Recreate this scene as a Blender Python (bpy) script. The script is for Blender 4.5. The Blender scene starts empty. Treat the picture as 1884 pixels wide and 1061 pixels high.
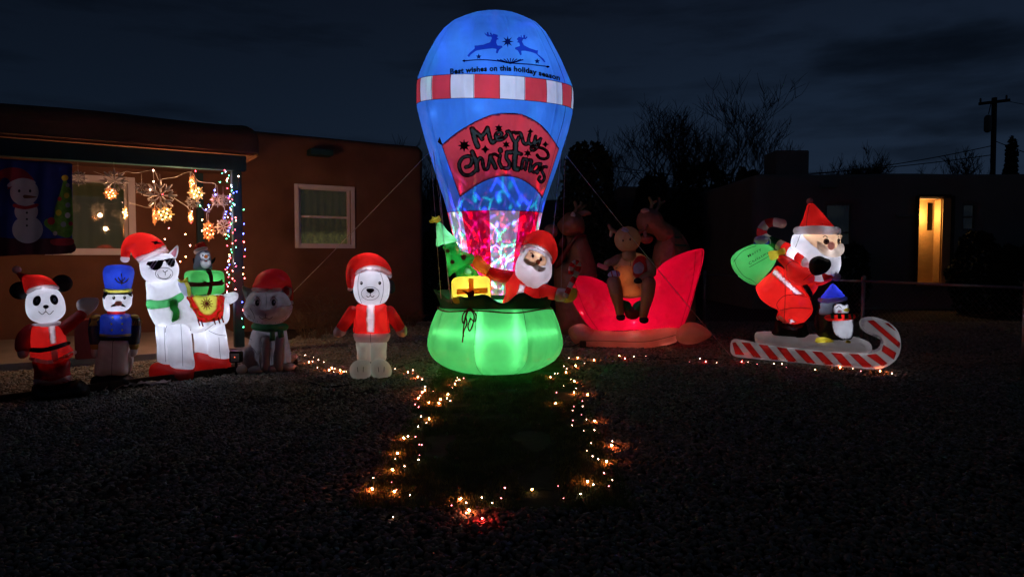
import bpy, bmesh, math, random
import numpy as np
from mathutils import Vector, Matrix, noise
from mathutils.bvhtree import BVHTree
from mathutils.geometry import delaunay_2d_cdt
random.seed(7); RNG = np.random.default_rng(7)
SC = bpy.context.scene
COL = SC.collection
R = math.radians

# ------------------------------------------------------------ camera, dusk sky, exposure
F = 1256.0; CAMH = 1.3; PITCH = R(2.69)
cam = bpy.data.cameras.new('camera'); cam.sensor_width = 36; cam.lens = 24.0; cam.clip_end = 2000; cam.clip_start = .05
camo = bpy.data.objects.new('camera', cam); COL.objects.link(camo)
camo.location = (0, 0, CAMH); camo.rotation_euler = (R(90) - PITCH, 0, 0); SC.camera = camo
W = bpy.data.worlds.new('World'); SC.world = W; W.use_nodes = True
SC.view_settings.view_transform = 'Standard'; SC.view_settings.look = 'None'
SC.view_settings.exposure = 0; SC.view_settings.gamma = 1
SC.cycles.use_denoising = True; SC.cycles.sample_clamp_indirect = 10; SC.cycles.max_bounces = 8
SC.cycles.diffuse_bounces = 4; SC.cycles.transmission_bounces = 6; SC.cycles.transparent_max_bounces = 12
SC.cycles.use_light_tree = True; SC.cycles.blur_glossy = 1.0
SC.cycles.caustics_reflective = False; SC.cycles.caustics_refractive = False

# ------------------------------------------------------------ image ray helpers
CAM = np.array([0, 0, CAMH]); FW = np.array([0, math.cos(PITCH), -math.sin(PITCH)]); UP = np.array([0, math.sin(PITCH), math.cos(PITCH)])
RT = np.array([1., 0, 0])
def rays(p):
    p = np.atleast_2d(np.asarray(p, float))
    return ((p[:, 0:1] - 942) / F) * RT + ((530.5 - p[:, 1:2]) / F) * UP + FW
def project(P):
    v = np.atleast_2d(P) - CAM; z = v @ FW
    return np.stack([942 + F * (v @ RT) / z, 530.5 - F * (v @ UP) / z], 1)
def ground(px, py, z=0.0):
    d = rays([(px, py)])[0]; t = (z - CAMH) / d[2]; return CAM + d * t
def at(px, py, Y):
    d = rays([(px, py)])[0]; return CAM + d * (Y / d[1])
def zc(ox, oy, sc):
    return lambda pts: [(ox + x / sc, oy + y / sc) + tuple(r) for (x, y, *r) in pts]

def world():
    n = W.node_tree.nodes; l = W.node_tree.links; n.clear()
    out = n.new('ShaderNodeOutputWorld'); bg = n.new('ShaderNodeBackground')
    tc = n.new('ShaderNodeTexCoord'); sep = n.new('ShaderNodeSeparateXYZ'); l.new(tc.outputs['Generated'], sep.inputs[0])
    ramp = n.new('ShaderNodeValToRGB'); l.new(sep.outputs['Z'], ramp.inputs[0])          # elevation
    e = ramp.color_ramp.elements
    e[0].position = 0.0; e[0].color = (.0105, .0168, .0290, 1)
    e[1].position = .55; e[1].color = (.0028, .0050, .0105, 1)
    k = e.new(.08); k.color = (.0100, .0180, .0345, 1)
    k = e.new(.20); k.color = (.0072, .0138, .0280, 1)
    k = e.new(.33); k.color = (.0052, .0092, .0190, 1)
    # the afterglow side (to the right) is a little lighter than the night side (to the left)
    mr = n.new('ShaderNodeMapRange'); l.new(sep.outputs['X'], mr.inputs[0])
    mr.inputs[1].default_value = -.75; mr.inputs[2].default_value = .35; mr.inputs[3].default_value = .52; mr.inputs[4].default_value = 1.12
    mul = n.new('ShaderNodeVectorMath'); mul.operation = 'SCALE'; l.new(ramp.outputs[0], mul.inputs[0]); l.new(mr.outputs[0], mul.inputs['Scale'])
    mp = n.new('ShaderNodeMapping'); l.new(tc.outputs['Generated'], mp.inputs[0]); mp.inputs['Scale'].default_value = (2.6, 2.6, 15)
    mp.inputs['Rotation'].default_value = (R(3), R(5), 0)
    no = n.new('ShaderNodeTexNoise'); l.new(mp.outputs[0], no.inputs[0]); no.inputs['Scale'].default_value = 1.3; no.inputs['Detail'].default_value = 6; no.inputs['Roughness'].default_value = .55
    cr = n.new('ShaderNodeValToRGB'); l.new(no.outputs[0], cr.inputs[0]); cr.color_ramp.elements[0].position = .5; cr.color_ramp.elements[1].position = .68
    cr.color_ramp.elements[0].color = (1, 1, 1, 1); cr.color_ramp.elements[1].color = (.56, .55, .55, 1)
    m2 = n.new('ShaderNodeVectorMath'); m2.operation = 'MULTIPLY'; l.new(mul.outputs[0], m2.inputs[0]); l.new(cr.outputs[0], m2.inputs[1])
    # two dark cloud banks low in the sky on the right
    last = m2.outputs[0]
    for (px, py, sx, sz, dk) in ((1700, 92, .17, .040, .55), (1865, 222, .09, .016, .5), (1715, 284, .05, .011, .6), (1130, 300, .22, .020, .7)):
        r = rays([(px, py)])[0]; r = r / np.linalg.norm(r)
        wn = n.new('ShaderNodeTexNoise'); wm = n.new('ShaderNodeMapping'); wm.inputs['Scale'].default_value = (1, 1, 3); l.new(tc.outputs['Generated'], wm.inputs[0]); l.new(wm.outputs[0], wn.inputs[0]); wn.inputs['Scale'].default_value = 9; wn.inputs['Detail'].default_value = 5
        off = n.new('ShaderNodeVectorMath'); off.operation = 'SUBTRACT'; l.new(tc.outputs['Generated'], off.inputs[0]); off.inputs[1].default_value = tuple(r)
        dv = n.new('ShaderNodeVectorMath'); dv.operation = 'DIVIDE'; l.new(off.outputs[0], dv.inputs[0]); dv.inputs[1].default_value = (sx, sx * 2, sz)
        ln = n.new('ShaderNodeVectorMath'); ln.operation = 'LENGTH'; l.new(dv.outputs[0], ln.inputs[0])
        ad = n.new('ShaderNodeMath'); ad.operation = 'MULTIPLY_ADD'; l.new(wn.outputs[0], ad.inputs[0]); ad.inputs[1].default_value = 3.2; l.new(ln.outputs['Value'], ad.inputs[2])
        mr2 = n.new('ShaderNodeMapRange'); mr2.interpolation_type = 'SMOOTHSTEP'; l.new(ad.outputs[0], mr2.inputs[0]); mr2.inputs[1].default_value = 1.7; mr2.inputs[2].default_value = 2.9; mr2.inputs[3].default_value = dk; mr2.inputs[4].default_value = 1
        sc2 = n.new('ShaderNodeVectorMath'); sc2.operation = 'SCALE'; l.new(last, sc2.inputs[0]); l.new(mr2.outputs[0], sc2.inputs['Scale']); last = sc2.outputs[0]
    l.new(last, bg.inputs[0]); bg.inputs[1].default_value = 1.0
    l.new(bg.outputs[0], out.inputs[0])
world()
# the sun is well below the horizon: only the faint broad afterglow of the western sky is left
sd = bpy.data.lights.new('afterglow', 'SUN'); sd.energy = .006; sd.angle = R(60); sd.color = (.75, .85, 1)
so = bpy.data.objects.new('afterglow', sd); so.rotation_euler = (R(50), 0, R(60)); COL.objects.link(so)

# ------------------------------------------------------------ materials
MATS = {}
def newmat(name):
    m = bpy.data.materials.new(name); m.use_nodes = True; m.node_tree.nodes.clear(); MATS[name] = m
    return m, m.node_tree.nodes, m.node_tree.links
def nz(n, l, scale, detail=3, coord='Object', stretch=None, rough=.5):
    tc = n.new('ShaderNodeTexCoord'); t = n.new('ShaderNodeTexNoise')
    src = tc.outputs[coord]
    if stretch:
        mp = n.new('ShaderNodeMapping'); l.new(src, mp.inputs[0]); mp.inputs['Scale'].default_value = stretch; src = mp.outputs[0]
    l.new(src, t.inputs[0]); t.inputs['Scale'].default_value = scale; t.inputs['Detail'].default_value = detail; t.inputs['Roughness'].default_value = rough
    return t
def fab(name, col, trans=.5, tcol=None, gloss=.04):
    """nylon of a blow-up figure: part of the light of the lamp inside comes through"""
    m, n, l = newmat(name)
    o = n.new('ShaderNodeOutputMaterial')
    df = n.new('ShaderNodeBsdfDiffuse'); tr = n.new('ShaderNodeBsdfTranslucent'); gl = n.new('ShaderNodeBsdfGlossy')
    t1 = nz(n, l, 4.5, 4); hs = n.new('ShaderNodeMapRange'); l.new(t1.outputs[0], hs.inputs[0])
    hs.inputs[1].default_value = .3; hs.inputs[2].default_value = .7; hs.inputs[3].default_value = .88; hs.inputs[4].default_value = 1.06
    for b, c in ((df, col), (tr, tcol or col)):
        sc = n.new('ShaderNodeVectorMath'); sc.operation = 'SCALE'; sc.inputs[0].default_value = c; l.new(hs.outputs[0], sc.inputs['Scale']); l.new(sc.outputs[0], b.inputs[0])
    gl.inputs[0].default_value = (.9, .9, .9, 1); gl.inputs['Roughness'].default_value = .42
    w = nz(n, l, 6, 2, stretch=(1.1, 1.1, .5), rough=.4); w2 = nz(n, l, 2.4, 3)
    bu = n.new('ShaderNodeBump'); bu.inputs['Strength'].default_value = .6; bu.inputs['Distance'].default_value = .06; l.new(w.outputs[0], bu.inputs['Height'])
    b2 = n.new('ShaderNodeBump'); b2.inputs['Strength'].default_value = .28; b2.inputs['Distance'].default_value = .12; l.new(w2.outputs[0], b2.inputs['Height']); l.new(bu.outputs[0], b2.inputs['Normal'])
    for b in (df, tr, gl): l.new(b2.outputs[0], b.inputs['Normal'])
    mx = n.new('ShaderNodeMixShader'); mx.inputs[0].default_value = trans; l.new(df.outputs[0], mx.inputs[1]); l.new(tr.outputs[0], mx.inputs[2])
    mg = n.new('ShaderNodeMixShader'); mg.inputs[0].default_value = gloss; l.new(mx.outputs[0], mg.inputs[1]); l.new(gl.outputs[0], mg.inputs[2])
    l.new(mg.outputs[0], o.inputs[0]); return m
def ink(name, col):
    """thin see-through print film on lit fabric"""
    m, n, l = newmat(name); o = n.new('ShaderNodeOutputMaterial'); t = n.new('ShaderNodeBsdfTransparent'); t.inputs[0].default_value = (*col, 1)
    l.new(t.outputs[0], o.inputs[0]); return m
def plain(name, col, rough=.7, var=.25, scale=8, bump=.3, bdist=.01, metal=0, col2=None, spec=.3, stretch=None):
    m, n, l = newmat(name); o = n.new('ShaderNodeOutputMaterial'); p = n.new('ShaderNodeBsdfPrincipled')
    t = nz(n, l, scale, 6, stretch=stretch); r = n.new('ShaderNodeValToRGB'); l.new(t.outputs[0], r.inputs[0])
    r.color_ramp.elements[0].position = .3; r.color_ramp.elements[1].position = .72
    c2 = col2 or tuple(c * (1 - var) for c in col)
    r.color_ramp.elements[0].color = (*c2, 1); r.color_ramp.elements[1].color = (*col, 1)
    l.new(r.outputs[0], p.inputs['Base Color']); p.inputs['Roughness'].default_value = rough; p.inputs['Metallic'].default_value = metal
    p.inputs['Specular IOR Level'].default_value = spec
    t2 = nz(n, l, scale * 4, 5, stretch=stretch); bu = n.new('ShaderNodeBump'); bu.inputs['Strength'].default_value = bump; bu.inputs['Distance'].default_value = bdist
    l.new(t2.outputs[0], bu.inputs['Height']); l.new(bu.outputs[0], p.inputs['Normal']); l.new(p.outputs[0], o.inputs[0]); return m
def emit(name, col, s):
    m, n, l = newmat(name); o = n.new('ShaderNodeOutputMaterial'); e = n.new('ShaderNodeEmission'); e.inputs[0].default_value = (*col, 1); e.inputs[1].default_value = s
    l.new(e.outputs[0], o.inputs[0]); return m
def glassmat(name, col=(.02, .025, .03)):
    m, n, l = newmat(name); o = n.new('ShaderNodeOutputMaterial'); g = n.new('ShaderNodeBsdfGlossy'); t = n.new('ShaderNodeBsdfTransparent'); g.inputs['Roughness'].default_value = .03
    t.inputs[0].default_value = (.85, .88, .86, 1); mx = n.new('ShaderNodeMixShader'); mx.inputs[0].default_value = .12
    l.new(t.outputs[0], mx.inputs[1]); l.new(g.outputs[0], mx.inputs[2]); l.new(mx.outputs[0], o.inputs[0]); return m

fab('white', (.80, .80, .84)); fab('red', (.62, .015, .012), .5, (.80, .02, .015)); fab('blue', (.04, .16, .55), .5, (.06, .25, .82))
fab('green', (.08, .45, .12), .5, (.11, .62, .19)); fab('dark_green', (.015, .19, .06), .3); fab('lit_leaf_green', (.3, .75, .45)); fab('leaf_green', (.015, .30, .05), .5)
fab('yellow', (.75, .62, .08), .5, (.95, .85, .12)); fab('orange', (.75, .22, .03)); fab('skin', (.85, .55, .32)); fab('black', (.008, .008, .009), .05, gloss=.03)
fab('navy', (.012, .03, .22), .5, (.02, .05, .45)); fab('pink', (.75, .3, .38)); fab('gold', (.45, .30, .04), .3); fab('maroon', (.16, .012, .012), .3)
fab('lilac', (.6, .55, .8)); fab('cat_grey', (.27, .25, .28), .38); fab('cat_white', (.55, .51, .54), .38); fab('tan', (.72, .62, .54), .45); fab('brown', (.40, .21, .12), .35)
fab('deer_orange', (.55, .2, .07), .45); fab('moustache', (.42, .38, .33), .3); fab('slate', (.035, .05, .045), .6); fab('dimmed_white', (.70, .66, .64), .35); fab('dimmed_red', (.45, .015, .02), .4)  # last two: white and red copies darkened for parts with little lamp light
fab('hot_red', (.60, .006, .03), .55, (.82, .004, .055)); fab('blue_hat', (.05, .06, .55), .5, (.06, .09, .9)); fab('smoke', (.10, .11, .14), .4); fab('dark_blue', (.012, .018, .05), .3)
fab('panel_red', (.62, .03, .05), .5, (.80, .06, .08)); fab('panel_white', (.78, .78, .84)); fab('peach', (.82, .42, .34), .5); fab('scarf_tan', (.25, .2, .08), .3)
ink('ink_blue', (.16, .16, .50)); ink('ink_dark', (.03, .04, .12)); ink('ink_red', (.75, .03, .03)); ink('ink_grey', (.5, .5, .5)); ink('ink_pink', (1, .45, .5)); ink('ink_seam', (.10, .10, .13)); ink('ink_olive', (.12, .18, .16))
plain('thread', (.02, .02, .02)); plain('print_black', (.012, .014, .014), var=.1); plain('print_slate', (.035, .05, .045), var=.3); plain('print_white', (.7, .7, .75), var=.1)
plain('print_yellow', (.7, .55, .05)); plain('print_brown', (.14, .05, .02)); plain('print_red', (.5, .02, .02)); plain('rope', (.55, .52, .48)); plain('cord_red', (.22, .02, .015))
plain('wire_green', (.02, .04, .02)); plain('wire_white', (.6, .55, .5)); plain('plastic_black', (.012, .012, .012), rough=.4)

# ------------------------------------------------------------ parts (built lazily so that patches can cut their body)
PARTS = []; ORG = {}
class Part:
    def __init__(s, name, v, f, mat, parent, kind=None, smooth=True, label=None):
        s.name = name; s.v = np.asarray(v, float); s.f = [tuple(int(i) for i in q) for q in f]; s.mat = mat; s.parent = parent; s.kind = kind; s.smooth = smooth; s.label = label
        s._bvh = None; s.obj = None; s.extra = {}; PARTS.append(s)
    def bvh(s):
        if s._bvh is None: s._bvh = BVHTree.FromPolygons([tuple(p) for p in s.v], s.f)
        return s._bvh
    def origin(s):
        p = s.parent
        while isinstance(p, Part): p = p.parent
        return ORG.get(p.name, np.zeros(3)) if p is not None else s.extra.get('org', np.zeros(3))
def finalize():
    for s in PARTS:
        if len(s.f) == 0: continue
        me = bpy.data.meshes.new(s.name); org = s.origin()
        used = sorted({i for q in s.f for i in q}); mp = {i: k for k, i in enumerate(used)}
        me.from_pydata([tuple(p) for p in (s.v[used] - org)], [], [tuple(mp[i] for i in q) for q in s.f])
        if len(s.f) < 200000 and s.kind != 'stuff':
            bm = bmesh.new(); bm.from_mesh(me); bmesh.ops.recalc_face_normals(bm, faces=bm.faces); bm.to_mesh(me); bm.free()
        if s.smooth: me.shade_smooth()
        me.materials.append(MATS[s.mat]); o = bpy.data.objects.new(s.name, me); COL.objects.link(o); s.obj = o
        if isinstance(s.parent, Part): o.parent = s.parent.obj
        elif s.parent is not None: o.parent = s.parent
        else: o.location = org
        if s.kind: o['kind'] = s.kind
        if s.label: o['label'] = s.label
        for k in ('category', 'group'):
            if k in s.extra: o[k] = s.extra[k]
def thing(name, label, cat, loc, group=None):
    o = bpy.data.objects.new(name, None); o.empty_display_size = .1; COL.objects.link(o); o.location = tuple(loc); ORG[o.name] = np.asarray(loc, float)
    o['label'] = label; o['category'] = cat
    if group: o['group'] = group
    return o
class Fig:
    """a vertical working plane through a point of the ground; outlines are laid out on it, depth goes along its normal"""
    def __init__(s, px0, Y0, yaw=0, normal=None, name=None, label=None, cat=None, group=None, root=None):
        d = rays([(px0, 471)])[0]; s.C = np.array([d[0] / d[1] * Y0, Y0, 0.])
        n = -s.C / np.linalg.norm(s.C) if normal is None else np.array([*normal, 0.]) / np.linalg.norm(normal)
        a = R(yaw); s.n = np.array([n[0] * math.cos(a) - n[1] * math.sin(a), n[0] * math.sin(a) + n[1] * math.cos(a), 0])
        s.u = np.array([-s.n[1], s.n[0], 0]); s.up = np.array([0, 0, 1.]); s.s = Y0 / F
        s.root = root if root is not None else (thing(name, label, cat, s.C, group) if name else None)
    def pt(s, p, d=0):
        r = rays(np.asarray(p, float)[..., :2]); t = ((s.C - CAM) @ s.n) / (r @ s.n)
        return CAM + r * t[:, None] + np.outer(np.broadcast_to(np.asarray(d, float), (len(r),)), s.n) * s.s
    def loc(s, px, py, d, abc):
        return s.pt([(px, py)], d)[0] + (np.asarray(abc) @ np.stack([s.u, s.up, s.n])) * s.s

def smooth_poly(pts, n=6, closed=True):
    P = np.asarray([p[:2] for p in pts], float); N = len(P); out = []
    rng = range(N) if closed else range(N - 1)
    for i in rng:
        g = (lambda k: P[k % N]) if closed else (lambda k: P[min(max(k, 0), N - 1)])
        a, b, c, d = g(i - 1), g(i), g(i + 1), g(i + 2)
        for t in np.arange(n) / n:
            out.append(.5 * (2 * b + (c - a) * t + (2 * a - 5 * b + 4 * c - d) * t * t + (3 * b - a - 3 * c + d) * t ** 3))
    if not closed: out.append(P[-1])
    return np.array(out)
def resample(P, step, closed=True):
    Q = np.vstack([P, P[:1]]) if closed else P
    L = np.r_[0, np.cumsum(np.linalg.norm(np.diff(Q, axis=0), axis=1))]
    m = max(int(round(L[-1] / step)), 3 if not closed else 8)
    t = np.linspace(0, L[-1], m + 1)
    o = np.stack([np.interp(t, L, Q[:, k]) for k in range(Q.shape[1])], 1)
    return o[:-1] if closed else o
def inside(P, poly):
    x, y = P[:, 0], P[:, 1]; r = np.zeros(len(P), bool); a = poly; b = np.roll(poly, -1, 0)
    for (x0, y0), (x1, y1) in zip(a, b):
        if y0 == y1: continue
        c = ((y0 > y) != (y1 > y)) & (x < (x1 - x0) * (y - y0) / (y1 - y0) + x0); r ^= c
    return r
def edist(P, poly):
    a = poly; b = np.roll(poly, -1, 0); ab = b - a; L2 = (ab ** 2).sum(1) + 1e-9
    out = np.full(len(P), 1e9)
    for i in range(0, len(P), 4000):
        q = P[i:i + 4000, None, :] - a[None]; t = np.clip((q * ab).sum(2) / L2, 0, 1)
        out[i:i + 4000] = np.sqrt(((q - t[..., None] * ab) ** 2).sum(2).min(1))
    return out
def tess(poly, g):
    lo = poly.min(0); hi = poly.max(0); pts = []
    rows = int((hi[1] - lo[1]) / (g * .87)) + 2
    for j in range(rows):
        xs = np.arange(lo[0] + (g / 2 if j % 2 else 0), hi[0], g); pts.append(np.stack([xs, np.full(len(xs), lo[1] + j * g * .87)], 1))
    P = np.vstack(pts) if pts else np.zeros((0, 2))
    if len(P): P = P[inside(P, poly)]
    if len(P): P = P[edist(P, poly) > g * .55]
    A = np.vstack([poly, P]); n = len(poly)
    v, e, f, ov, oe, of = delaunay_2d_cdt([Vector(p) for p in A], [], [list(range(n))], 1, 1e-4)
    V = np.array([tuple(q) for q in v]); f = [tuple(q) for q in f]
    onb = edist(V, poly) < 1e-3
    return V, f, onb
def puff(fig, pts, thick, name, mat, parent=None, R0=None, g=3.2, sm=True, d=0, bumps=(), label=None, dmap=None):
    poly = resample(smooth_poly(pts) if sm else np.asarray([p[:2] for p in pts], float), g)
    V, f, onb = tess(poly, g); e = edist(V, poly); Rr = R0 or max(e.max() * 1.02, 1); q = np.clip(e / Rr, 0, 1)
    h = thick * np.sqrt(np.clip(1 - (1 - q) ** 2, 0, 1))
    nb = [set() for _ in V]
    for a in f:
        for i in range(len(a)): nb[a[i]].add(a[i - 1]); nb[a[i - 1]].add(a[i])
    idx = [np.fromiter(x, int) if x else np.array([0]) for x in nb]
    for _ in range(3):
        h = np.where(onb, 0, .5 * h + .5 * np.array([h[i].mean() for i in idx]))
    # puckers that run in from the sewn edge
    ph = np.array([noise.noise((x * .16, y * .16, thick)) for x, y in V]); h = h * (1 + .10 * ph * (1 - .6 * q))
    hf = h.copy()
    for (bx, by, rx, ry, bh) in bumps: hf += bh * np.exp(-(((V[:, 0] - bx) / rx) ** 2 + ((V[:, 1] - by) / ry) ** 2)) * np.clip(e / 4, 0, 1)
    dd = d + (np.array([dmap(x, y) for x, y in V]) if dmap else 0)
    A = fig.pt(V, dd + hf); B = fig.pt(V, dd - h); n = len(V); mp = np.where(onb, np.arange(n), np.arange(n) + n)
    F2 = list(f) + [tuple(mp[i] for i in reversed(q)) for q in f]
    return Part(name, np.vstack([A, B]), F2, mat, parent if parent is not None else fig.root, label=label)
def onto(P, bodies, off, guess=8.):
    """lay points on the front of the bodies as seen along the image rays"""
    bodies = bodies if isinstance(bodies, (list, tuple)) else [bodies]
    r = rays(P); r /= np.linalg.norm(r, axis=1)[:, None]; out = np.zeros((len(P), 3)); c = bodies[0].v.mean(0); dist = np.linalg.norm(c - CAM)
    bad = []
    for i, d in enumerate(r):
        best = None
        for b in bodies:
            h = b.bvh().ray_cast(Vector(CAM), Vector(d))
            if h[0] is not None and (best is None or h[3] < best): best = h[3]
        if best is None: bad.append(i)
        else: out[i] = CAM + d * (best - off)
    ok = np.setdiff1d(np.arange(len(P)), bad)
    for i in bad:
        if len(ok):
            j = ok[np.argmin(((P[ok] - P[i]) ** 2).sum(1))]; out[i] = CAM + r[i] * np.linalg.norm(out[j] - CAM)
        else: out[i] = CAM + r[i] * dist
    return out
def patch(pts, body, name, mat, off=.004, cut=False, sm=True, g=3.0, parent=None, label=None):
    poly = resample(smooth_poly(pts) if sm else np.asarray([p[:2] for p in pts], float), g)
    V, f, onb = tess(poly, g); P3 = onto(V, body, off)
    b0 = body[0] if isinstance(body, (list, tuple)) else body
    if cut:
        for b in (body if isinstance(body, (list, tuple)) else [body]):
            pv = project(b.v); ins = inside(pv, poly) & (edist(pv, poly) > .7); keep = []; tree = b.bvh()
            for q in b.f:
                if all(ins[i] for i in q):
                    c = b.v[list(q)].mean(0); d = c - CAM; L = np.linalg.norm(d); h = tree.ray_cast(Vector(CAM), Vector(d / L))
                    if h[0] is not None and abs(h[3] - L) < .02: continue
                keep.append(q)
            b.f = keep
    p = Part(name, P3, f, mat, parent if parent is not None else b0, label=label); return p
def circle(cx, cy, rx, ry=None, rot=0, n=24):
    ry = rx if ry is None else ry; a = R(rot)
    return [(cx + rx * math.cos(t) * math.cos(a) - ry * math.sin(t) * math.sin(a), cy + rx * math.cos(t) * math.sin(a) + ry * math.sin(t) * math.cos(a)) for t in np.linspace(0, 2 * math.pi, n, endpoint=False)]
def spot(cx, cy, rx, ry, body, name, mat, rot=0, **k): return patch(circle(cx, cy, rx, ry, rot), body, name, mat, g=max(rx / 3, .8), **k)
def stroke(lines, w, body, name, mat, off=.006, sm=True, parent=None, step=1.2, taper=False, label=None):
    V2 = []; Fs = []
    for ln in lines:
        P = resample(smooth_poly(ln, closed=False) if sm and len(ln) > 2 else np.asarray([p[:2] for p in ln], float), step, closed=False)
        T = np.gradient(P, axis=0); T /= (np.linalg.norm(T, axis=1)[:, None] + 1e-9); N = np.stack([-T[:, 1], T[:, 0]], 1)
        ww = np.full(len(P), w / 2.)
        if taper: ww *= np.sin(np.linspace(.12, math.pi - .12, len(P))) ** .5
        b = len(V2); n = len(P)
        V2 += list(P + N * ww[:, None]) + list(P - N * ww[:, None])
        Fs += [(b + i, b + i + 1, b + n + i + 1, b + n + i) for i in range(n - 1)]
        if not taper and w > 2:
            for e, s in ((0, -1), (n - 1, 1)):
                c = len(V2); a0 = math.atan2(N[e][1], N[e][0]); V2.append(P[e]); m = 6
                for k in range(m + 1):
                    a = a0 - s * math.pi * k / m; V2.append(P[e] + w / 2 * np.array([math.cos(a), math.sin(a)]))
                Fs += [(c, c + 1 + k, c + 2 + k) for k in range(m)]
    b0 = body[0] if isinstance(body, (list, tuple)) else body
    return Part(name, onto(np.array(V2), body, off), Fs, mat, parent if parent is not None else b0, label=label)
def seams(lines, body, w=.9, mat='ink_seam', name='seam'):
    for ln in lines: p = stroke([ln], w, body, name, mat, off=.003)
    return p
def text_on(txt, mapf, body, name, mat, off=.007, bold=.02, spacing=1.0, parent=None):
    cu = bpy.data.curves.new('t', 'FONT'); cu.body = txt; cu.offset = bold; cu.space_character = spacing; cu.resolution_u = 3; ob = bpy.data.objects.new('t', cu)
    me = bpy.data.meshes.new_from_object(ob); V = np.array([v.co[:2] for v in me.vertices]); f = [tuple(p.vertices) for p in me.polygons]
    bpy.data.objects.remove(ob); bpy.data.curves.remove(cu); bpy.data.meshes.remove(me)
    w = V[:, 0].max(); P = np.array([mapf(x / w, y) for x, y in V])
    return Part(name, onto(P, body, off), f, mat, parent if parent is not None else body)
def ball(fig, px, py, d, rx, ry, rd, name, mat, parent=None, rot=0, yaw=0, e=2., n=28, label=None):
    V = []; Fs = []; m = n // 2; sp = lambda x: math.copysign(abs(x) ** (2 / e), x)
    for j in range(m + 1):
        ph = math.pi * j / m - math.pi / 2
        for i in range(n):
            th = 2 * math.pi * i / n; V.append((rx * sp(math.cos(ph)) * sp(math.cos(th)), ry * sp(math.sin(ph)), rd * sp(math.cos(ph)) * sp(math.sin(th))))
    for j in range(m):
        for i in range(n): a = j * n + i; b = j * n + (i + 1) % n; Fs.append((a, b, b + n, a + n))
    V = np.array(V); cy, sy = math.cos(R(yaw)), math.sin(R(yaw)); V = np.stack([V[:, 0] * cy + V[:, 2] * sy, V[:, 1], -V[:, 0] * sy + V[:, 2] * cy], 1)
    c, s_ = math.cos(R(rot)), math.sin(R(rot)); V = np.stack([V[:, 0] * c + V[:, 1] * s_, -V[:, 0] * s_ + V[:, 1] * c, V[:, 2]], 1)
    return Part(name, fig.pt([(px, py)], d)[0] + (V @ np.stack([fig.u, fig.up, fig.n])) * fig.s, Fs, mat, parent if parent is not None else fig.root, label=label)
def tube3(P, rad, ns=10, cap=True):
    """swept tube through world points; rad may vary; rounded ends"""
    P = np.asarray(P, float); n = len(P); rad = np.broadcast_to(np.asarray(rad, float), (n,)).copy()
    T = np.gradient(P, axis=0); T /= np.linalg.norm(T, axis=1)[:, None] + 1e-12
    if cap:
        a, b = [], []
        for k in (0., .35, .7, .93): a.append((P[0] - T[0] * rad[0] * math.sqrt(max(1 - k * k, 0)), rad[0] * k if k else rad[0] * .02, T[0])); b.append((P[-1] + T[-1] * rad[-1] * math.sqrt(max(1 - k * k, 0)), rad[-1] * k if k else rad[-1] * .02, T[-1]))
        P = np.vstack([[q[0] for q in a], P, [q[0] for q in b[::-1]]]); rad = np.r_[[q[1] for q in a], rad, [q[1] for q in b[::-1]]]; T = np.vstack([[q[2] for q in a], T, [q[2] for q in b[::-1]]])
    n = len(P); ref = np.array([.13, .2, 1.]); ref = ref if abs(T[0] @ ref) < .9 else np.array([1., .1, 0]); N = np.cross(T[0], ref); N /= np.linalg.norm(N); V = []
    for i in range(n):
        N = N - T[i] * (N @ T[i]); N /= np.linalg.norm(N) + 1e-12; B = np.cross(T[i], N)
        for k in range(ns): a = 2 * math.pi * k / ns; V.append(P[i] + rad[i] * (math.cos(a) * N + math.sin(a) * B))
    Fs = [(i * ns + k, i * ns + (k + 1) % ns, (i + 1) * ns + (k + 1) % ns, (i + 1) * ns + k) for i in range(n - 1) for k in range(ns)]
    Fs += [tuple(range(ns)), tuple((n - 1) * ns + k for k in reversed(range(ns)))]
    return np.array(V), Fs
def sweep(fig, path, name, mat, parent=None, ns=18, label=None, n=5):
    """path: (px, py, d, r) in image units"""
    A = np.array([(p[0], p[1]) for p in path], float); P2 = smooth_poly(A, n, closed=False); t = np.linspace(0, len(path) - 1, len(P2)); k = np.arange(len(path))
    dd = np.interp(t, k, [p[2] for p in path]); rr = np.interp(t, k, [p[3] for p in path])
    P = fig.pt(P2, dd); v, f = tube3(P, rr * fig.s, ns); return Part(name, v, f, mat, parent if parent is not None else fig.root, label=label)
def line3(pts, r, name, mat, parent, ns=5, kind=None): v, f = tube3(pts, r, ns, cap=False); return Part(name, v, f, mat, parent, kind=kind)
def lamp(fig, px, py, d, power, col=(.82, .87, 1), rad=.03):
    L = bpy.data.lights.new('led_or_fill_lamp', 'POINT'); L.energy = power * .60; L.color = col; L.shadow_soft_size = rad; o = bpy.data.objects.new('led_or_fill_lamp', L); COL.objects.link(o)
    p = fig.pt([(px, py)], d)[0]
    if fig.root is not None: o.parent = fig.root; p = p - ORG[fig.root.name]
    o.location = tuple(p); return o
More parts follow.
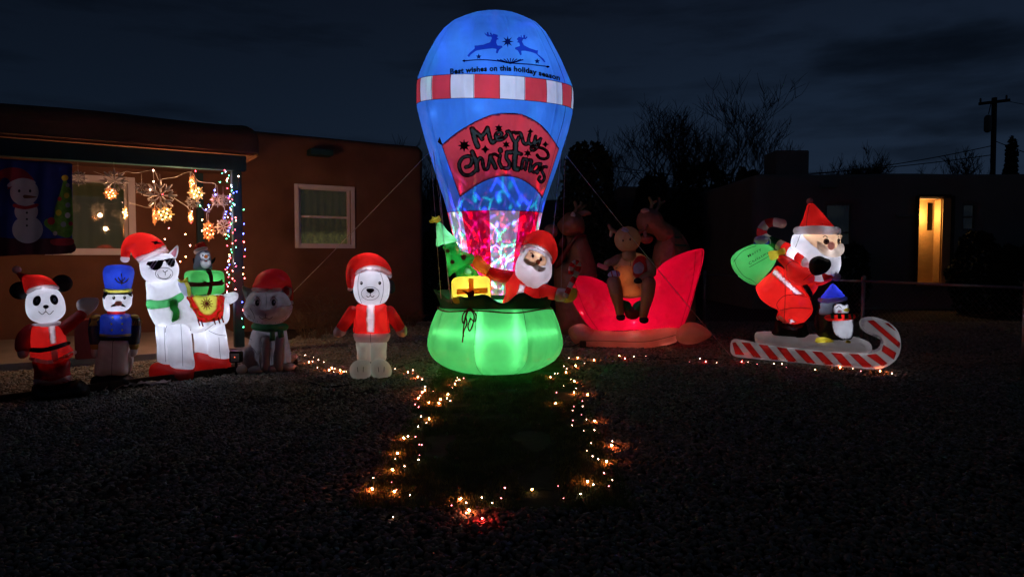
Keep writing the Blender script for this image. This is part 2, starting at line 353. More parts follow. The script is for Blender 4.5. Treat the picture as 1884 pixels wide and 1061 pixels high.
def box3(c, half, ax, name, mat, parent=None, kind=None, bevel=0, label=None):
    """box: centre, half sizes, 3 axes"""
    c = np.asarray(c, float); ax = np.asarray(ax, float); V = [c + sx * half[0] * ax[0] + sy * half[1] * ax[1] + sz * half[2] * ax[2] for sx in (-1, 1) for sy in (-1, 1) for sz in (-1, 1)]
    Fs = [(0, 1, 3, 2), (4, 6, 7, 5), (0, 4, 5, 1), (2, 3, 7, 6), (0, 2, 6, 4), (1, 5, 7, 3)]
    if bevel:
        bm = bmesh.new(); vs = [bm.verts.new(tuple(v)) for v in V]; [bm.faces.new([vs[i] for i in q]) for q in Fs]
        bmesh.ops.bevel(bm, geom=bm.edges[:], offset=bevel, segments=2, affect='EDGES'); bm.verts.index_update()
        V = [tuple(v.co) for v in bm.verts]; Fs = [tuple(v.index for v in q.verts) for q in bm.faces]; bm.free()
    return Part(name, V, Fs, mat, parent, kind=kind, smooth=False, label=label)
def top(part, label, cat, group=None, org=None):
    part.label = label; part.extra['category'] = cat
    if group: part.extra['group'] = group
    part.extra['org'] = part.v.mean(0) * [1, 1, 0] + [0, 0, part.v[:, 2].min()] if org is None else np.asarray(org); return part

# ------------------------------------------------------------ blow-up hot air balloon with its basket
def balloon():
    f = Fig(911, 7.75, name='inflatable_hot_air_balloon', label='tall blow-up hot air balloon, blue with red and white band, over a green basket', cat='inflatable decoration')
    S = f.s; C0 = f.pt([(911, 471)], 0)[0]
    prof = [(23, 2), (24.5, 18), (28, 36), (34, 53), (45, 76), (60, 92), (75, 102), (90, 110.5), (112, 122), (136, 132.5), (152, 139), (165, 141.5), (180, 142), (195, 141.5), (205, 140.5), (222, 136.5), (244, 131.5),
            (275, 122.5), (307, 113), (335, 103.5), (363, 94.5), (392, 87), (393, 86.8), (410, 83), (430, 78.5), (464, 70), (500, 62), (530, 58), (545, 56)]
    py = np.array([p[0] for p in prof], float); pr = np.array([p[1] for p in prof], float)
    rows = np.r_[np.linspace(23, 60, 20)[:-1], np.linspace(60, 158, 34)[:-1], np.linspace(158, 199, 16)[:-1], np.linspace(199, 392, 68)[:-1], np.linspace(392, 540, 46)]
    NC = 360; DEPF = lambda yv: float(np.interp(yv, [300, 400], [.5, .85])); zof = lambda yv: at(942, yv, C0[1])[2]
    def pos(yv, th):
        r = np.interp(yv, py, pr); gore = 1 - .022 * (abs(math.cos(th * 5 + .35)) < .12) * (1 - abs(math.cos(th * 5 + .35)) / .12)
        w = .012 * noise.noise((math.cos(th) * 2.2, math.sin(th) * 2.2, yv * .02)); r *= gore + w
        x = r * math.sin(th); yy = yv + .045 * x * min(max((340 - yv) / 200, 0), 1) * min((yv - 23) / 60, 1)
        q = C0 + f.u * x * S + f.n * (DEPF(yv) * r * math.cos(th) - 8 * (yv - 400) / 400.) * S; q[2] = zof(yy); return q
    G = np.array([[pos(y, 2 * math.pi * (k + .5) / NC - math.pi) for k in range(NC)] for y in rows])
    V = G.reshape(-1, 3); nR = len(rows); deg = np.array([360 * (k + 1) / NC - 180 for k in range(NC)])
    def sub(name, mat, r0, r1, sel, parent, cap=False, label=None):
        fs = [(j * NC + k, j * NC + (k + 1) % NC, (j + 1) * NC + (k + 1) % NC, (j + 1) * NC + k) for j in range(r0, r1) for k in range(NC) if sel(deg[k])]
        if cap: fs.append(tuple(range(NC)))
        ids = np.unique([i for q in fs for i in q]); mp = {i: n for n, i in enumerate(ids)}
        return Part(name, V[ids], [tuple(mp[i] for i in q) for q in fs], mat, parent, label=label)
    rb = lambda y: int(np.argmin(abs(rows - y)))
    R1, R2, R3 = rb(158), rb(199), rb(392)
    dome = sub('crown_panel', 'blue', 0, R1, lambda a: True, f.root, cap=True)
    body = sub('envelope', 'blue', R2, R3, lambda a: True, f.root)
    for k in range(20):
        a0 = 3 + 18 * k; red = (k % 2 == 1)
        inb = lambda a, a0=a0: ((a - a0 - .5) % 360) < 17.99
        sub('band_panel', 'panel_red' if red else 'panel_white', R1, R2, inb, f.root)
    neck = []
    for k in range(10):
        a0 = -43 + 36 * k; inb = lambda a, a0=a0: ((a - a0 - .5) % 360) < 35.99
        neck.append(sub('neck_stripe', 'hot_red' if k % 2 == 0 else 'panel_white', R3, nR - 1, inb, f.root))
    # sewn seams: rings and gores
    def ring(yv, a0=-180, a1=180): return line3([pos(yv, R(a)) + (pos(yv, R(a)) - C0) * [.003, .003, 0] for a in np.arange(a0, a1 + 1, 4)], .0028, 'seam', 'thread', f.root)
    for y in (158, 199, 392): ring(y)
    for a in range(-177, 180, 18): line3([pos(y, R(a)) + (pos(y, R(a)) - C0) * [.003, .003, 0] for y in np.linspace(158, 199, 8)], .0026, 'seam', 'thread', f.root)
    for a in (-58, 62, 130, -130): line3([pos(y, R(a)) + (pos(y, R(a)) - C0) * [.003, .003, 0] for y in list(np.linspace(44, 158, 14))], .0022, 'seam', 'thread', f.root); line3([pos(y, R(a)) + (pos(y, R(a)) - C0) * [.003, .003, 0] for y in list(np.linspace(199, 392, 20))], .0022, 'seam', 'thread', f.root)
    # red arched panel with the greeting
    z8 = zc(740, 190, 4.612); z7 = zc(740, 0, 4.421)
    arc = z8([(335, 355), (410, 292), (500, 225), (610, 158), (740, 105), (820, 90), (900, 85), (975, 90), (1040, 105), (1125, 148), (1200, 205), (1270, 290), (1330, 385), (1262, 595), (1190, 805), (1120, 720), (1065, 678), (1010, 645), (960, 628), (900, 620), (840, 621), (780, 630), (705, 655), (640, 690), (560, 745), (490, 795), (412, 575)])
    pan = patch(arc, body, 'greeting_panel', 'panel_red', cut=True, sm=False, g=3.2, parent=f.root)
    seams([z8([(335, 355), (500, 225), (740, 105), (900, 85), (1040, 105), (1200, 205), (1330, 385)]), z8([(490, 795), (640, 690), (780, 630), (900, 620), (1010, 645), (1120, 720), (1190, 805)])], pan, .9, 'thread')
    stroke([z8([(335, 355), (490, 795), (520, 925)]), z8([(1330, 385), (1190, 805)])], .9, [pan, body], 'seam', 'thread', sm=False, parent=pan)
    zL = zc(830, 220, 8.163); K = 8.163
    strokes = [([(322, 150), (350, 270), (398, 405)], 72), ([(310, 140), (400, 215), (465, 290)], 58), ([(450, 270), (510, 190), (545, 130)], 56), ([(545, 130), (575, 250), (612, 345), (660, 320)], 58),
        ([(690, 262), (745, 250), (762, 210), (720, 188), (676, 215), (668, 275), (712, 312), (782, 290), (832, 240)], 44), ([(838, 185), (872, 182), (905, 250), (945, 325), (988, 325), (1015, 270)], 46), ([(890, 200), (950, 190)], 36),
        ([(975, 205), (1035, 205), (1062, 260), (1085, 345), (1130, 372), (1165, 330)], 46), ([(1180, 225), (1162, 310), (1185, 372), (1240, 350), (1268, 255)], 42), ([(1268, 255), (1255, 370)], 42),
        ([(1345, 285), (1318, 375), (1262, 455), (1208, 458), (1206, 415), (1290, 415), (1385, 440), (1445, 490), (1458, 560), (1400, 592), (1325, 575), (1292, 535)], 36), ([(1345, 290), (1300, 330), (1265, 360)], 40),
        ([(222, 715), (282, 695), (312, 635), (296, 565), (235, 552), (158, 592), (122, 680), (150, 782), (215, 835), (305, 822), (385, 750)], 48), ([(318, 488), (368, 610), (392, 760)], 62), ([(395, 640), (425, 580), (465, 600), (482, 690), (505, 748), (548, 735), (572, 640), (585, 560)], 44),
        ([(590, 545), (630, 640), (668, 725)], 56), ([(610, 535), (655, 520), (700, 545)], 38), ([(738, 458), (742, 470)], 66), ([(735, 540), (722, 640), (762, 725)], 48), ([(895, 500), (840, 500), (832, 580), (876, 650), (862, 728), (800, 730)], 50),
        ([(968, 365), (960, 560), (952, 720), (1000, 745)], 70), ([(835, 490), (940, 485), (1050, 520)], 50), ([(1085, 590), (1065, 660), (1060, 735)], 44), ([(1085, 600), (1140, 600), (1128, 680), (1115, 750)], 42), ([(1140, 610), (1205, 615), (1190, 690), (1180, 775)], 44),
        ([(1345, 665), (1272, 672), (1215, 745), (1248, 795), (1312, 745), (1340, 680)], 40), ([(1330, 690), (1312, 760), (1290, 805)], 40), ([(1432, 712), (1385, 712), (1362, 770), (1392, 830), (1398, 895), (1352, 940), (1315, 900), (1332, 862)], 38)]
    SG = []
    for ln, w in strokes:
        P = resample(smooth_poly(zL(ln), 6, closed=False), 1.0, closed=False); SG.append((P, w * 1.2 / K / 2))
    def ldist(Q):
        o = np.full(len(Q), 9.)
        for P, w in SG:
            for i in range(0, len(Q), 20000): o[i:i + 20000] = np.minimum(o[i:i + 20000], np.sqrt(((Q[i:i + 20000, None] - P[None]) ** 2).sum(2)).min(1) - w)
        return o
    cs = .55; gx = np.arange(838, 1014, cs); gy = np.arange(228, 342, cs); GX, GY = np.meshgrid(gx, gy); Q = np.stack([GX.ravel(), GY.ravel()], 1); D = ldist(Q + cs / 2).reshape(GX.shape); nx = len(gx)
    for nm, mt, sel, of in (('greeting_lettering', 'slate', D < -.6, .004), ('greeting_outline', 'print_black', (D < .3) & (D > -1.5), .009)):
        jj, ii = np.nonzero(sel[:-1, :-1]); F4 = np.stack([jj * nx + ii, jj * nx + ii + 1, (jj + 1) * nx + ii + 1, (jj + 1) * nx + ii], 1); ids, inv = np.unique(F4, return_inverse=True); Part(nm, onto(Q[ids], pan, of), inv.reshape(-1, 4).tolist(), mt, pan)
    pv = project(pan.v); ins = ldist(pv) < -1.0; pan.f = [q for q in pan.f if not all(ins[i] for i in q)]
    def star(cx, cy, r, k=8, q=.45): return [(cx + (r if i % 2 == 0 else r * q) * math.sin(math.pi * i / k), cy - (r if i % 2 == 0 else r * q) * math.cos(math.pi * i / k)) for i in range(2 * k)]
    for (x, y, r, k) in ((525, 360, 56, 8), (820, 213, 38, 6), (882, 352, 36, 6), (1065, 425, 36, 6), (705, 392, 38, 4), (1088, 240, 28, 4), (1215, 350, 30, 4)):
        patch(z8(star(x, y, r, k, .5)), pan, 'print_star', 'print_black', off=.009, sm=False, g=1.6)
    # print on the crown
    deerL = [(530, 455), (545, 435), (590, 395), (588, 372), (605, 372), (660, 365), (715, 345), (730, 310), (722, 300), (695, 300), (672, 280), (668, 266), (690, 285), (688, 265), (700, 262), (705, 285), (720, 290), (712, 270), (722, 265), (733, 288), (738, 275), (775, 285), (779, 300), (768, 305), (788, 322), (768, 325), (765, 350), (775, 372), (812, 374), (816, 388), (790, 405), (775, 438), (762, 432), (768, 400), (735, 395), (690, 400), (650, 405), (600, 415), (555, 448), (543, 468)]
    patch(z7(deerL), dome, 'reindeer_print', 'ink_blue', sm=False, g=1.6)
    deerR = [(1165, 505), (1150, 480), (1100, 440), (1105, 410), (1090, 412), (1040, 395), (990, 370), (975, 340), (985, 318), (1005, 322), (1018, 305), (1015, 295), (1000, 312), (1000, 288), (985, 285), (985, 310), (972, 305), (972, 288), (962, 292), (966, 305), (950, 300), (930, 320), (945, 335), (932, 345), (952, 350), (958, 375), (918, 388), (918, 402), (940, 412), (960, 452), (972, 448), (968, 415), (1000, 415), (1050, 425), (1090, 440), (1130, 480), (1155, 508)]
    patch(z7(deerR), dome, 'reindeer_print', 'ink_blue', sm=False, g=1.6)
    patch(z7(star(858, 340, 50, 8, .38)), dome, 'star_print', 'ink_dark', sm=False, g=1.5)
    stroke([z7([(495, 498), (620, 488), (760, 495), (880, 515), (1040, 525), (1195, 545)])], 2.2, dome, 'branch_print', 'ink_dark')
    stroke([z7([(880, 520), (880 + dx, 462 + abs(dx) * .12 + 12)]) for dx in (-110, -85, -55, -28, 0, 28, 55, 85, 105)], 1.9, dome, 'branch_print', 'ink_dark', sm=False)
    for (x, y) in ((622, 462), (1098, 500)): patch(z7(star(x, y, 24, 5, .45)), dome, 'star_print', 'ink_dark', sm=False, g=1.5)
    for (x, y) in ((505, 497), (1185, 545)): patch(z7([(x - 18, y), (x, y - 12), (x + 14, y), (x, y + 12)]), dome, 'star_print', 'ink_dark', sm=False, g=1.4)
    zW = zc(820, 120, 8.564)
    def wish(u, v): return zW([(65 + u * 1735, float(np.interp(u, [0, .1, .2, .3, .4, .5, .6, .7, .8, .9, 1], [141, 130, 114, 101, 93, 90, 101, 122, 160, 200, 246])) - v * 112 - 3)])[0]
    text_on('Best wishes on this holiday season', wish, dome, 'greeting_lettering', 'print_black', bold=.05, spacing=1.07)
    # lamps of the envelope
    for (x, y, d, p) in ((860, 120, 5, 9), (960, 120, 5, 9), (911, 180, 0, 13), (806, 216, 36, .30), (984, 216, 48, .30), (885, 214, 58, .5), (855, 250, -5, 7), (968, 250, -5, 7), (911, 305, -20, 6)):
        lamp(f, x, y, d, p, (.70, .82, 1), .05 if p > 2 else .01)
    lamp(f, 911, 430, -25, .5, (.75, .8, 1), .04)
    # turning disco projector at the bottom of the neck: coloured facets thrown on the inside of the cloth
    for (py_, pw, sc, px_) in ((478, 150, 2.9, 905),):
        for ci, (c, seed) in enumerate((((1, .05, .12), 0), ((.05, 1, .35), 4.3), ((.25, .15, 1), 9.1))):
            o = lamp(f, px_ + ci * 5 - 5, py_, -4, pw * (1, .8, 1.2)[ci], c, .004); L = o.data; L.energy = pw * (1, .8, 1.3)[ci]; o.name = 'projector_lamp'; L.use_nodes = True; n = L.node_tree.nodes; l = L.node_tree.links; n.clear()
            out = n.new('ShaderNodeOutputLight'); em = n.new('ShaderNodeEmission'); tc = n.new('ShaderNodeTexCoord'); mp = n.new('ShaderNodeMapping'); l.new(tc.outputs['Normal'], mp.inputs[0]); mp.inputs['Location'].default_value = (seed, seed * .7, 0)
            vo = n.new('ShaderNodeTexVoronoi'); vo.feature = 'DISTANCE_TO_EDGE'; vo.inputs['Scale'].default_value = sc; l.new(mp.outputs[0], vo.inputs[0])
            nn = n.new('ShaderNodeTexNoise'); nn.inputs['Scale'].default_value = 6.5; l.new(mp.outputs[0], nn.inputs[0])
            r1 = n.new('ShaderNodeMapRange'); l.new(vo.outputs['Distance'], r1.inputs[0]); r1.inputs[1].default_value = .015; r1.inputs[2].default_value = .05; r1.inputs[3].default_value = 1; r1.inputs[4].default_value = .03
            r2 = n.new('ShaderNodeMapRange'); l.new(nn.outputs[0], r2.inputs[0]); r2.inputs[1].default_value = .46; r2.inputs[2].default_value = .60; r2.inputs[3].default_value = .0; r2.inputs[4].default_value = 1
            mu = n.new('ShaderNodeMath'); mu.operation = 'MULTIPLY'; l.new(r1.outputs[0], mu.inputs[0]); l.new(r2.outputs[0], mu.inputs[1]); v2 = n.new('ShaderNodeTexVoronoi'); v2.inputs['Scale'].default_value = sc * 1.9; l.new(mp.outputs[0], v2.inputs[0]); r3 = n.new('ShaderNodeMapRange'); l.new(v2.outputs['Distance'], r3.inputs[0]); r3.inputs[1].default_value = .10; r3.inputs[2].default_value = .26; r3.inputs[3].default_value = 1.1; r3.inputs[4].default_value = 0
            ax_ = n.new('ShaderNodeMath'); ax_.operation = 'MAXIMUM'; l.new(mu.outputs[0], ax_.inputs[0]); l.new(r3.outputs[0], ax_.inputs[1]); l.new(ax_.outputs[0], em.inputs['Strength']); em.inputs[0].default_value = (1, 1, 1, 1)
            l.new(em.outputs[0], out.inputs[0])
    # ---- green basket
    bp = [(553, 2), (554, 60), (560, 97), (566, 104), (575, 109), (590, 115), (606, 121), (620, 124.5), (634, 125), (646, 122.5), (656, 119), (668, 110.5), (678, 99), (686, 86), (691, 74), (693, 50), (693, 2)]
    by = np.array([p[0] for p in bp], float); br = np.array([p[1] for p in bp], float); tt = np.linspace(0, len(bp) - 1, 64); k_ = np.arange(len(bp)); NB = 240
    def bpos(t, th):
        y = np.interp(t, k_, by); r = np.interp(t, k_, br); y0_ = y; g = abs(math.sin(th * 4 + 1.2)); r *= 1 - .03 * max(0, 1 - g / .22) * min(1, (y - 560) / 40.)
        r *= 1 + .012 * noise.noise((math.cos(th) * 3, math.sin(th) * 3, y * .03)) + (.018 * math.sin(th * 46) * max(0, (y - 655) / 38.) * max(0, 1 - abs(y - 676) / 30) if y > 655 else 0)
        y = y if y < 630 else 630 + (y - 630) * (471 + CAMH / S - .8 - 630) / 63.; return C0 + f.u * r * math.sin(th) * S + f.n * .92 * r * math.cos(th) * S + f.up * (471 - y) * S
    lift = 0.0
    def bp3(t, th): p = bpos(t, th); p[2] += lift; return p
    G = np.array([[bp3(t, 2 * math.pi * k / NB) for k in range(NB)] for t in tt]); Vb = G.reshape(-1, 3)
    fb = [(j * NB + k, j * NB + (k + 1) % NB, (j + 1) * NB + (k + 1) % NB, (j + 1) * NB + k) for j in range(len(tt) - 1) for k in range(NB)]
    bas = Part('basket', Vb, fb, 'green', f.root)
    for k in range(8):
        th = (math.pi * k - 1.2) / 4; line3([bp3(t, th) + f.n * .003 * math.cos(th) for t in np.linspace(2.5, 15, 26)], .0025, 'seam', 'thread', bas)
    for x in (885, 945):
        for y in range(574, 664, 5): lamp(f, x, y - 7, math.sqrt(float(np.interp(y, by, br)) ** 2 - (x - 911) ** 2) * .92 - 9, .26 * (1 - abs(y - 613) / 75), (.85, 1, .9), .02)  # added lamp columns that draw the upright glare streaks on the cloth
    for x in range(806, 1020, 6): lamp(f, x, 606, math.sqrt(max(120 ** 2 - (x - 911) ** 2, 0)) * .92 - 9, .20, (.85, 1, .9), .02)  # added lamp row for the sideways glare streak
    for (x, y, d, p) in ((855, 610, 0, 7), (968, 610, 0, 7), (911, 640, -5, 8), (911, 590, 0, 4), (911, 672, 20, 1.2)): lamp(f, x, y, d, p, (.85, 1, .9), .03)
    z1 = zc(760, 380, 3.216)
    rim = []
    for i in range(181):
        th = 2 * math.pi * i / 180; rr = 108 + 5 * math.sin(9 * th) + 3 * math.sin(14 * th + 1); hh = 538 + 5 * math.sin(7 * th + 1) + 4 * math.sin(11 * th) + (4 * math.cos(th) if math.cos(th) > 0 else 4 * math.cos(th))
        rim.append([C0 + f.u * r * math.sin(th) * S + f.n * .9 * r * math.cos(th) * S + f.up * (471 - y) * S for (r, y) in ((rr - 4, hh), (rr, hh + 1), (rr * .97, hh + 9), (101, 560), (102, 567), (96, 562), (rr * .9, hh + 6), (rr - 4, hh))])
    rv = np.array(rim).reshape(-1, 3); nn_ = 8; Part('ruffled_collar', rv, [(i * nn_ + j, i * nn_ + j + 1, (i + 1) * nn_ + j + 1, (i + 1) * nn_ + j) for i in range(180) for j in range(nn_ - 1)], 'dark_green', f.root)
    line3([C0 + f.u * 106 * math.sin(t) * S + f.n * 98 * math.cos(t) * S + f.up * (471 - 566 - 2 * math.sin(5 * t)) * S for t in np.linspace(0, 2 * math.pi, 80)], .008, 'drawstring', 'cord_red', f.root)
    tas = [[(330, 600), (312, 640), (318, 690), (300, 740), (292, 800)], [(335, 600), (300, 630), (290, 665), (298, 690), (310, 650)], [(330, 600), (360, 640), (355, 690), (335, 735), (325, 705), (340, 660)], [(340, 600), (372, 640), (365, 680), (345, 665)], [(325, 610), (305, 680), (296, 740), (300, 765)]]
    stroke([z1(q) for q in tas], 2.6, bas, 'drawstring_bow', 'cord_red', off=.02, parent=f.root)
    # ---- yellow gift, tree, Santa riding in the basket
    g = f
    gift = ball(g, 760 + 350 / 3.216, 380 + 484 / 3.216, 52, 34, 24, 26, 'gift_box', 'yellow', e=5.5, n=56, rot=-2)
    for q in ([(328, 425), (358, 425), (362, 556), (332, 556)], [(258, 488), (440, 480), (440, 512), (258, 520)]): patch(z1(q), gift, 'gift_ribbon', 'orange', cut=True, sm=False, g=2.2, off=.004)
    patch(z1([(290, 495), (330, 505), (355, 495), (362, 520), (345, 545), (320, 560), (322, 525)]), gift, 'gift_bow', 'cord_red', off=.012, g=2)
    lamp(g, 869, 530, 50, 6, (1, 1, .85), .03)
    t3 = puff(g, z1([(275, 365), (320, 330), (345, 345), (395, 400), (370, 418), (280, 422), (262, 405)]), 16, 'tree_tier', 'leaf_green', d=50); lamp(g, 863, 503, 50, .8, (.8, 1, .8))
    patch(z1(circle(328, 385, 28, 22, 20)), t3, 'tree_shine', 'lit_leaf_green', cut=True, g=2)
    t2 = puff(g, z1([(188, 236), (255, 213), (275, 235), (290, 262), (330, 275), (370, 290), (355, 335), (300, 375), (255, 385), (235, 400), (220, 415), (212, 375), (208, 320), (200, 270)]), 20, 'tree_tier', 'leaf_green', d=46); lamp(g, 836, 478, 46, 1.3, (.8, 1, .8)); lamp(g, 850, 485, 46, .8, (.8, 1, .8))
    for (x, y, r) in ((299, 300, 5), (233, 327, 4), (205, 262, 3.6)): spot(760 + x / 3.216, 380 + y / 3.216, r, r, t2, 'tree_ornament', 'print_brown')
    t1 = puff(g, z1([(152, 105), (176, 102), (215, 150), (250, 180), (270, 202), (245, 215), (215, 222), (180, 228), (148, 240), (150, 180)]), 15, 'tree_tier', 'lit_leaf_green', d=42); lamp(g, 824, 440, 42, .9, (.7, 1, .8)); lamp(g, 818, 430, 42, .2, (.7, 1, .8))  # lamp glow put into the pale green of the top tier
    puff(g, z1([(104, 92), (125, 82), (122, 65), (145, 72), (165, 60), (172, 75), (182, 88), (165, 98), (158, 108), (140, 100), (118, 106)]), 5, 'tree_star', 'yellow', d=42, sm=False, g=2); lamp(g, 805, 406, 42, .05, (1, 1, .8))
    tor = puff(g, z1([(540, 585), (545, 500), (548, 430), (575, 395), (605, 375), (660, 380), (735, 432), (752, 470), (745, 530), (722, 590)]), 26, 'santa_coat', 'red', d=44, g=2.6)
    patch(z1([(592, 575), (630, 455), (668, 465), (638, 575)]), tor, 'coat_trim', 'white', cut=True, sm=False, g=2.2)
    lamp(g, 955, 530, 50, 1.6); lamp(g, 962, 512, 60, .3)
    al = sweep(g, [(760 + x / 3.216, 380 + y / 3.216, d, r) for (x, y, d, r) in ((570, 410, 42, 12), (510, 402, 46, 12), (455, 385, 50, 11))], 'sleeve', 'red', parent=tor); lamp(g, 917, 504, 46, .25)
    hl = puff(g, z1([(358, 330), (380, 290), (405, 292), (430, 325), (462, 352), (456, 392), (430, 402), (398, 385), (368, 362)]), 11, 'mitten', 'orange', d=54, parent=tor); lamp(g, 886, 488, 54, .2, (1, 1, .8))
    ar = sweep(g, [(760 + x / 3.216, 380 + y / 3.216, d, r) for (x, y, d, r) in ((735, 480, 46, 13), (795, 500, 52, 12), (848, 512, 55, 10.5))], 'sleeve', 'red', parent=tor); lamp(g, 1006, 536, 50, .3)
    sweep(g, [(760 + x / 3.216, 380 + y / 3.216, d, r) for (x, y, d, r) in ((846, 512, 55, 12), (868, 512, 55, 12))], 'sleeve_cuff', 'dimmed_white', parent=tor)
    hr = puff(g, z1([(860, 500), (900, 474), (940, 474), (950, 500), (945, 525), (915, 552), (865, 550)]), 11, 'mitten', 'gold', d=58, parent=tor); lamp(g, 1042, 540, 58, .07, (1, 1, .8))
    cane = [(875, 525), (900, 470), (930, 410), (952, 350), (935, 328), (912, 352), (908, 395)]
    for i in range(12):
        P = smooth_poly(z1(cane), 6, closed=False); m = len(P); a = int(i * (m - 1) / 12); b = int((i + 1) * (m - 1) / 12); seg = P[a:b + 1]
        if len(seg) > 1: v, ff = tube3(g.pt(seg, 70), 4.6 * g.s, 10, cap=False); Part('candy_cane_stripe', v, ff, 'red' if i % 2 else 'white', tor)
    hd = puff(g, z1([(640, 262), (690, 240), (760, 262), (800, 300), (806, 350), (803, 405), (780, 440), (750, 455), (720, 476), (690, 480), (655, 468), (625, 440), (604, 410), (598, 370), (604, 330), (620, 290)]), 22, 'santa_beard', 'white', d=60, g=2.4)
    lamp(g, 978, 490, 60, 1.9); 
    lamp(g, 985, 470, 74, .25); fc = patch(z1([(655, 305), (672, 278), (688, 255), (720, 262), (760, 280), (795, 302), (790, 330), (782, 350), (700, 352), (662, 325)]), hd, 'face', 'skin', cut=True, sm=False, g=2)
    patch(z1([(652, 318), (662, 306), (680, 312), (700, 326), (722, 330), (745, 348), (768, 358), (786, 362), (776, 380), (750, 386), (722, 374), (700, 350), (672, 342)]), [fc, hd], 'moustache', 'moustache', off=.01, g=1.8, parent=hd)
    ball(g, 760 + 722 / 3.216, 380 + 325 / 3.216, 84, 4.2, 4.2, 3.5, 'nose', 'peach', parent=hd, n=14)
    for (x, y) in ((708, 291), (756, 312)): spot(760 + x / 3.216, 380 + y / 3.216, 3, 3.9, fc, 'eye', 'print_white', off=.006, parent=hd); spot(760 + x / 3.216, 380 + (y + 2) / 3.216, 1.9, 2.7, fc, 'pupil', 'print_brown', off=.009, parent=hd)
    stroke([z1([(695, 276), (708, 270), (720, 276)]), z1([(750, 295), (764, 294), (774, 302)])], 1.2, fc, 'eyebrow', 'print_brown', parent=hd)
    hat = puff(g, z1([(632, 252), (640, 215), (655, 185), (690, 158), (730, 147), (765, 150), (800, 168), (825, 205), (838, 250), (838, 290), (820, 330), (800, 340), (780, 300), (740, 262), (690, 250)]), 26, 'hat', 'red', d=58, g=2.6, parent=hd); lamp(g, 994, 448, 66, .9)
    patch(z1([(632, 262), (638, 238), (655, 226), (700, 217), (745, 226), (785, 250), (812, 282), (824, 310), (818, 335), (802, 352), (792, 330), (775, 295), (740, 268), (700, 256), (668, 258), (640, 282)]), [hat, hd], 'hat_brim', 'white', cut=True, off=.006, g=2.2, parent=hd)
    # strings from the envelope to the basket and the guy ropes
    def rope(a, b, r=.0032, sag=0, nm='support_string'):
        a = np.array(a); b = np.array(b); P = [a + (b - a) * t + np.array([0, 0, -sag * 4 * t * (1 - t)]) for t in np.linspace(0, 1, 14)]; line3(P, r, nm, 'rope', f.root)
    P = lambda x, y, d: f.pt([(x, y)], d)[0]
    for (a, b) in (((791, 244, 10), (817, 545, 70)), ((797, 260, 20), (836, 552, 85)), ((1040, 255, 10), (1026, 540, 60)), ((1036, 262, -20), (1010, 545, -60)), ((800, 262, -20), (822, 545, -70))):
        rope(P(*a), P(*b), sag=.02)
    a = P(788, 282, 0); rope(a, ground(470, 606), .004, .02, 'guy_rope')
    ge = ground(1345, 655); rope(P(1042, 286, 0), ge, .004, .03, 'guy_rope')
    patch(z8([(300, 330), (318, 285), (335, 330), (340, 360), (318, 345)]), body, 'rope_tab', 'print_black', off=.012, sm=False, g=2)
    return f

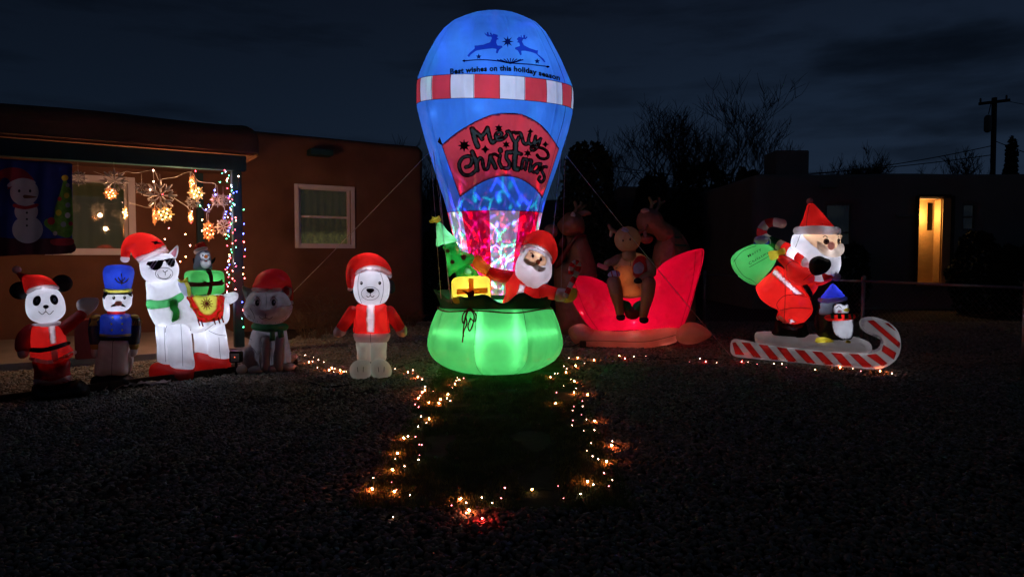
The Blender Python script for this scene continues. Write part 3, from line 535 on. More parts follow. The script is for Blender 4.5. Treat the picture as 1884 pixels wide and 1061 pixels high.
# ------------------------------------------------------------ blow-up figures on the left
def eyes(z, spots, body, r=(3, 4), mat='print_black', **k):
    for (x, y) in spots: p = z([(x, y)])[0]; spot(p[0], p[1], r[0], r[1], body, 'eye', mat, **k)
def panda():
    f = Fig(100, 6.2, name='inflatable_panda', label='blow-up panda in a red Santa suit and hat waving beside the toy soldier, far left', cat='inflatable figure')
    z = zc(0, 460, 3.538); q = lambda l: [(x / 3.538, 460 + y / 3.538, d, r) for (x, y, d, r) in l]
    puff(f, z([(205, 910), (230, 868), (330, 880), (450, 850), (520, 842), (575, 880), (585, 930), (540, 965), (420, 975), (300, 990), (215, 975)]), 26, 'boots', 'black', d=2)
    leg = puff(f, z([(215, 715), (330, 735), (450, 710), (455, 780), (462, 850), (350, 880), (232, 872), (222, 790)]), 30, 'trousers', 'dimmed_red')
    patch(z([(226, 838), (340, 852), (458, 812), (462, 848), (350, 880), (232, 870)]), leg, 'trouser_trim', 'dimmed_white', g=2.4)
    coat = puff(f, z([(208, 488), (300, 480), (392, 485), (425, 540), (440, 600), (485, 672), (400, 722), (300, 735), (205, 712), (195, 640), (188, 560)]), 34, 'santa_coat', 'red', g=2.8, d=4)
    patch(z([(312, 485), (358, 482), (368, 608), (326, 612)]), coat, 'coat_trim', 'white', cut=True, sm=False, g=2.3); patch(z([(330, 640), (372, 634), (380, 722), (340, 728)]), coat, 'coat_trim', 'dimmed_white', sm=False, g=2.6, off=.003)
    patch(z([(192, 636), (300, 632), (440, 594), (446, 618), (300, 662), (196, 662)]), coat, 'belt', 'print_black', off=.01, g=2.4)
    stroke([z([(200, 706), (300, 728), (380, 716), (430, 690), (488, 664)])], 7, coat, 'coat_hem', 'dimmed_white', off=.012)
    sweep(f, q([(395, 520, 4, 12), (450, 480, 8, 11), (525, 420, 12, 10)]), 'sleeve', 'dimmed_red'); puff(f, z([(498, 372), (500, 330), (545, 308), (600, 305), (640, 315), (636, 358), (600, 400), (552, 425), (520, 400)]), 8, 'mitten', 'dimmed_white', d=12)
    sweep(f, q([(205, 530, 0, 14), (160, 570, 6, 13), (150, 625, 12, 12)]), 'sleeve', 'dimmed_red'); puff(f, z([(115, 630), (165, 615), (190, 640), (185, 680), (150, 700), (118, 685)]), 9, 'mitten', 'dimmed_white', d=14)
    col = puff(f, z([(210, 478), (300, 465), (386, 458), (396, 484), (310, 500), (220, 494)]), 26, 'fur_collar', 'white', d=6, g=2.4); lamp(f, 86, 597, 10, .2)
    hd = puff(f, z([(165, 370), (168, 320), (185, 280), (230, 255), (300, 246), (370, 254), (408, 300), (424, 350), (425, 400), (390, 445), (330, 470), (270, 474), (210, 455), (176, 418)]), 32, 'head', 'white', d=10, g=2.6, bumps=[(295 / 3.538, 460 + 395 / 3.538, 14, 10, 6)])
    lamp(f, 86, 560, 8, 1.6); lamp(f, 84, 625, 6, 1.1); lamp(f, 84, 604, 10, .3)
    for (x, y, a) in ((240, 330, 25), (352, 322, -25)): spot(x / 3.538, 460 + y / 3.538, 7.2, 9.8, hd, 'eye_patch', 'black', rot=a); spot(x / 3.538 + .4, 460 + y / 3.538, 2.3, 2.9, hd, 'eye', 'print_white', off=.012); spot(x / 3.538 + .6, 460 + y / 3.538 + .4, 1.3, 1.7, hd, 'pupil', 'print_black', off=.016)
    spot(84.5, 460 + 368 / 3.538, 5.4, 3.6, hd, 'nose', 'print_black', off=.008)
    stroke([z([(298, 380), (298, 400)]), z([(250, 398), (275, 418), (298, 400), (322, 418), (348, 394)])], 1.2, hd, 'mouth', 'print_black')
    for (x, y) in ((135, 262), (405, 215)): ball(f, x / 3.538, 460 + y / 3.538, 6, 16.5, 16, 8, 'ear', 'black')
    h = puff(f, z([(158, 262), (148, 215), (145, 170), (200, 160), (270, 162), (330, 185), (376, 232), (378, 256), (270, 240), (180, 280)]), 28, 'hat', 'red', d=11, g=2.6); lamp(f, 75, 516, 14, .5)
    patch(z([(170, 285), (176, 258), (230, 236), (300, 224), (375, 230), (380, 256), (300, 250), (230, 262), (190, 284)]), [h, hd], 'hat_brim', 'white', cut=True, off=.008, g=2.2, parent=h)
    sweep(f, q([(160, 180, 6, 8), (130, 160, 2, 4), (115, 138, 0, 3)]), 'hat_tail', 'dimmed_red', parent=h); ball(f, 110 / 3.538, 460 + 128 / 3.538, 0, 7, 7, 7, 'pompom', 'dimmed_white', parent=h, n=16)
def soldier():
    f = Fig(208, 6.78, name='inflatable_toy_soldier', label='blow-up toy soldier with tall blue hat and black moustache, beside the white llama', cat='inflatable figure')
    z = zc(0, 460, 3.538); q = lambda l: [(x / 3.538, 460 + y / 3.538, d, r) for (x, y, d, r) in l]
    puff(f, z([(588, 850), (615, 815), (700, 808), (830, 805), (885, 845), (890, 880), (860, 892), (740, 900), (640, 902), (595, 888)]), 24, 'boots', 'black', d=4)
    legs = puff(f, z([(632, 578), (740, 574), (840, 578), (832, 700), (828, 812), (720, 818), (618, 814), (624, 700)]), 27, 'trousers', 'dimmed_white', R0=20)
    seams([z([(734, 590), (730, 700), (726, 812)])], legs, .9)
    puff(f, z([(828, 660), (862, 650), (872, 700), (855, 790), (830, 806)]), 12, 'trouser_leg', 'dimmed_white', d=-10)
    coat = puff(f, z([(650, 432), (700, 412), (810, 410), (858, 428), (862, 500), (850, 585), (740, 590), (642, 585), (646, 510)]), 27, 'tunic', 'navy', d=4, g=2.5); lamp(f, 213, 584, 18, .5); lamp(f, 213, 594, -4, .4)
    patch(z([(644, 545), (740, 552), (856, 543), (856, 556), (740, 565), (644, 560)]), coat, 'tunic_cord', 'gold', g=2)
    patch(z([(642, 562), (740, 568), (852, 560), (850, 586), (740, 592), (642, 586)]), coat, 'tunic_hem', 'black', g=2)
    for (x, y) in ((733, 440), (790, 440), (725, 480), (795, 480), (728, 520), (795, 520)): spot(x / 3.538, 460 + y / 3.538, 1.8, 1.8, coat, 'button', 'print_yellow')
    for s, x in ((-1, 622), (1, 872)):
        sweep(f, q([(x, 450, 0, 10), (x + s * 6, 520, 3, 10.5), (x, 592, 8, 9.5)]), 'sleeve', 'dark_blue'); sweep(f, q([(x, 598, 8, 8), (x, 622, 9, 8)]), 'cuff', 'gold'); puff(f, z([(x - 25, 628), (x + 20, 626), (x + 22, 665), (x, 690), (x - 26, 680)]), 7, 'glove', 'dimmed_white', d=10)
        ep = ball(f, x / 3.538, 460 + 434 / 3.538, 4, 9, 4.5, 9, 'epaulette', 'gold', n=20)
        for k in range(7): a = f.pt([((x - 26 + k * 9) / 3.538, 460 + 442 / 3.538)], 8)[0]; line3([a, a + f.n * .02 + f.u * s * .01 * k * .5 - f.up * .03, a + f.n * .02 + f.u * s * .02 - f.up * .07], .004, 'fringe', 'gold', ep)
    col = puff(f, z([(697, 394), (815, 394), (816, 420), (697, 420)]), 18, 'collar', 'red', d=5, sm=False, g=2.4); lamp(f, 213, 575, 12, .2)
    hd = puff(f, z([(668, 322), (672, 295), (700, 278), (850, 280), (860, 320), (852, 362), (815, 394), (760, 400), (700, 396), (676, 365)]), 25, 'head', 'skin', d=6, g=2.4); hd.mat = 'white'; lamp(f, 216, 555, 8, 1.35)
    for pp in ([(668, 300), (680, 282), (710, 280), (690, 300), (678, 322)], [(862, 300), (850, 282), (820, 278), (845, 298)]): patch(z(pp), hd, 'hair', 'black', g=2)
    eyes(z, [(741, 310), (811, 310)], hd, (2.6, 3.2)); 
    for (x, y) in ((739, 307), (809, 307)): spot(x / 3.538, 460 + y / 3.538, .9, 1.1, hd, 'eye_glint', 'print_white', off=.008)
    ball(f, 771 / 3.538, 460 + 340 / 3.538, 31, 6, 4.8, 4, 'nose', 'peach', n=16)
    patch(z([(720, 368), (738, 352), (760, 346), (771, 350), (784, 346), (802, 352), (820, 370), (800, 368), (784, 362), (771, 356), (758, 362), (740, 368)]), hd, 'moustache', 'print_black', g=1.5)
    stroke([z([(740, 290), (750, 287)]), z([(802, 287), (812, 290)])], 1.1, hd, 'eyebrow', 'print_black', sm=False)
    hat = puff(f, z([(680, 292), (682, 250), (672, 190), (670, 140), (690, 104), (765, 94), (850, 104), (874, 140), (866, 200), (855, 250), (852, 292), (765, 300)]), 27, 'hat', 'navy', d=6, g=2.4); lamp(f, 218, 512, 18, 1.3, (.8, .85, 1)); lamp(f, 218, 506, 2, .8)
    patch(z([(681, 250), (765, 256), (855, 250), (853, 274), (765, 280), (681, 274)]), hat, 'hat_band', 'yellow', cut=True, g=2.2); lamp(f, 218, 533, 12, .35, (1, 1, .8))
    patch(z([(681, 275), (765, 281), (853, 275), (850, 292), (765, 299), (683, 292)]), hat, 'hat_peak', 'black', g=2)
    stroke([z([(790, 155), (795, 190), (792, 222)]), z([(750, 185), (765, 205), (792, 215), (820, 205), (836, 185)]), z([(770, 178), (780, 195), (792, 208)]), z([(812, 180), (803, 196)])], 2.4, hat, 'hat_emblem', 'print_brown')
    return f
def llama():
    f = Fig(345, 7.3, name='inflatable_llama', label='lit white blow-up llama in sunglasses and Santa hat carrying gifts and a penguin', cat='inflatable figure')
    z = zc(200, 400, 3.315); q = lambda l: [(200 + x / 3.315, 400 + y / 3.315, d, r) for (x, y, d, r) in l]; X = lambda x, y: (200 + x / 3.315, 400 + y / 3.315)
    bd = puff(f, z([(232, 378), (320, 370), (415, 360), (430, 400), (452, 440), (490, 470), (560, 478), (640, 470), (700, 472), (728, 510), (740, 570), (725, 640), (660, 665), (580, 698), (500, 706), (400, 695), (300, 668), (262, 620), (235, 550), (230, 460)]), 40, 'body', 'white', g=2.8, R0=36)
    for (x, y, d, p) in ((320, 440, 4, 2.2), (320, 560, 0, 1.5), (470, 600, 0, 1.4), (620, 590, 0, 1.6), (560, 650, 28, .3), (340, 640, 22, .3), (700, 560, 14, .5)): lamp(f, *X(x, y), d, p)
    def leg(pts, d, th, lx, ly, p): a = puff(f, z(pts), th, 'leg', 'white', d=d, g=3, R0=16); lamp(f, *X(lx, ly), d, p); return a
    l1 = leg([(286, 655), (330, 640), (382, 655), (385, 780), (388, 890), (305, 885), (295, 770)], 14, 15, 338, 700, .9); lamp(f, *X(342, 800), 14, .25)
    l2 = leg([(344, 680), (380, 640), (430, 628), (480, 640), (502, 690), (512, 800), (522, 902), (450, 912), (376, 890), (360, 780)], 26, 20, 430, 690, 1.3); lamp(f, *X(445, 800), 26, .4)
    l3 = leg([(520, 690), (600, 690), (612, 780), (616, 850), (570, 850), (528, 842), (522, 770)], -26, 14, 568, 720, .6); lamp(f, *X(568, 790), -26, .25)
    l4 = leg([(590, 690), (640, 655), (700, 640), (718, 700), (730, 780), (742, 862), (680, 868), (612, 850), (605, 780)], -14, 20, 662, 720, 1.2); lamp(f, *X(672, 800), -14, .35)
    seams([z([(345, 700), (352, 665), (390, 640), (440, 632), (490, 655), (500, 690)])], l2, 1.); seams([z([(585, 690), (640, 650)]), z([(610, 690), (660, 712), (718, 720)])], [l4, bd], .9); seams([z([(338, 660), (342, 780), (348, 880)])], l1, .8); seams([z([(440, 650), (448, 780), (452, 905)])], l2, .8); seams([z([(672, 730), (676, 800), (682, 862)])], l4, .8)
    fr = puff(f, z([(248, 930), (262, 890), (310, 872), (385, 885), (450, 910), (520, 900), (528, 950), (510, 990), (430, 1002), (330, 992), (262, 975)]), 20, 'front_boots', 'red', d=18); lamp(f, *X(330, 930), 18, .12); lamp(f, *X(450, 945), 18, .1)
    rr = puff(f, z([(518, 850), (540, 828), (610, 842), (680, 862), (742, 858), (750, 910), (745, 950), (660, 958), (580, 955), (525, 950)]), 20, 'rear_boots', 'red', d=-16); lamp(f, *X(580, 900), -16, .2); lamp(f, *X(690, 910), -16, .2)
    puff(f, z([(695, 478), (730, 462), (765, 455), (790, 465), (788, 498), (760, 522), (735, 530), (712, 512)]), 10, 'tail', 'white', d=-8); lamp(f, *X(745, 492), -8, .25)
    patch(z([(233, 503), (300, 506), (370, 494), (435, 460), (450, 462), (460, 490), (430, 518), (370, 545), (300, 556), (236, 555)]), bd, 'scarf', 'green', cut=True, g=2.3)
    sc = puff(f, z([(362, 500), (400, 488), (425, 500), (426, 535), (440, 560), (438, 610), (415, 618), (388, 626), (384, 570), (368, 540)]), 5, 'scarf_end', 'green', d=37, g=2.4); lamp(f, *X(405, 560), 33, .1, (1, 1, 1))
    rug = patch(z([(478, 482), (580, 480), (698, 474), (704, 520), (700, 580), (690, 615), (640, 632), (590, 640), (548, 628), (530, 590), (505, 550), (490, 515)]), bd, 'saddle_blanket', 'red', cut=True, g=2.3, off=.005)
    patch(z([(512, 480), (585, 478), (652, 474), (665, 520), (655, 565), (620, 595), (585, 594), (555, 570), (530, 530)]), rug, 'blanket_panel', 'yellow', cut=True, g=2., off=.004, parent=bd)
    stroke([z([(488, 486), (505, 515), (500, 545), (540, 565), (545, 598), (582, 608), (605, 634), (640, 614), (662, 608), (668, 578), (690, 565), (682, 540), (692, 515), (668, 490), (672, 476)])], 3, rug, 'blanket_border', 'yellow', off=.006, parent=bd)
    for k in range(6): a = math.pi * k / 6; stroke([z([(598 - 38 * math.cos(a), 525 - 38 * math.sin(a)), (598 + 38 * math.cos(a), 525 + 38 * math.sin(a))])], 1.5, rug, 'snowflake_print', 'print_red', off=.012, sm=False, parent=bd)
    stroke([z(circle(598, 525, 20, 20) + [(618, 525)])], 1.2, rug, 'snowflake_print', 'print_red', off=.012, parent=bd)
    stroke([z([(x, 618 + j), (x + 6, 640 + j), (x + 10, 652 + j)]) for x, j in ((545, 5), (565, 10), (640, -2), (668, -8), (690, -15))], 2.6, bd, 'tassel', 'maroon', off=.01)
    hd = puff(f, z([(190, 300), (196, 270), (230, 238), (300, 222), (370, 222), (402, 250), (425, 290), (430, 325), (416, 372), (370, 394), (300, 400), (245, 392), (205, 355)]), 32, 'head', 'white', d=14, g=2.5, bumps=[(*X(338, 345), 16, 11, 11)])
    lamp(f, *X(310, 310), 14, 2.6); lamp(f, *X(330, 345), 34, .3)
    stroke([z(circle(338, 342, 53, 36) + [(391, 342)])], .9, hd, 'muzzle_seam', 'print_black'); stroke([z([(330, 322), (340, 334), (352, 328), (360, 322)]), z([(345, 334), (345, 352)]), z([(298, 345), (310, 366), (345, 374), (370, 362), (380, 345)])], 1.3, hd, 'mouth', 'print_black')
    patch(z([(228, 288), (238, 270), (262, 266), (332, 258), (334, 276), (322, 300), (302, 318), (278, 322), (258, 314), (250, 296)]), hd, 'sunglass_lens', 'print_black', g=2, sm=False)
    patch(z([(338, 256), (370, 250), (400, 246), (406, 270), (400, 296), (384, 304), (368, 296), (352, 276)]), hd, 'sunglass_lens', 'print_black', g=2, sm=False)
    stroke([z([(322, 272), (340, 262), (356, 262)])], 2.4, hd, 'sunglass_bridge', 'print_black')
    stroke([z([(246, 314), (276, 268)]), z([(258, 320), (296, 266)]), z([(356, 285), (378, 250)]), z([(372, 298), (396, 250)])], 2.2, hd, 'lens_shine', 'print_white', off=.01, sm=False)
    er = puff(f, z([(366, 222), (390, 196), (420, 168), (426, 200), (416, 240), (402, 256), (385, 240)]), 6, 'ear', 'white', d=12, g=2.2); lamp(f, *X(405, 215), 12, .12); patch(z([(382, 218), (412, 184), (414, 214), (404, 240), (392, 232)]), er, 'ear_lining', 'pink', cut=True, g=1.6)
    hat = puff(f, z([(176, 262), (150, 236), (140, 210), (134, 235), (128, 246), (84, 244), (78, 215), (84, 170), (108, 126), (150, 102), (200, 94), (260, 105), (310, 132), (348, 172), (352, 200), (270, 236), (200, 268)]), 26, 'hat', 'red', d=16, g=2.5)
    lamp(f, *X(240, 160), 18, 1.6); lamp(f, *X(150, 160), 16, .6); lamp(f, *X(104, 205), 16, .15)
    patch(z([(164, 244), (250, 212), (340, 168), (352, 186), (362, 212), (270, 246), (190, 280), (176, 266)]), [hat, hd], 'hat_brim', 'white', cut=True, off=.008, g=2.2, parent=hat)
    ball(f, *X(104, 252), 16, 7.4, 6.6, 7, 'pompom', 'white', parent=hat, n=18); lamp(f, *X(104, 252), 16, .12)
    patch(z([(255, 148), (280, 146), (300, 140), (298, 150), (335, 158), (300, 160), (280, 166), (275, 156)]), hat, 'hat_print', 'print_black', g=1.5, sm=False)
    gb = ball(f, *X(584, 396), 2, 32, 22.5, 20, 'gift_box', 'green', e=6, n=60, yaw=18); lamp(f, *X(560, 380), 0, 1.2, (1, 1, .9)); lamp(f, *X(640, 390), 4, .9, (1, 1, .9))
    patch(z([(588, 318), (620, 316), (636, 360), (634, 420), (622, 468), (600, 470), (612, 420), (612, 360)]), gb, 'gift_ribbon', 'print_brown', g=2); patch(z([(478, 394), (560, 396), (690, 388), (690, 412), (560, 422), (480, 418)]), gb, 'gift_ribbon', 'print_brown', g=2, off=.006)
    puff(f, z([(568, 376), (600, 392), (634, 388), (666, 386), (692, 372), (692, 412), (664, 410), (634, 412), (600, 408), (570, 418)]), 4, 'gift_bow', 'maroon', d=22, g=2, sm=False); spot(*X(634, 400), 4, 3.4, gb, 'bow_knot', 'print_red', off=.09)
    wb = puff(f, z([(424, 392), (460, 386), (520, 384), (530, 430), (526, 476), (480, 482), (450, 470), (432, 430)]), 14, 'gift_box', 'lilac', d=14, g=2.4); lamp(f, *X(478, 430), 14, .6); patch(z([(456, 388), (484, 386), (500, 430), (504, 480), (482, 482), (474, 430)]), wb, 'gift_ribbon', 'yellow', cut=True, g=2, sm=False)
    puff(f, z([(420, 375), (450, 382), (476, 362), (486, 370), (484, 388), (450, 398), (432, 392)]), 4, 'gift_bow', 'yellow', d=20, g=2)
    pb = puff(f, z([(518, 315), (520, 270), (530, 235), (545, 206), (580, 196), (612, 208), (622, 240), (628, 280), (628, 315), (575, 322)]), 15, 'penguin_body', 'smoke', d=4, g=2.2); lamp(f, *X(578, 250), 8, .5)
    patch(z([(556, 222), (578, 206), (592, 214), (612, 212), (618, 236), (604, 258), (574, 258), (560, 244)]), pb, 'face', 'white', cut=True, g=1.6); patch(z([(560, 264), (590, 256), (620, 264), (622, 292), (600, 310), (572, 305), (560, 285)]), pb, 'belly', 'white', cut=True, g=1.6)
    eyes(z, [(574, 232), (606, 230)], pb, (1.6, 2.2)); patch(z([(580, 240), (592, 226), (606, 238), (594, 250)]), pb, 'beak', 'orange', off=.012, g=1.4); patch(z([(584, 256), (592, 262), (604, 258), (600, 272), (592, 268), (586, 272)]), pb, 'bow_tie', 'print_red', off=.009, g=1.3)
    for w in ([(522, 300), (514, 270), (513, 245), (530, 262), (534, 290)], [(620, 285), (625, 262), (650, 242), (648, 262), (634, 280)]): puff(f, z(w), 4, 'wing', 'black', d=4, g=2)
    ph = puff(f, z([(524, 206), (524, 180), (532, 164), (560, 152), (580, 150), (590, 168), (598, 186), (560, 196)]), 13, 'penguin_hat', 'red', d=5, g=2.2); patch(z([(518, 206), (540, 188), (594, 178), (602, 196), (560, 206), (528, 224)]), [ph, pb], 'penguin_hat_brim', 'white', off=.012, g=1.6, parent=ph)
    return f
def kitten():
    f = Fig(494, 7.72, name='inflatable_kitten', label='grey blow-up kitten sitting in red hat and green scarf by the porch post', cat='inflatable figure')
    z = zc(420, 440, 3.789); q = lambda l: [(420 + x / 3.789, 440 + y / 3.789, d, r) for (x, y, d, r) in l]; X = lambda x, y: (420 + x / 3.789, 440 + y / 3.789)
    bd = puff(f, z([(190, 620), (290, 618), (395, 622), (415, 690), (432, 770), (432, 870), (350, 890), (240, 892), (122, 880), (112, 830), (130, 760), (150, 690), (165, 640)]), 34, 'body', 'cat_grey')
    for l in ([(240, 680), (225, 760), (232, 880)], [(290, 700), (285, 790), (300, 880)], [(350, 690), (352, 800), (340, 880)]): pass
    fl = [sweep(f, q([(x, 690, 24, 9), (x - 6, 780, 28, 9.5), (x - 8, 868, 30, 9)]), 'front_leg', 'cat_grey') for x in (262, 356)]
    sweep(f, q([(150, 790, 12, 16), (160, 850, 16, 15)]), 'haunch', 'cat_grey'); 
    for (x, y, a, b) in ((95, 890, 10.5, 9), (192, 894, 13, 8.5), (312, 885, 11, 6.5), (420, 872, 12, 7)): ball(f, *X(x, y), 26, a, b, 12, 'paw', 'cat_white', n=20)
    sweep(f, q([(400, 860, -20, 6), (440, 850, -22, 6.5)]), 'tail', 'cat_grey'); ball(f, *X(460, 826), -22, 6.5, 6.5, 6.5, 'tail_tip', 'cat_white', n=16)
    hd = puff(f, z([(102, 490), (118, 440), (135, 400), (175, 362), (260, 352), (362, 362), (415, 395), (438, 450), (444, 492), (420, 540), (380, 572), (330, 592), (258, 594), (190, 578), (130, 548)]), 36, 'head', 'cat_grey', d=12, g=2.6, bumps=[(*X(262, 525), 22, 12, 6)])
    patch(z([(102, 492), (140, 456), (200, 474), (255, 505), (310, 480), (370, 468), (442, 458), (444, 496), (420, 540), (380, 570), (330, 590), (258, 592), (190, 576), (130, 546)]), hd, 'muzzle_fur', 'cat_white', g=2.6)
    for (x, y) in ((202, 438), (316, 436)): spot(*X(x, y), 6, 11, hd, 'eye_white', 'cat_white', off=.006); spot(*X(x, y + 6), 3.9, 6, hd, 'eye', 'print_black', off=.011); spot(*X(x + 5, y), 1.1, 1.6, hd, 'eye_glint', 'print_white', off=.015)
    stroke([z([(178, 430), (200, 402), (225, 430)]), z([(292, 428), (316, 400), (342, 428)])], 1.1, hd, 'eyelid', 'print_black'); ball(f, *X(262, 496), 48, 8.5, 4.8, 4, 'nose', 'pink', n=16).mat = 'cat_white'
    stroke([z([(262, 515), (260, 548)]), z([(215, 540), (235, 556), (260, 548), (288, 556), (308, 540)]), z([(150, 480), (175, 520), (185, 555)]), z([(95, 500), (150, 540)]), z([(330, 470), (390, 468), (440, 460)])], .9, hd, 'mouth', 'print_black')
    puff(f, z([(98, 326), (135, 335), (176, 352), (160, 390), (128, 426), (108, 384)]), 7, 'ear', 'cat_grey', d=6, g=2.4); e2 = puff(f, z([(366, 345), (400, 325), (438, 328), (442, 372), (418, 416), (385, 388)]), 7, 'ear', 'cat_grey', d=6, g=2.4); patch(z([(385, 350), (425, 342), (420, 390), (395, 375)]), e2, 'ear_lining', 'maroon', g=2)
    hat = puff(f, z([(174, 340), (182, 295), (205, 250), (245, 222), (300, 206), (355, 208), (400, 232), (430, 275), (440, 320), (430, 335), (400, 325), (365, 345), (270, 350)]), 32, 'hat', 'dimmed_red', d=12, g=2.8)
    patch(z([(172, 337), (270, 344), (366, 338), (364, 366), (270, 374), (172, 366)]), [hat, hd], 'hat_brim', 'cat_white', off=.01, g=2.4, parent=hat); sweep(f, q([(425, 330, 4, 5), (438, 370, 2, 4), (440, 415, 2, 3.5)]), 'hat_tail', 'dimmed_red', parent=hat); ball(f, *X(438, 442), 2, 4.2, 4.2, 4.2, 'pompom', 'cat_white', parent=hat, n=14)
    sc = sweep(f, q([(188, 604, 8, 7), (290, 612, 22, 7.5), (392, 608, 8, 7)]), 'scarf', 'dark_green'); puff(f, z([(288, 612), (322, 620), (326, 690), (290, 698)]), 3, 'scarf_end', 'dark_green', d=32, sm=False, parent=sc); puff(f, z([(340, 620), (384, 624), (388, 666), (350, 680)]), 3, 'scarf_end', 'dark_green', d=32, sm=False, parent=sc)
    seams([z([(130, 740), (170, 760), (200, 800)]), z([(140, 690), (165, 700)])], bd, .8)
    lamp(f, *X(262, 420), 0, 1.9); lamp(f, *X(280, 280), 6, 1.0); lamp(f, *X(280, 680), -10, 1.0); lamp(f, *X(280, 800), -10, 1.0); seams([z([(262, 376), (266, 430), (262, 482)])], hd, .8); seams([z([(236, 700), (226, 790), (236, 880)]), z([(300, 720), (304, 800), (300, 880)])], bd, .8)  # lamps added inside to brighten the kitten
def bear():
    f = Fig(682, 7.3, name='inflatable_bear', label='white blow-up bear in red Santa coat and hat, left of the balloon basket', cat='inflatable figure')
    z = zc(420, 440, 3.789); q = lambda l: [(420 + x / 3.789, 440 + y / 3.789, d, r) for (x, y, d, r) in l]; X = lambda x, y: (420 + x / 3.789, 440 + y / 3.789)
    for pts, cx in (([(846, 905), (856, 870), (890, 840), (940, 832), (988, 850), (998, 900), (990, 945), (950, 968), (900, 974), (858, 950)], 920), ([(990, 900), (998, 850), (1050, 828), (1095, 838), (1128, 872), (1140, 910), (1128, 945), (1085, 964), (1030, 962), (998, 940)], 1065)):
        ft = puff(f, z(pts), 26, 'foot', 'dimmed_white', d=10); stroke([z([(cx - 20, 890), (cx - 16, 925)]), z([(cx + 22, 888), (cx + 20, 925)])], 1., ft, 'toe_seam', 'print_black')
    puff(f, z([(890, 712), (945, 708), (994, 712), (994, 850), (945, 856), (900, 845), (896, 780)]), 17, 'leg', 'dimmed_white', d=0); puff(f, z([(990, 712), (1045, 708), (1104, 712), (1102, 780), (1098, 840), (1045, 850), (990, 848)]), 17, 'leg', 'dimmed_white', d=0)
    lamp(f, *X(942, 770), 0, .22, (.85, 1, .9)); lamp(f, *X(1048, 770), 0, .22, (.85, 1, .9)); lamp(f, *X(920, 905), 8, .22, (.85, 1, .9)); lamp(f, *X(1065, 900), 8, .22, (.85, 1, .9))  # added lamps for light that leaks down into legs and feet
    sk = puff(f, z([(874, 655), (940, 650), (1060, 650), (1126, 655), (1124, 688), (1104, 716), (1040, 722), (960, 722), (894, 714), (876, 690)]), 28, 'coat_hem', 'dimmed_white', d=2, R0=14); lamp(f, *X(1000, 680), 0, .25)
    seams([z([(990, 655), (992, 720)])], sk)
    ct = puff(f, z([(888, 465), (930, 450), (1000, 448), (1085, 450), (1108, 470), (1120, 540), (1122, 600), (1118, 655), (1000, 662), (880, 655), (874, 600), (878, 540)]), 28, 'santa_coat', 'red', g=2.6)
    lamp(f, *X(1000, 520), 0, 2.0); lamp(f, *X(1000, 610), 4, .9)
    patch(z([(966, 455), (1022, 455), (1024, 560), (1018, 652), (966, 652), (958, 560)]), ct, 'coat_trim', 'white', cut=True, sm=False, g=2.2)
    sweep(f, q([(865, 500, 0, 10), (830, 560, 2, 11), (790, 618, 6, 10)]), 'sleeve', 'red'); lamp(f, *X(835, 550), 2, .12); sweep(f, q([(1125, 500, 0, 10), (1158, 556, 2, 11), (1194, 612, 6, 10)]), 'sleeve', 'red'); lamp(f, *X(1150, 545), 2, .12)
    puff(f, z([(760, 598), (795, 615), (826, 642), (800, 672), (765, 680), (738, 668), (735, 635)]), 10, 'paw', 'dimmed_white', d=8, g=2.4); puff(f, z([(1234, 596), (1246, 640), (1238, 668), (1212, 678), (1185, 666), (1164, 642), (1200, 615)]), 10, 'paw', 'dimmed_white', d=8, g=2.4)
    for x in (868, 1134): ball(f, *X(x, 330), -2, 8, 13, 6, 'ear', 'dark_blue', n=20, rot=8 if x < 1000 else -8)
    hd = puff(f, z([(872, 330), (880, 275), (905, 240), (960, 222), (1040, 222), (1095, 246), (1122, 295), (1124, 360), (1110, 415), (1075, 448), (1000, 462), (935, 452), (895, 425), (875, 380)]), 32, 'head', 'white', d=8, g=2.5, bumps=[(*X(990, 370), 14, 10, 12)])
    lamp(f, *X(1000, 330), 8, 2.7); stroke([z(circle(990, 378, 62, 46) + [(1052, 378)])], .8, hd, 'muzzle_seam', 'print_slate')
    patch(z([(962, 352), (975, 343), (1005, 343), (1018, 352), (1008, 368), (990, 376), (972, 368)]), hd, 'nose', 'print_black', g=1.6); stroke([z([(990, 374), (990, 392)]), z([(964, 394), (976, 404), (990, 394), (1004, 404), (1018, 392)])], 1.2, hd, 'mouth', 'print_black')
    eyes(z, [(928, 306), (1056, 306)], hd, (2.6, 3.2)); seams([z([(916, 232), (904, 300), (908, 380), (930, 448)]), z([(1062, 238), (1080, 300), (1078, 380), (1058, 448)])], hd, .8)
    seams([z([(886, 470), (884, 560), (880, 650)]), z([(1104, 470), (1112, 560), (1116, 650)])], ct, .8, 'thread')
    for x in (926, 1054): spot(*X(x - 1, 303), .9, 1.1, hd, 'eye_glint', 'print_white', off=.009)
    hat = puff(f, z([(886, 250), (884, 215), (886, 250), (882, 290), (872, 335), (852, 345), (832, 330), (822, 280), (822, 220), (838, 160), (885, 116), (950, 96), (1020, 100), (1080, 132), (1118, 175), (1136, 215), (1128, 250), (1080, 222), (1000, 206), (930, 218)]), 28, 'hat', 'red', d=10, g=2.5)
    lamp(f, *X(980, 150), 14, 1.6); lamp(f, *X(850, 270), 12, .12)
    patch(z([(887, 226), (935, 192), (1000, 180), (1070, 190), (1136, 232), (1132, 272), (1080, 240), (1000, 222), (940, 230), (888, 250)]), [hat, hd], 'hat_brim', 'white', cut=True, off=.008, g=2.2, parent=hat); ball(f, *X(850, 344), 10, 4.6, 4.6, 4.6, 'pompom', 'white', parent=hat, n=14)

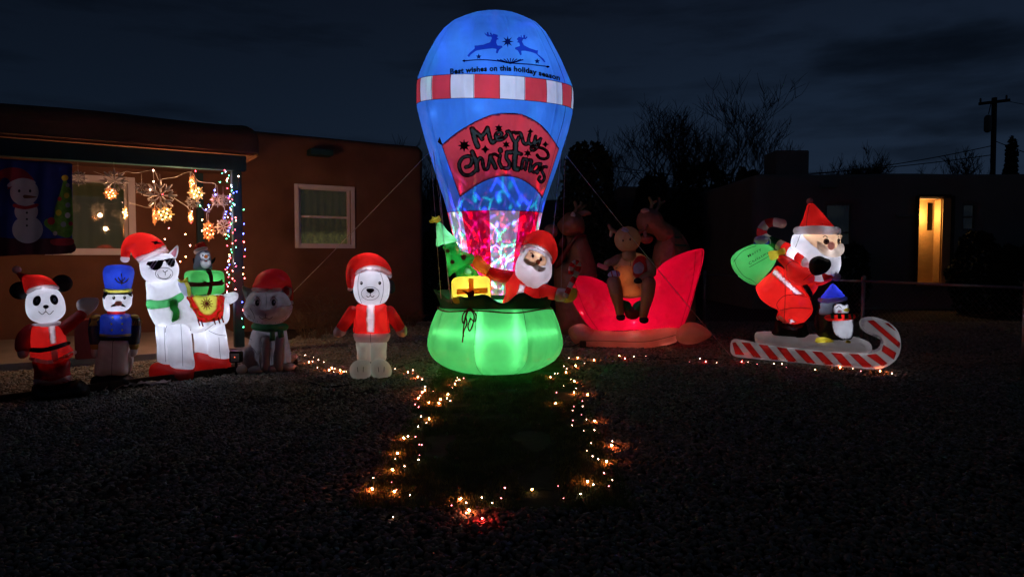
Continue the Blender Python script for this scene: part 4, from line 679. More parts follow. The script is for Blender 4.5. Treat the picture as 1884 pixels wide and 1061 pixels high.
# ------------------------------------------------------------ sleigh group
def sleigh():
    f = Fig(1178, 9.75, name='inflatable_sleigh', label='glowing red blow-up sleigh on pale runners behind the balloon basket', cat='inflatable decoration')
    z = zc(980, 360, 3.535); X = lambda x, y: (980 + x / 3.535, 360 + y / 3.535)
    b = puff(f, z([(238, 610), (246, 560), (262, 528), (330, 520), (400, 533), (470, 565), (530, 610), (600, 645), (690, 650), (740, 600), (775, 520), (815, 470), (870, 425), (950, 383), (1035, 355), (1110, 347), (1108, 420), (1090, 500), (1065, 590), (1035, 700), (1000, 800), (965, 858), (850, 866), (640, 874), (420, 874), (350, 830), (300, 760), (262, 690)]), 42, 'sleigh_body', 'hot_red', R0=40, g=3)
    for (x, y, d, p) in ((380, 640, 0, 3.0), (500, 760, 10, 4.5), (660, 780, 14, 4.5), (800, 740, 8, 4.5), (860, 560, 0, 4.0), (980, 500, 0, 3.2), (940, 700, 0, 2.4), (660, 815, 34, .7), (1050, 420, 0, .9), (320, 760, 20, .8)): lamp(f, *X(x, y), d, p * .8, (1, .75, .7))
    seams([z([(262, 530), (300, 640), (350, 760), (425, 872)]), z([(990, 812), (1045, 650), (1090, 480), (1106, 350)]), z([(1060, 360), (1040, 560), (960, 860)])], b, 1.1, 'print_red')
    r = puff(f, z([(235, 880), (262, 842), (330, 828), (420, 868), (640, 872), (930, 852), (935, 900), (930, 945), (820, 972), (700, 990), (560, 982), (390, 990), (320, 970), (275, 945)]), 26, 'runner', 'peach', d=14, R0=22)
    for (x, y, p) in ((650, 930, .5), (860, 930, .5), (480, 925, .25)): lamp(f, *X(x, y), 14, p, (1, .5, .42))
    r2 = puff(f, z([(925, 900), (950, 850), (1000, 816), (1060, 820), (1115, 848), (1160, 892), (1110, 930), (1040, 955), (970, 952), (935, 930)]), 20, 'runner_tip', 'peach', d=22); lamp(f, *X(1000, 900), 18, .2, (1, .5, .4))
    seams([z([(280, 945), (420, 942), (600, 948), (760, 945), (930, 905)])], r, .9, 'thread')
    puff(f, z([(240, 880), (262, 842), (300, 832), (370, 850), (420, 900), (400, 945), (330, 965), (275, 945)]), 16, 'runner_tip', 'peach', d=24)
    c = f.pt([X(360, 985)], 40)[0]; c[2] = .012
    line3([c + [-.35, .1, 0], c + [-.2, 0, .02], c + [-.08, .06, .06], c + [.0, 0, .01], c + [.12, -.1, 0], c + [.3, .0, 0]], .008, 'power_cord', 'plastic_black', f.root); box3(c + [-.05, 0, .05], (.045, .03, .05), np.eye(3), 'adaptor', 'plastic_black', f.root, bevel=.01)
def sitting_deer():
    f = Fig(1162, 9.2, name='inflatable_reindeer', label='small blow-up reindeer sitting on the front of the red sleigh, hoofs dangling', cat='inflatable figure')
    z = zc(980, 360, 3.535); q = lambda l: [(980 + x / 3.535, 360 + y / 3.535, d, r) for (x, y, d, r) in l]; X = lambda x, y: (980 + x / 3.535, 360 + y / 3.535)
    b = puff(f, z([(540, 400), (580, 375), (680, 372), (740, 400), (790, 470), (770, 540), (718, 600), (712, 655), (590, 662), (580, 600), (535, 540), (525, 450)]), 22, 'body', 'brown', g=2.8)
    patch(z([(552, 462), (630, 456), (655, 470), (655, 560), (700, 600), (708, 652), (592, 658), (582, 600), (548, 540)]), b, 'belly', 'deer_orange', cut=True, g=2.4); lamp(f, *X(610, 520), 6, .7, (1, .55, .4)); lamp(f, *X(640, 610), 6, .6, (1, .6, .45)); lamp(f, *X(617, 285), 12, .2, (1, .8, .7)); lamp(f, *X(690, 430), 6, .4, (1, .7, .6))  # head and chest lamps added to turn the deer paler and pinker
    seams([z([(636, 380), (636, 520), (632, 655)]), z([(540, 470), (600, 460), (680, 462)])], b, .9, 'thread')
    for p in ([(530, 560, 22, 13), (548, 640, 26, 11.5), (562, 710, 24, 8.5), (572, 770, 22, 7)], [(752, 565, 22, 13), (745, 640, 26, 12), (728, 720, 24, 9), (718, 780, 22, 7)]): a = sweep(f, q(p), 'leg', 'brown'); 
    for (x, y) in ((574, 782), (722, 800)):
        h = ball(f, *X(x, y), 24, 8.5, 6.5, 8, 'hoof', 'black', n=18)
    bw = puff(f, z([(585, 678), (632, 700), (648, 718), (668, 698), (704, 680), (706, 730), (688, 785), (648, 800), (608, 782), (592, 730)]), 5, 'bow', 'maroon', d=16, g=2.2)
    for w in ([(585, 680), (625, 690), (645, 720), (610, 750), (592, 720)], [(704, 680), (668, 694), (650, 720), (690, 750), (704, 720)]): patch(z(w), bw, 'bow_loop', 'dark_green', g=2)
    sweep(f, q([(560, 410, 6, 9), (520, 430, 12, 8), (490, 440, 18, 7)]), 'arm', 'brown'); sweep(f, q([(755, 440, 6, 10), (770, 500, 14, 9), (715, 535, 22, 7)]), 'arm', 'brown')
    puff(f, z([(470, 480), (500, 452), (524, 462), (530, 490), (500, 505)]), 5, 'hoof', 'black', d=20); ball(f, *X(684, 550), 26, 7.5, 5.5, 6, 'hoof', 'black', n=16)
    gf = puff(f, z([(490, 515), (510, 490), (545, 484), (570, 500), (562, 525), (520, 532)]), 7, 'gift', 'lilac', d=24, g=2.2); stroke([z([(510, 490), (522, 530)]), z([(545, 485), (552, 524)])], 1.8, gf, 'gift_ribbon', 'print_red')
    sw = sweep(f, q([(435, 450, 22, 4), (480, 468, 22, 4.6)]), 'candy_cane', 'pink'); 
    patch(z([(690, 390), (730, 395), (760, 470), (740, 540), (700, 545), (655, 520), (650, 450), (668, 410)]), b, 'scarf', 'dimmed_red', g=2.2, off=.008); patch(z([(665, 445), (700, 430), (725, 460), (712, 500), (665, 505), (655, 475)]), b, 'scarf_stripe', 'lilac', g=2, off=.014)
    nk = sweep(f, q([(628, 345, 8, 12), (628, 395, 10, 13)]), 'neck', 'pink'); nk.mat = 'brown'
    hd = ball(f, *X(617, 285), 12, 24, 24, 22, 'head', 'scarf_tan'); hd.mat = 'tan'; hd.mat = 'brown'
    eyes(z, [(588, 292), (634, 284)], hd, (1.6, 2.4)); spot(*X(600, 222), 8, 4, hd, 'hat_print', 'lilac', rot=15)
    for s, x in ((-1, 540), (1, 700)): a = sweep(f, q([(x, 235, 6, 4), (x + s * 28, 220, 6, 4), (x + s * 42, 195, 6, 3)]), 'antler', 'brown'); sweep(f, q([(x + s * 25, 222, 6, 3.4), (x + s * 32, 258, 6, 3)]), 'antler_branch', 'tan', parent=a)
    return f
def big_deer():
    z = zc(980, 360, 3.535); q = lambda l: [(980 + x / 3.535, 360 + y / 3.535, d, r) for (x, y, d, r) in l]; X = lambda x, y: (980 + x / 3.535, 360 + y / 3.535)
    f = Fig(1060, 11.3, name='inflatable_reindeer', label='large unlit brown blow-up reindeer facing left, behind the lit balloon Santa', cat='inflatable figure')
    b = puff(f, z([(215, 270), (280, 262), (340, 252), (365, 310), (390, 380), (410, 450), (425, 560), (440, 700), (440, 840), (380, 900), (170, 900), (150, 740), (140, 600), (138, 480), (175, 440), (222, 425), (225, 350)]), 38, 'body', 'brown')
    hd = puff(f, z([(158, 190), (195, 140), (225, 112), (285, 108), (325, 145), (340, 200), (332, 245), (290, 262), (230, 266), (185, 240)]), 30, 'head', 'brown', d=6)
    ball(f, *X(120, 232), 6, 13.5, 13, 14, 'muzzle', 'brown'); ball(f, *X(262, 142), 26, 5, 9, 5, 'eye_white', 'tan', n=16); sweep(f, q([(300, 120, 0, 4), (340, 112, 0, 6), (372, 116, 0, 3)]), 'ear', 'brown'); sweep(f, q([(200, 290, 10, 6), (190, 320, 10, 6)]), 'bell_strap', 'maroon')
    for s in (0, 1): a = sweep(f, q([(270 + s * 26, 115, -6 * s, 3.5), (285 + s * 30, 80, -6 * s, 3.5), (275 + s * 40, 45, -6 * s, 3)]), 'antler', 'scarf_tan'); sweep(f, q([(285 + s * 30, 82, -6 * s, 3), (315 + s * 30, 60, -6 * s, 2.5)]), 'antler_branch', 'scarf_tan', parent=a)
    sweep(f, q([(160, 455, 10, 6), (280, 275, 30, 3), (345, 262, 10, 3)]), 'harness', 'maroon')
    g = Fig(1240, 11.0, name='inflatable_reindeer', label='large brown blow-up reindeer with striped blanket, behind the high back of the sleigh', cat='inflatable figure')
    b = puff(g, z([(800, 300), (850, 230), (905, 200), (940, 215), (985, 270), (1015, 320), (1032, 370), (1050, 500), (1060, 700), (1050, 860), (960, 900), (800, 900), (770, 740), (770, 560), (775, 420)]), 38, 'body', 'brown')
    patch(z([(915, 205), (960, 235), (1005, 300), (1030, 365), (1000, 390), (930, 395), (925, 300)]), b, 'blanket', 'scarf_tan', g=3); stroke([z([(930, 270), (985, 275)]), z([(930, 320), (1010, 325)])], 4, b, 'blanket_stripe', 'dark_green')
    hd = puff(g, z([(675, 170), (690, 120), (735, 85), (790, 88), (835, 120), (858, 165), (905, 195), (945, 240), (935, 300), (890, 330), (830, 320), (790, 260), (720, 240), (685, 215)]), 28, 'head', 'brown', d=8)
    ball(g, *X(742, 283), 12, 12, 9, 12, 'muzzle', 'peach').mat = 'brown'; ball(g, *X(735, 104), 26, 8, 5, 5, 'eye_white', 'tan', n=16)
    for s in (0, 1): a = sweep(g, q([(770 + s * 36, 92, -8 * s, 3.5), (775 + s * 50, 50, -8 * s, 3.2), (760 + s * 60, 15, -8 * s, 2.8)]), 'antler', 'scarf_tan'); sweep(g, q([(775 + s * 50, 52, -8 * s, 3), (805 + s * 52, 35, -8 * s, 2.4)]), 'antler_branch', 'scarf_tan', parent=a)

# ------------------------------------------------------------ Santa on the candy cane board
def surfer():
    f = Fig(1500, 8.0, yaw=-8, name='inflatable_santa', label='lit blow-up Santa with green sack riding a red and white candy cane board', cat='inflatable decoration')
    z = zc(1320, 350, 3.031); q = lambda l: [(1320 + x / 3.031, 350 + y / 3.031, d, r) for (x, y, d, r) in l]; X = lambda x, y: (1320 + x / 3.031, 350 + y / 3.031)
    outl = [(72, 885), (76, 845), (105, 828), (230, 850), (360, 868), (500, 880), (640, 896), (780, 908), (850, 905), (895, 885), (918, 850), (908, 822), (870, 810), (830, 795), (798, 765), (790, 732), (808, 712), (850, 704), (900, 712), (955, 735), (1000, 775), (1020, 825), (1022, 880), (1005, 930), (965, 970), (900, 996), (780, 990), (640, 978), (500, 965), (300, 948), (120, 930), (80, 912)]
    cn = puff(f, z(outl), 22, 'candy_cane_board', 'dimmed_white', R0=15, g=2.8)
    for (x, y, p) in ((140, 885, .5), (260, 900, .6), (400, 915, .7), (540, 930, .7), (680, 940, .7), (820, 950, .8), (940, 920, .8), (960, 820, .8), (870, 745, .5)): lamp(f, *X(x, y), 0, p * .42)
    st = [[(82, 850), (100, 845), (152, 918), (100, 915)], [(132, 846), (180, 850), (248, 936), (205, 932)], [(228, 858), (278, 863), (350, 945), (298, 945)], [(328, 872), (385, 880), (448, 958), (395, 955)], [(428, 886), (485, 892), (552, 968), (500, 962)], [(526, 896), (580, 900), (655, 975), (600, 972)], [(632, 904), (690, 908), (758, 984), (700, 980)], [(732, 910), (785, 912), (872, 986), (815, 988)], [(830, 918), (885, 910), (950, 965), (920, 980)], [(915, 895), (925, 860), (998, 905), (985, 945)], [(835, 728), (870, 722), (1020, 850), (1015, 882)], [(930, 738), (955, 740), (996, 782), (990, 782)]]
    for s in st: patch(z(s), cn, 'board_stripe', 'red', sm=False, g=2.4, cut=True)
    stroke([z([(850, 712), (818, 722), (808, 748), (822, 780), (860, 800), (905, 822), (918, 850), (895, 888), (840, 902)])], 5, cn, 'board_piping', 'white', off=.01)
    pf = puff(f, z([(210, 800), (225, 788), (300, 786), (505, 800), (640, 806), (760, 815), (840, 842), (862, 878), (830, 908), (640, 900), (500, 888), (360, 872), (230, 856), (210, 830)]), 30, 'footboard', 'dimmed_white', d=2, R0=14)
    for (x, y, p) in ((280, 830, .5), (420, 845, .6), (560, 850, .6), (700, 860, .6), (800, 865, .4)): lamp(f, *X(x, y), 4, p * .5)
    bt = puff(f, z([(335, 715), (420, 745), (490, 738), (505, 780), (510, 832), (400, 826), (298, 812), (318, 770)]), 24, 'boots', 'black', d=4)
    tr = puff(f, z([(214, 535), (250, 500), (300, 455), (335, 420), (400, 460), (450, 510), (500, 575), (528, 640), (530, 680), (500, 720), (470, 740), (400, 748), (340, 725), (330, 700), (338, 668), (290, 645), (240, 605), (222, 570)]), 38, 'santa_suit', 'red', g=2.8)
    for (x, y, d, p) in ((290, 540, 4, 2.6), (400, 600, 6, 2.6), (440, 680, 10, 1.1), (240, 560, 14, .35), (360, 500, 8, 1.2), (420, 560, 30, .3)): lamp(f, *X(x, y), d, p)
    seams([z([(340, 665), (332, 630), (370, 590), (430, 582), (500, 595)]), z([(370, 430), (378, 560), (372, 740)]), z([(345, 670), (430, 655), (528, 660)])], tr, 1., 'thread')
    patch(z([(298, 462), (322, 432), (400, 508), (440, 545), (495, 585), (430, 582), (375, 532)]), tr, 'coat_trim', 'white', cut=True, sm=False, g=2.3)
    patch(z([(326, 705), (342, 692), (400, 740), (398, 748), (332, 732)]), tr, 'trouser_trim', 'dimmed_white', sm=False, g=2.2); patch(z([(395, 715), (420, 718), (445, 738), (400, 746)]), tr, 'trouser_trim', 'white', cut=True, g=2, sm=False)
    ch = puff(f, z([(470, 535), (500, 518), (560, 500), (566, 530), (548, 565), (528, 590), (515, 602), (500, 580)]), 18, 'jacket_front', 'red', d=6, g=2.4); lamp(f, *X(530, 535), 6, .5); patch(z([(474, 532), (500, 524), (530, 572), (522, 600), (505, 580)]), ch, 'belt', 'print_black', g=2, off=.008)
    am = puff(f, z([(345, 385), (365, 362), (410, 372), (450, 395), (500, 425), (540, 445), (562, 478), (550, 505), (510, 522), (450, 528), (410, 505), (390, 470), (385, 430)]), 24, 'arm', 'red', d=22, g=2.6); lamp(f, *X(450, 460), 22, 1.3)
    seams([z([(388, 450), (385, 420), (420, 395), (465, 415)]), z([(480, 500), (520, 470), (545, 460)])], am, .9, 'thread')
    fa = puff(f, z([(545, 500), (600, 490), (650, 478), (640, 500), (600, 522), (560, 532), (540, 525)]), 14, 'forearm', 'red', d=8, g=2.4); lamp(f, *X(590, 508), 8, .3)
    # the candy cane he holds over his shoulder
    path = q([(352, 184, -14, 8.5), (300, 176, -14, 8.5), (258, 192, -14, 9), (238, 232, -14, 9.5), (258, 268, -12, 9.5), (310, 290, -6, 9.5), (372, 318, 2, 10.5), (440, 352, 12, 12), (520, 402, 24, 13)])
    A = smooth_poly([p[:2] for p in path], 8, closed=False); k = np.arange(len(path)); t = np.linspace(0, len(path) - 1, len(A)); dd = np.interp(t, k, [p[2] for p in path]); rr = np.interp(t, k, [p[3] for p in path]); W3 = f.pt(A, dd)
    cuts = [0, 7, 14, 21, 29, 37, 44, 48, 53, 58, 62, 65]; cuts = [c for c in cuts if c < len(A)] + [len(A) - 1]
    for i, (a, b_) in enumerate(zip(cuts[:-1], cuts[1:])):
        if b_ - a < 2: continue
        v, ff = tube3(W3[a:b_ + 1], rr[a:b_ + 1] * f.s, 18, cap=(i == 0)); mt = ('dimmed_white', 'dimmed_red')[i % 2] if i < 5 else ('dark_green' if i == 5 else ('white', 'red')[i % 2]); Part('candy_cane_stripe', v, ff, mt, f.root)
    for (x, y, d, p) in ((395, 328, 6, .5), (450, 358, 14, 1.1), (500, 390, 22, .8), (245, 235, -14, .12), (300, 180, -14, .12), (262, 268, -12, .1)): lamp(f, *X(x, y), d, p)
    lo = q([(520, 440, 20, 7), (545, 475, 20, 8), (590, 482, 20, 8), (635, 466, 18, 9), (665, 445, 16, 9)]); A = smooth_poly([p[:2] for p in lo], 6, closed=False); W3 = f.pt(A, 20)
    for i, (a, b_) in enumerate(((0, 6), (6, 13), (13, 19), (19, 24))): v, ff = tube3(W3[a:b_ + 1], 8.5 * f.s, 14, cap=False); Part('candy_cane_stripe', v, ff, ('white', 'white', 'red', 'white')[i], f.root)
    lamp(f, *X(590, 480), 20, .2)
    hd = puff(f, z([(430, 250), (480, 243), (600, 243), (688, 245), (690, 300), (692, 350), (696, 400), (690, 440), (668, 478), (630, 482), (580, 455), (530, 420), (480, 372), (440, 338), (418, 308)]), 30, 'santa_beard', 'white', d=16, g=2.6); lamp(f, *X(500, 290), 16, 2.4); lamp(f, *X(620, 310), 16, 2.2); lamp(f, *X(665, 420), 14, .5)
    fc = patch(z([(478, 245), (580, 243), (687, 245), (689, 280), (686, 330), (650, 362), (600, 350), (550, 322), (510, 288)]), hd, 'face', 'skin', cut=True, g=2.3)
    seams([z([(462, 248), (448, 285), (435, 318)])], hd, .9, 'thread')
    gv = puff(f, z([(532, 425), (536, 395), (555, 376), (590, 366), (622, 378), (648, 390), (652, 420), (632, 450), (602, 466), (565, 472), (542, 455)]), 13, 'glove', 'black', d=46, g=2.6); 
    ms = puff(f, z([(578, 288), (604, 298), (630, 316), (655, 328), (680, 322), (690, 304), (718, 302), (724, 338), (706, 364), (672, 374), (626, 366), (592, 346), (578, 320)]), 6, 'moustache', 'tan', d=46, g=2.2); lamp(f, *X(650, 345), 45, .4); lamp(f, *X(605, 330), 45, .2); lamp(f, *X(702, 335), 45, .2)
    ns = ball(f, *X(655, 312), 50, 6, 7.4, 6, 'nose', 'peach', n=18); lamp(f, *X(655, 312), 50, .05)
    for (x, y, w) in ((607, 286, 1), (676, 286, .5)): spot(*X(x, y), 5.2 * w, 5.6, fc, 'eye_ring', 'print_brown', off=.005, parent=hd); spot(*X(x, y), 3.6 * w, 3.9, fc, 'eye', 'peach', off=.008, parent=hd); spot(*X(x, y + 1), 2.4 * w, 2.6, fc, 'pupil', 'print_black', off=.011, parent=hd); spot(*X(x - 2, y - 3), .8, .9, fc, 'eye_glint', 'print_white', off=.014, parent=hd)
    stroke([z([(588, 262), (602, 254), (614, 264)]), z([(672, 262), (678, 258)])], 1.7, fc, 'eyebrow', 'print_brown', parent=hd)
    hat = puff(f, z([(468, 215), (485, 160), (500, 110), (512, 80), (540, 76), (570, 105), (610, 150), (640, 185), (660, 215), (570, 222)]), 26, 'hat', 'red', d=16, g=2.5); lamp(f, *X(555, 175), 16, 1.2); lamp(f, *X(530, 120), 16, .2); seams([z([(512, 85), (500, 150), (496, 212)])], hat, .9, 'thread')
    sweep(f, q([(455, 228, 18, 7.6), (520, 224, 32, 8), (600, 225, 34, 8), (672, 230, 20, 7.6)]), 'hat_brim', 'white', parent=hat); lamp(f, *X(500, 227), 28, .12); lamp(f, *X(620, 227), 30, .12); ball(f, *X(523, 65), 16, 6, 6, 6, 'pompom', 'dimmed_white', parent=hat, n=16)
    bg = puff(f, z([(84, 388), (108, 350), (160, 320), (220, 300), (285, 302), (322, 330), (338, 372), (322, 420), (275, 478), (228, 524), (180, 515), (130, 480), (96, 435)]), 30, 'sack', 'green', d=14, g=2.6); lamp(f, *X(190, 400), 14, 2.4, (1, 1, .9)); lamp(f, *X(270, 380), 16, 1.1, (1, 1, .9)); lamp(f, *X(150, 370), 24, .2)
    seams([z([(95, 385), (110, 430), (150, 480), (190, 500), (215, 520)]), z([(90, 400), (140, 340), (215, 310)])], bg, .9, 'thread')
    for txt, x0, y0, x1, y1 in (('Merry', 172, 376, 245, 332), ('Christmas', 178, 416, 298, 344)):
        def mp(u, v, x0=x0, y0=y0, x1=x1, y1=y1): L = math.hypot(x1 - x0, y1 - y0); ux, uy = (x1 - x0) / L, (y1 - y0) / L; return X(x0 + u * (x1 - x0) + v * 21 * -uy * -1, y0 + u * (y1 - y0) - v * 21 * ux)
        text_on(txt, mp, bg, 'sack_lettering', 'print_black', bold=.004, spacing=1.25)
    stroke([z([(178, 428), (262, 382), (330, 338)])], .8, bg, 'sack_line', 'print_black')
    puff(f, z([(304, 345), (330, 336), (352, 338), (372, 326), (392, 322), (400, 340), (392, 358), (362, 362), (356, 380), (320, 390), (308, 368)]), 8, 'sack_tie', 'yellow', d=34, g=2.3); lamp(f, *X(335, 362), 34, .12, (1, 1, .8))
    bl = ball(f, *X(257, 280), 20, 13, 8, 7, 'ball', 'white', n=24, rot=0); ball(f, *X(257, 278), 21, 13.2, 8.2, 4, 'ball_band', 'white'); 
    bl = puff(f, z([(215, 300), (218, 270), (240, 256), (270, 255), (292, 272), (296, 300), (260, 304)]), 8, 'ball', 'blue_hat', d=16, g=2); lamp(f, *X(257, 282), 16, .12); stroke([z([(216, 296), (220, 270), (240, 257), (272, 257), (292, 274), (295, 298)])], 2.2, bl, 'ball_rim', 'white'); patch(z([(244, 268), (262, 265), (268, 280), (258, 292), (256, 278)]), bl, 'ball_print', 'white', g=1.6)
    # penguin passenger
    pb = puff(f, z([(562, 800), (556, 740), (560, 690), (570, 650), (578, 615), (650, 606), (720, 612), (750, 660), (764, 720), (768, 780), (748, 828), (690, 838), (620, 832)]), 26, 'penguin_body', 'black', d=14, g=2.4)
    up = patch(z([(566, 690), (570, 650), (578, 618), (650, 614), (700, 620), (650, 640), (640, 690)]), pb, 'head_cloth', 'smoke', cut=True, g=2.3); lamp(f, *X(610, 650), 20, 1.1); lamp(f, *X(690, 650), 22, .6); lamp(f, *X(690, 760), 20, 1.0)
    fcp = patch(z([(646, 668), (652, 640), (676, 630), (700, 638), (712, 640), (722, 626), (734, 650), (730, 684), (700, 688), (655, 686)]), [pb, up], 'penguin_face', 'white', cut=True, g=1.9, parent=pb)
    patch(z([(642, 720), (700, 716), (756, 716), (762, 760), (756, 800), (738, 826), (700, 830), (660, 806), (642, 770)]), pb, 'belly', 'white', cut=True, g=2.2)
    stroke([z([(664, 656), (676, 645), (692, 656)]), z([(722, 652), (728, 644), (734, 652)])], 1.4, fcp, 'closed_eye', 'print_black', parent=pb); spot(*X(682, 675), 4, 2.6, fcp, 'cheek', 'pink', parent=pb)
    patch(z([(703, 668), (718, 656), (740, 662), (730, 676), (712, 676)]), [fcp, pb], 'beak', 'yellow', off=.014, g=1.5, parent=pb)
    sc = sweep(f, q([(606, 700, 26, 5), (640, 702, 38, 5.4), (700, 700, 42, 5.4), (762, 698, 26, 5)]), 'scarf', 'red')
    lamp(f, *X(640, 700), 37, .4); lamp(f, *X(700, 700), 41, .4)
    for a, b_ in ((630, 648), (668, 690), (706, 728), (742, 756)): patch(z([(a, 686), (b_, 684), (b_ + 4, 716), (a + 4, 718)]), sc, 'scarf_stripe', 'dark_green', sm=False, g=1.8)
    sweep(f, q([(570, 700, 20, 5), (572, 750, 26, 6), (590, 790, 26, 4)]), 'wing', 'black'); 
    puff(f, z([(560, 826), (575, 810), (620, 810), (655, 824), (664, 834), (610, 838), (565, 838)]), 7, 'foot', 'yellow', d=32, g=2.2); lamp(f, *X(600, 825), 32, .12, (1, 1, .8)); puff(f, z([(724, 836), (738, 824), (756, 838), (740, 842)]), 6, 'foot', 'yellow', d=32, g=1.8)
    ph = puff(f, z([(578, 606), (600, 572), (625, 540), (642, 520), (656, 520), (680, 545), (705, 572), (722, 602), (650, 610)]), 24, 'penguin_hat', 'blue_hat', d=14, g=2.4); lamp(f, *X(650, 572), 14, 1.0)
    sweep(f, q([(580, 608, 16, 4.2), (615, 610, 30, 4.6), (680, 606, 32, 4.6), (718, 602, 16, 4.2)]), 'penguin_hat_brim', 'white', parent=ph); ball(f, *X(668, 480), 16, 8, 8, 8, 'mitten', 'dimmed_white', n=18, rot=30)
    # stub: keep the board on the ground
    return f

# ------------------------------------------------------------ setting
plain('soil', (.055, .045, .038), rough=.95, var=.5, scale=6, bump=.6, bdist=.03); plain('turf_base', (.05, .08, .03), rough=1, var=.4, scale=20)
plain('stucco', (.20, .096, .056), rough=.95, var=.42, scale=1.5, bump=.5, bdist=.012); plain('stucco_pale', (.26, .24, .21), rough=.95, var=.2, scale=1.5, bump=.4, bdist=.012)
plain('stucco_ochre', (.60, .36, .14), rough=.95, var=.2, scale=4, bump=.5, bdist=.015); plain('stucco_grey', (.14, .15, .15), rough=.95, var=.2, scale=1.5)
plain('teal_paint', (.010, .048, .054), rough=.6, var=.3, scale=9, stretch=(1, 1, .2)); plain('concrete', (.30, .27, .24), rough=.9, var=.25, scale=3); plain('window_white', (.72, .66, .66), rough=.5, var=.1)
plain('bark', (.05, .04, .03), rough=.95, var=.3); plain('twig', (.16, .11, .07), rough=.95, var=.3); plain('edging', (.035, .028, .02), rough=.9, var=.4); plain('galvanised', (.35, .36, .36), rough=.45, metal=.7, var=.2)
plain('pole_wood', (.07, .05, .035), rough=.9); plain('cable', (.02, .02, .02)); plain('metal_grey', (.20, .20, .19), rough=.6, var=.2); plain('red_box', (.20, .02, .018), rough=.6); plain('blind', (.30, .28, .20))
glassmat('glass'); plain('dark_room', (.02, .022, .015)); plain('snow_plastic', (.42, .37, .35), rough=.4, var=.1); plain('leaf_dark', (.035, .05, .03), rough=.9, var=.5)
plain('cloth_navy', (.02, .035, .20), rough=.9, var=.2); plain('cloth_white', (.45, .42, .42), rough=.9, var=.1); plain('cloth_red', (.32, .02, .03), rough=.9); plain('cloth_green', (.10, .28, .03), rough=.9, var=.4, scale=30); plain('cloth_yellow', (.45, .42, .03), rough=.9); plain('cloth_maroon', (.06, .012, .02), rough=.9); plain('cloth_grey', (.2, .25, .28)); plain('litter', (.5, .48, .45), rough=.3); plain('trim_dark', (.05, .035, .025)); plain('dead_leaf', (.22, .14, .07), rough=.8, var=.5)
BC = {'r': ((1, .03, .03), 260), 'o': ((1, .15, .04), 620), 'w': ((1, .52, .36), 42), 'p': ((1, .22, .25), 14), 'g': ((.08, 1, .35), 20), 'b': ((.06, .10, 1), 55), 'a': ((1, .40, .13), 55), 'y': ((1, .70, .25), 26), 'c': ((.5, .75, 1), 22), 'm': ((1, .05, .08), 26)}
for k_, (c_, s_) in BC.items(): emit('bulb_' + k_, c_, s_)
def pebble_mat():
    m, n, l = newmat('pebble'); o = n.new('ShaderNodeOutputMaterial'); p = n.new('ShaderNodeBsdfPrincipled'); oi = n.new('ShaderNodeObjectInfo'); r = n.new('ShaderNodeValToRGB'); l.new(oi.outputs['Random'], r.inputs[0])
    cs = ((0, (.10, .10, .09)), (.25, (.17, .16, .14)), (.5, (.24, .22, .19)), (.7, (.15, .11, .08)), (.85, (.30, .29, .27)), (1, (.08, .085, .09)))
    cs = tuple((q, tuple(min(x * k * 1.6, .5) for x, k in zip(c, (.95, 1.02, .9)))) for q, c in cs); e = r.color_ramp.elements; e[0].position, e[0].color = 0, (*cs[0][1], 1); e[1].position, e[1].color = 1, (*cs[-1][1], 1)
    for q, c in cs[1:-1]: e.new(q).color = (*c, 1)
    t = nz(n, l, 30, 4); mx = n.new('ShaderNodeMix'); mx.data_type = 'RGBA'; mx.blend_type = 'MULTIPLY'; mx.inputs[0].default_value = .6; l.new(r.outputs[0], mx.inputs[6]); l.new(t.outputs[0], mx.inputs[7])
    l.new(mx.outputs[2], p.inputs['Base Color']); p.inputs['Roughness'].default_value = .7; l.new(p.outputs[0], o.inputs[0])
pebble_mat()
def grass_mat():
    m, n, l = newmat('grass'); o = n.new('ShaderNodeOutputMaterial'); d = n.new('ShaderNodeBsdfDiffuse'); t = n.new('ShaderNodeBsdfTranslucent'); z = nz(n, l, 9, 5); r = n.new('ShaderNodeValToRGB'); l.new(z.outputs[0], r.inputs[0])
    e = r.color_ramp.elements; e[0].position = .3; e[0].color = (.07, .12, .04, 1); e[1].position = .72; e[1].color = (.17, .24, .09, 1)
    for b in (d, t): l.new(r.outputs[0], b.inputs[0])
    mx = n.new('ShaderNodeMixShader'); mx.inputs[0].default_value = .35; l.new(d.outputs[0], mx.inputs[1]); l.new(t.outputs[0], mx.inputs[2]); l.new(mx.outputs[0], o.inputs[0])
grass_mat()
STX = (-.80, .62); STY = (3.45, 8.9)
EA = ground(-40, 748)[:2]; EB = ground(547, 672)[:2]                      # garden edging line
E_ = np.array([.84, .543]) / np.hypot(.84, .543); NW = np.array([E_[1], -E_[0]]); WA = np.array([-1.85, 13.5]); PA = np.array([at(437, 471, 9.1)[0], 9.1])
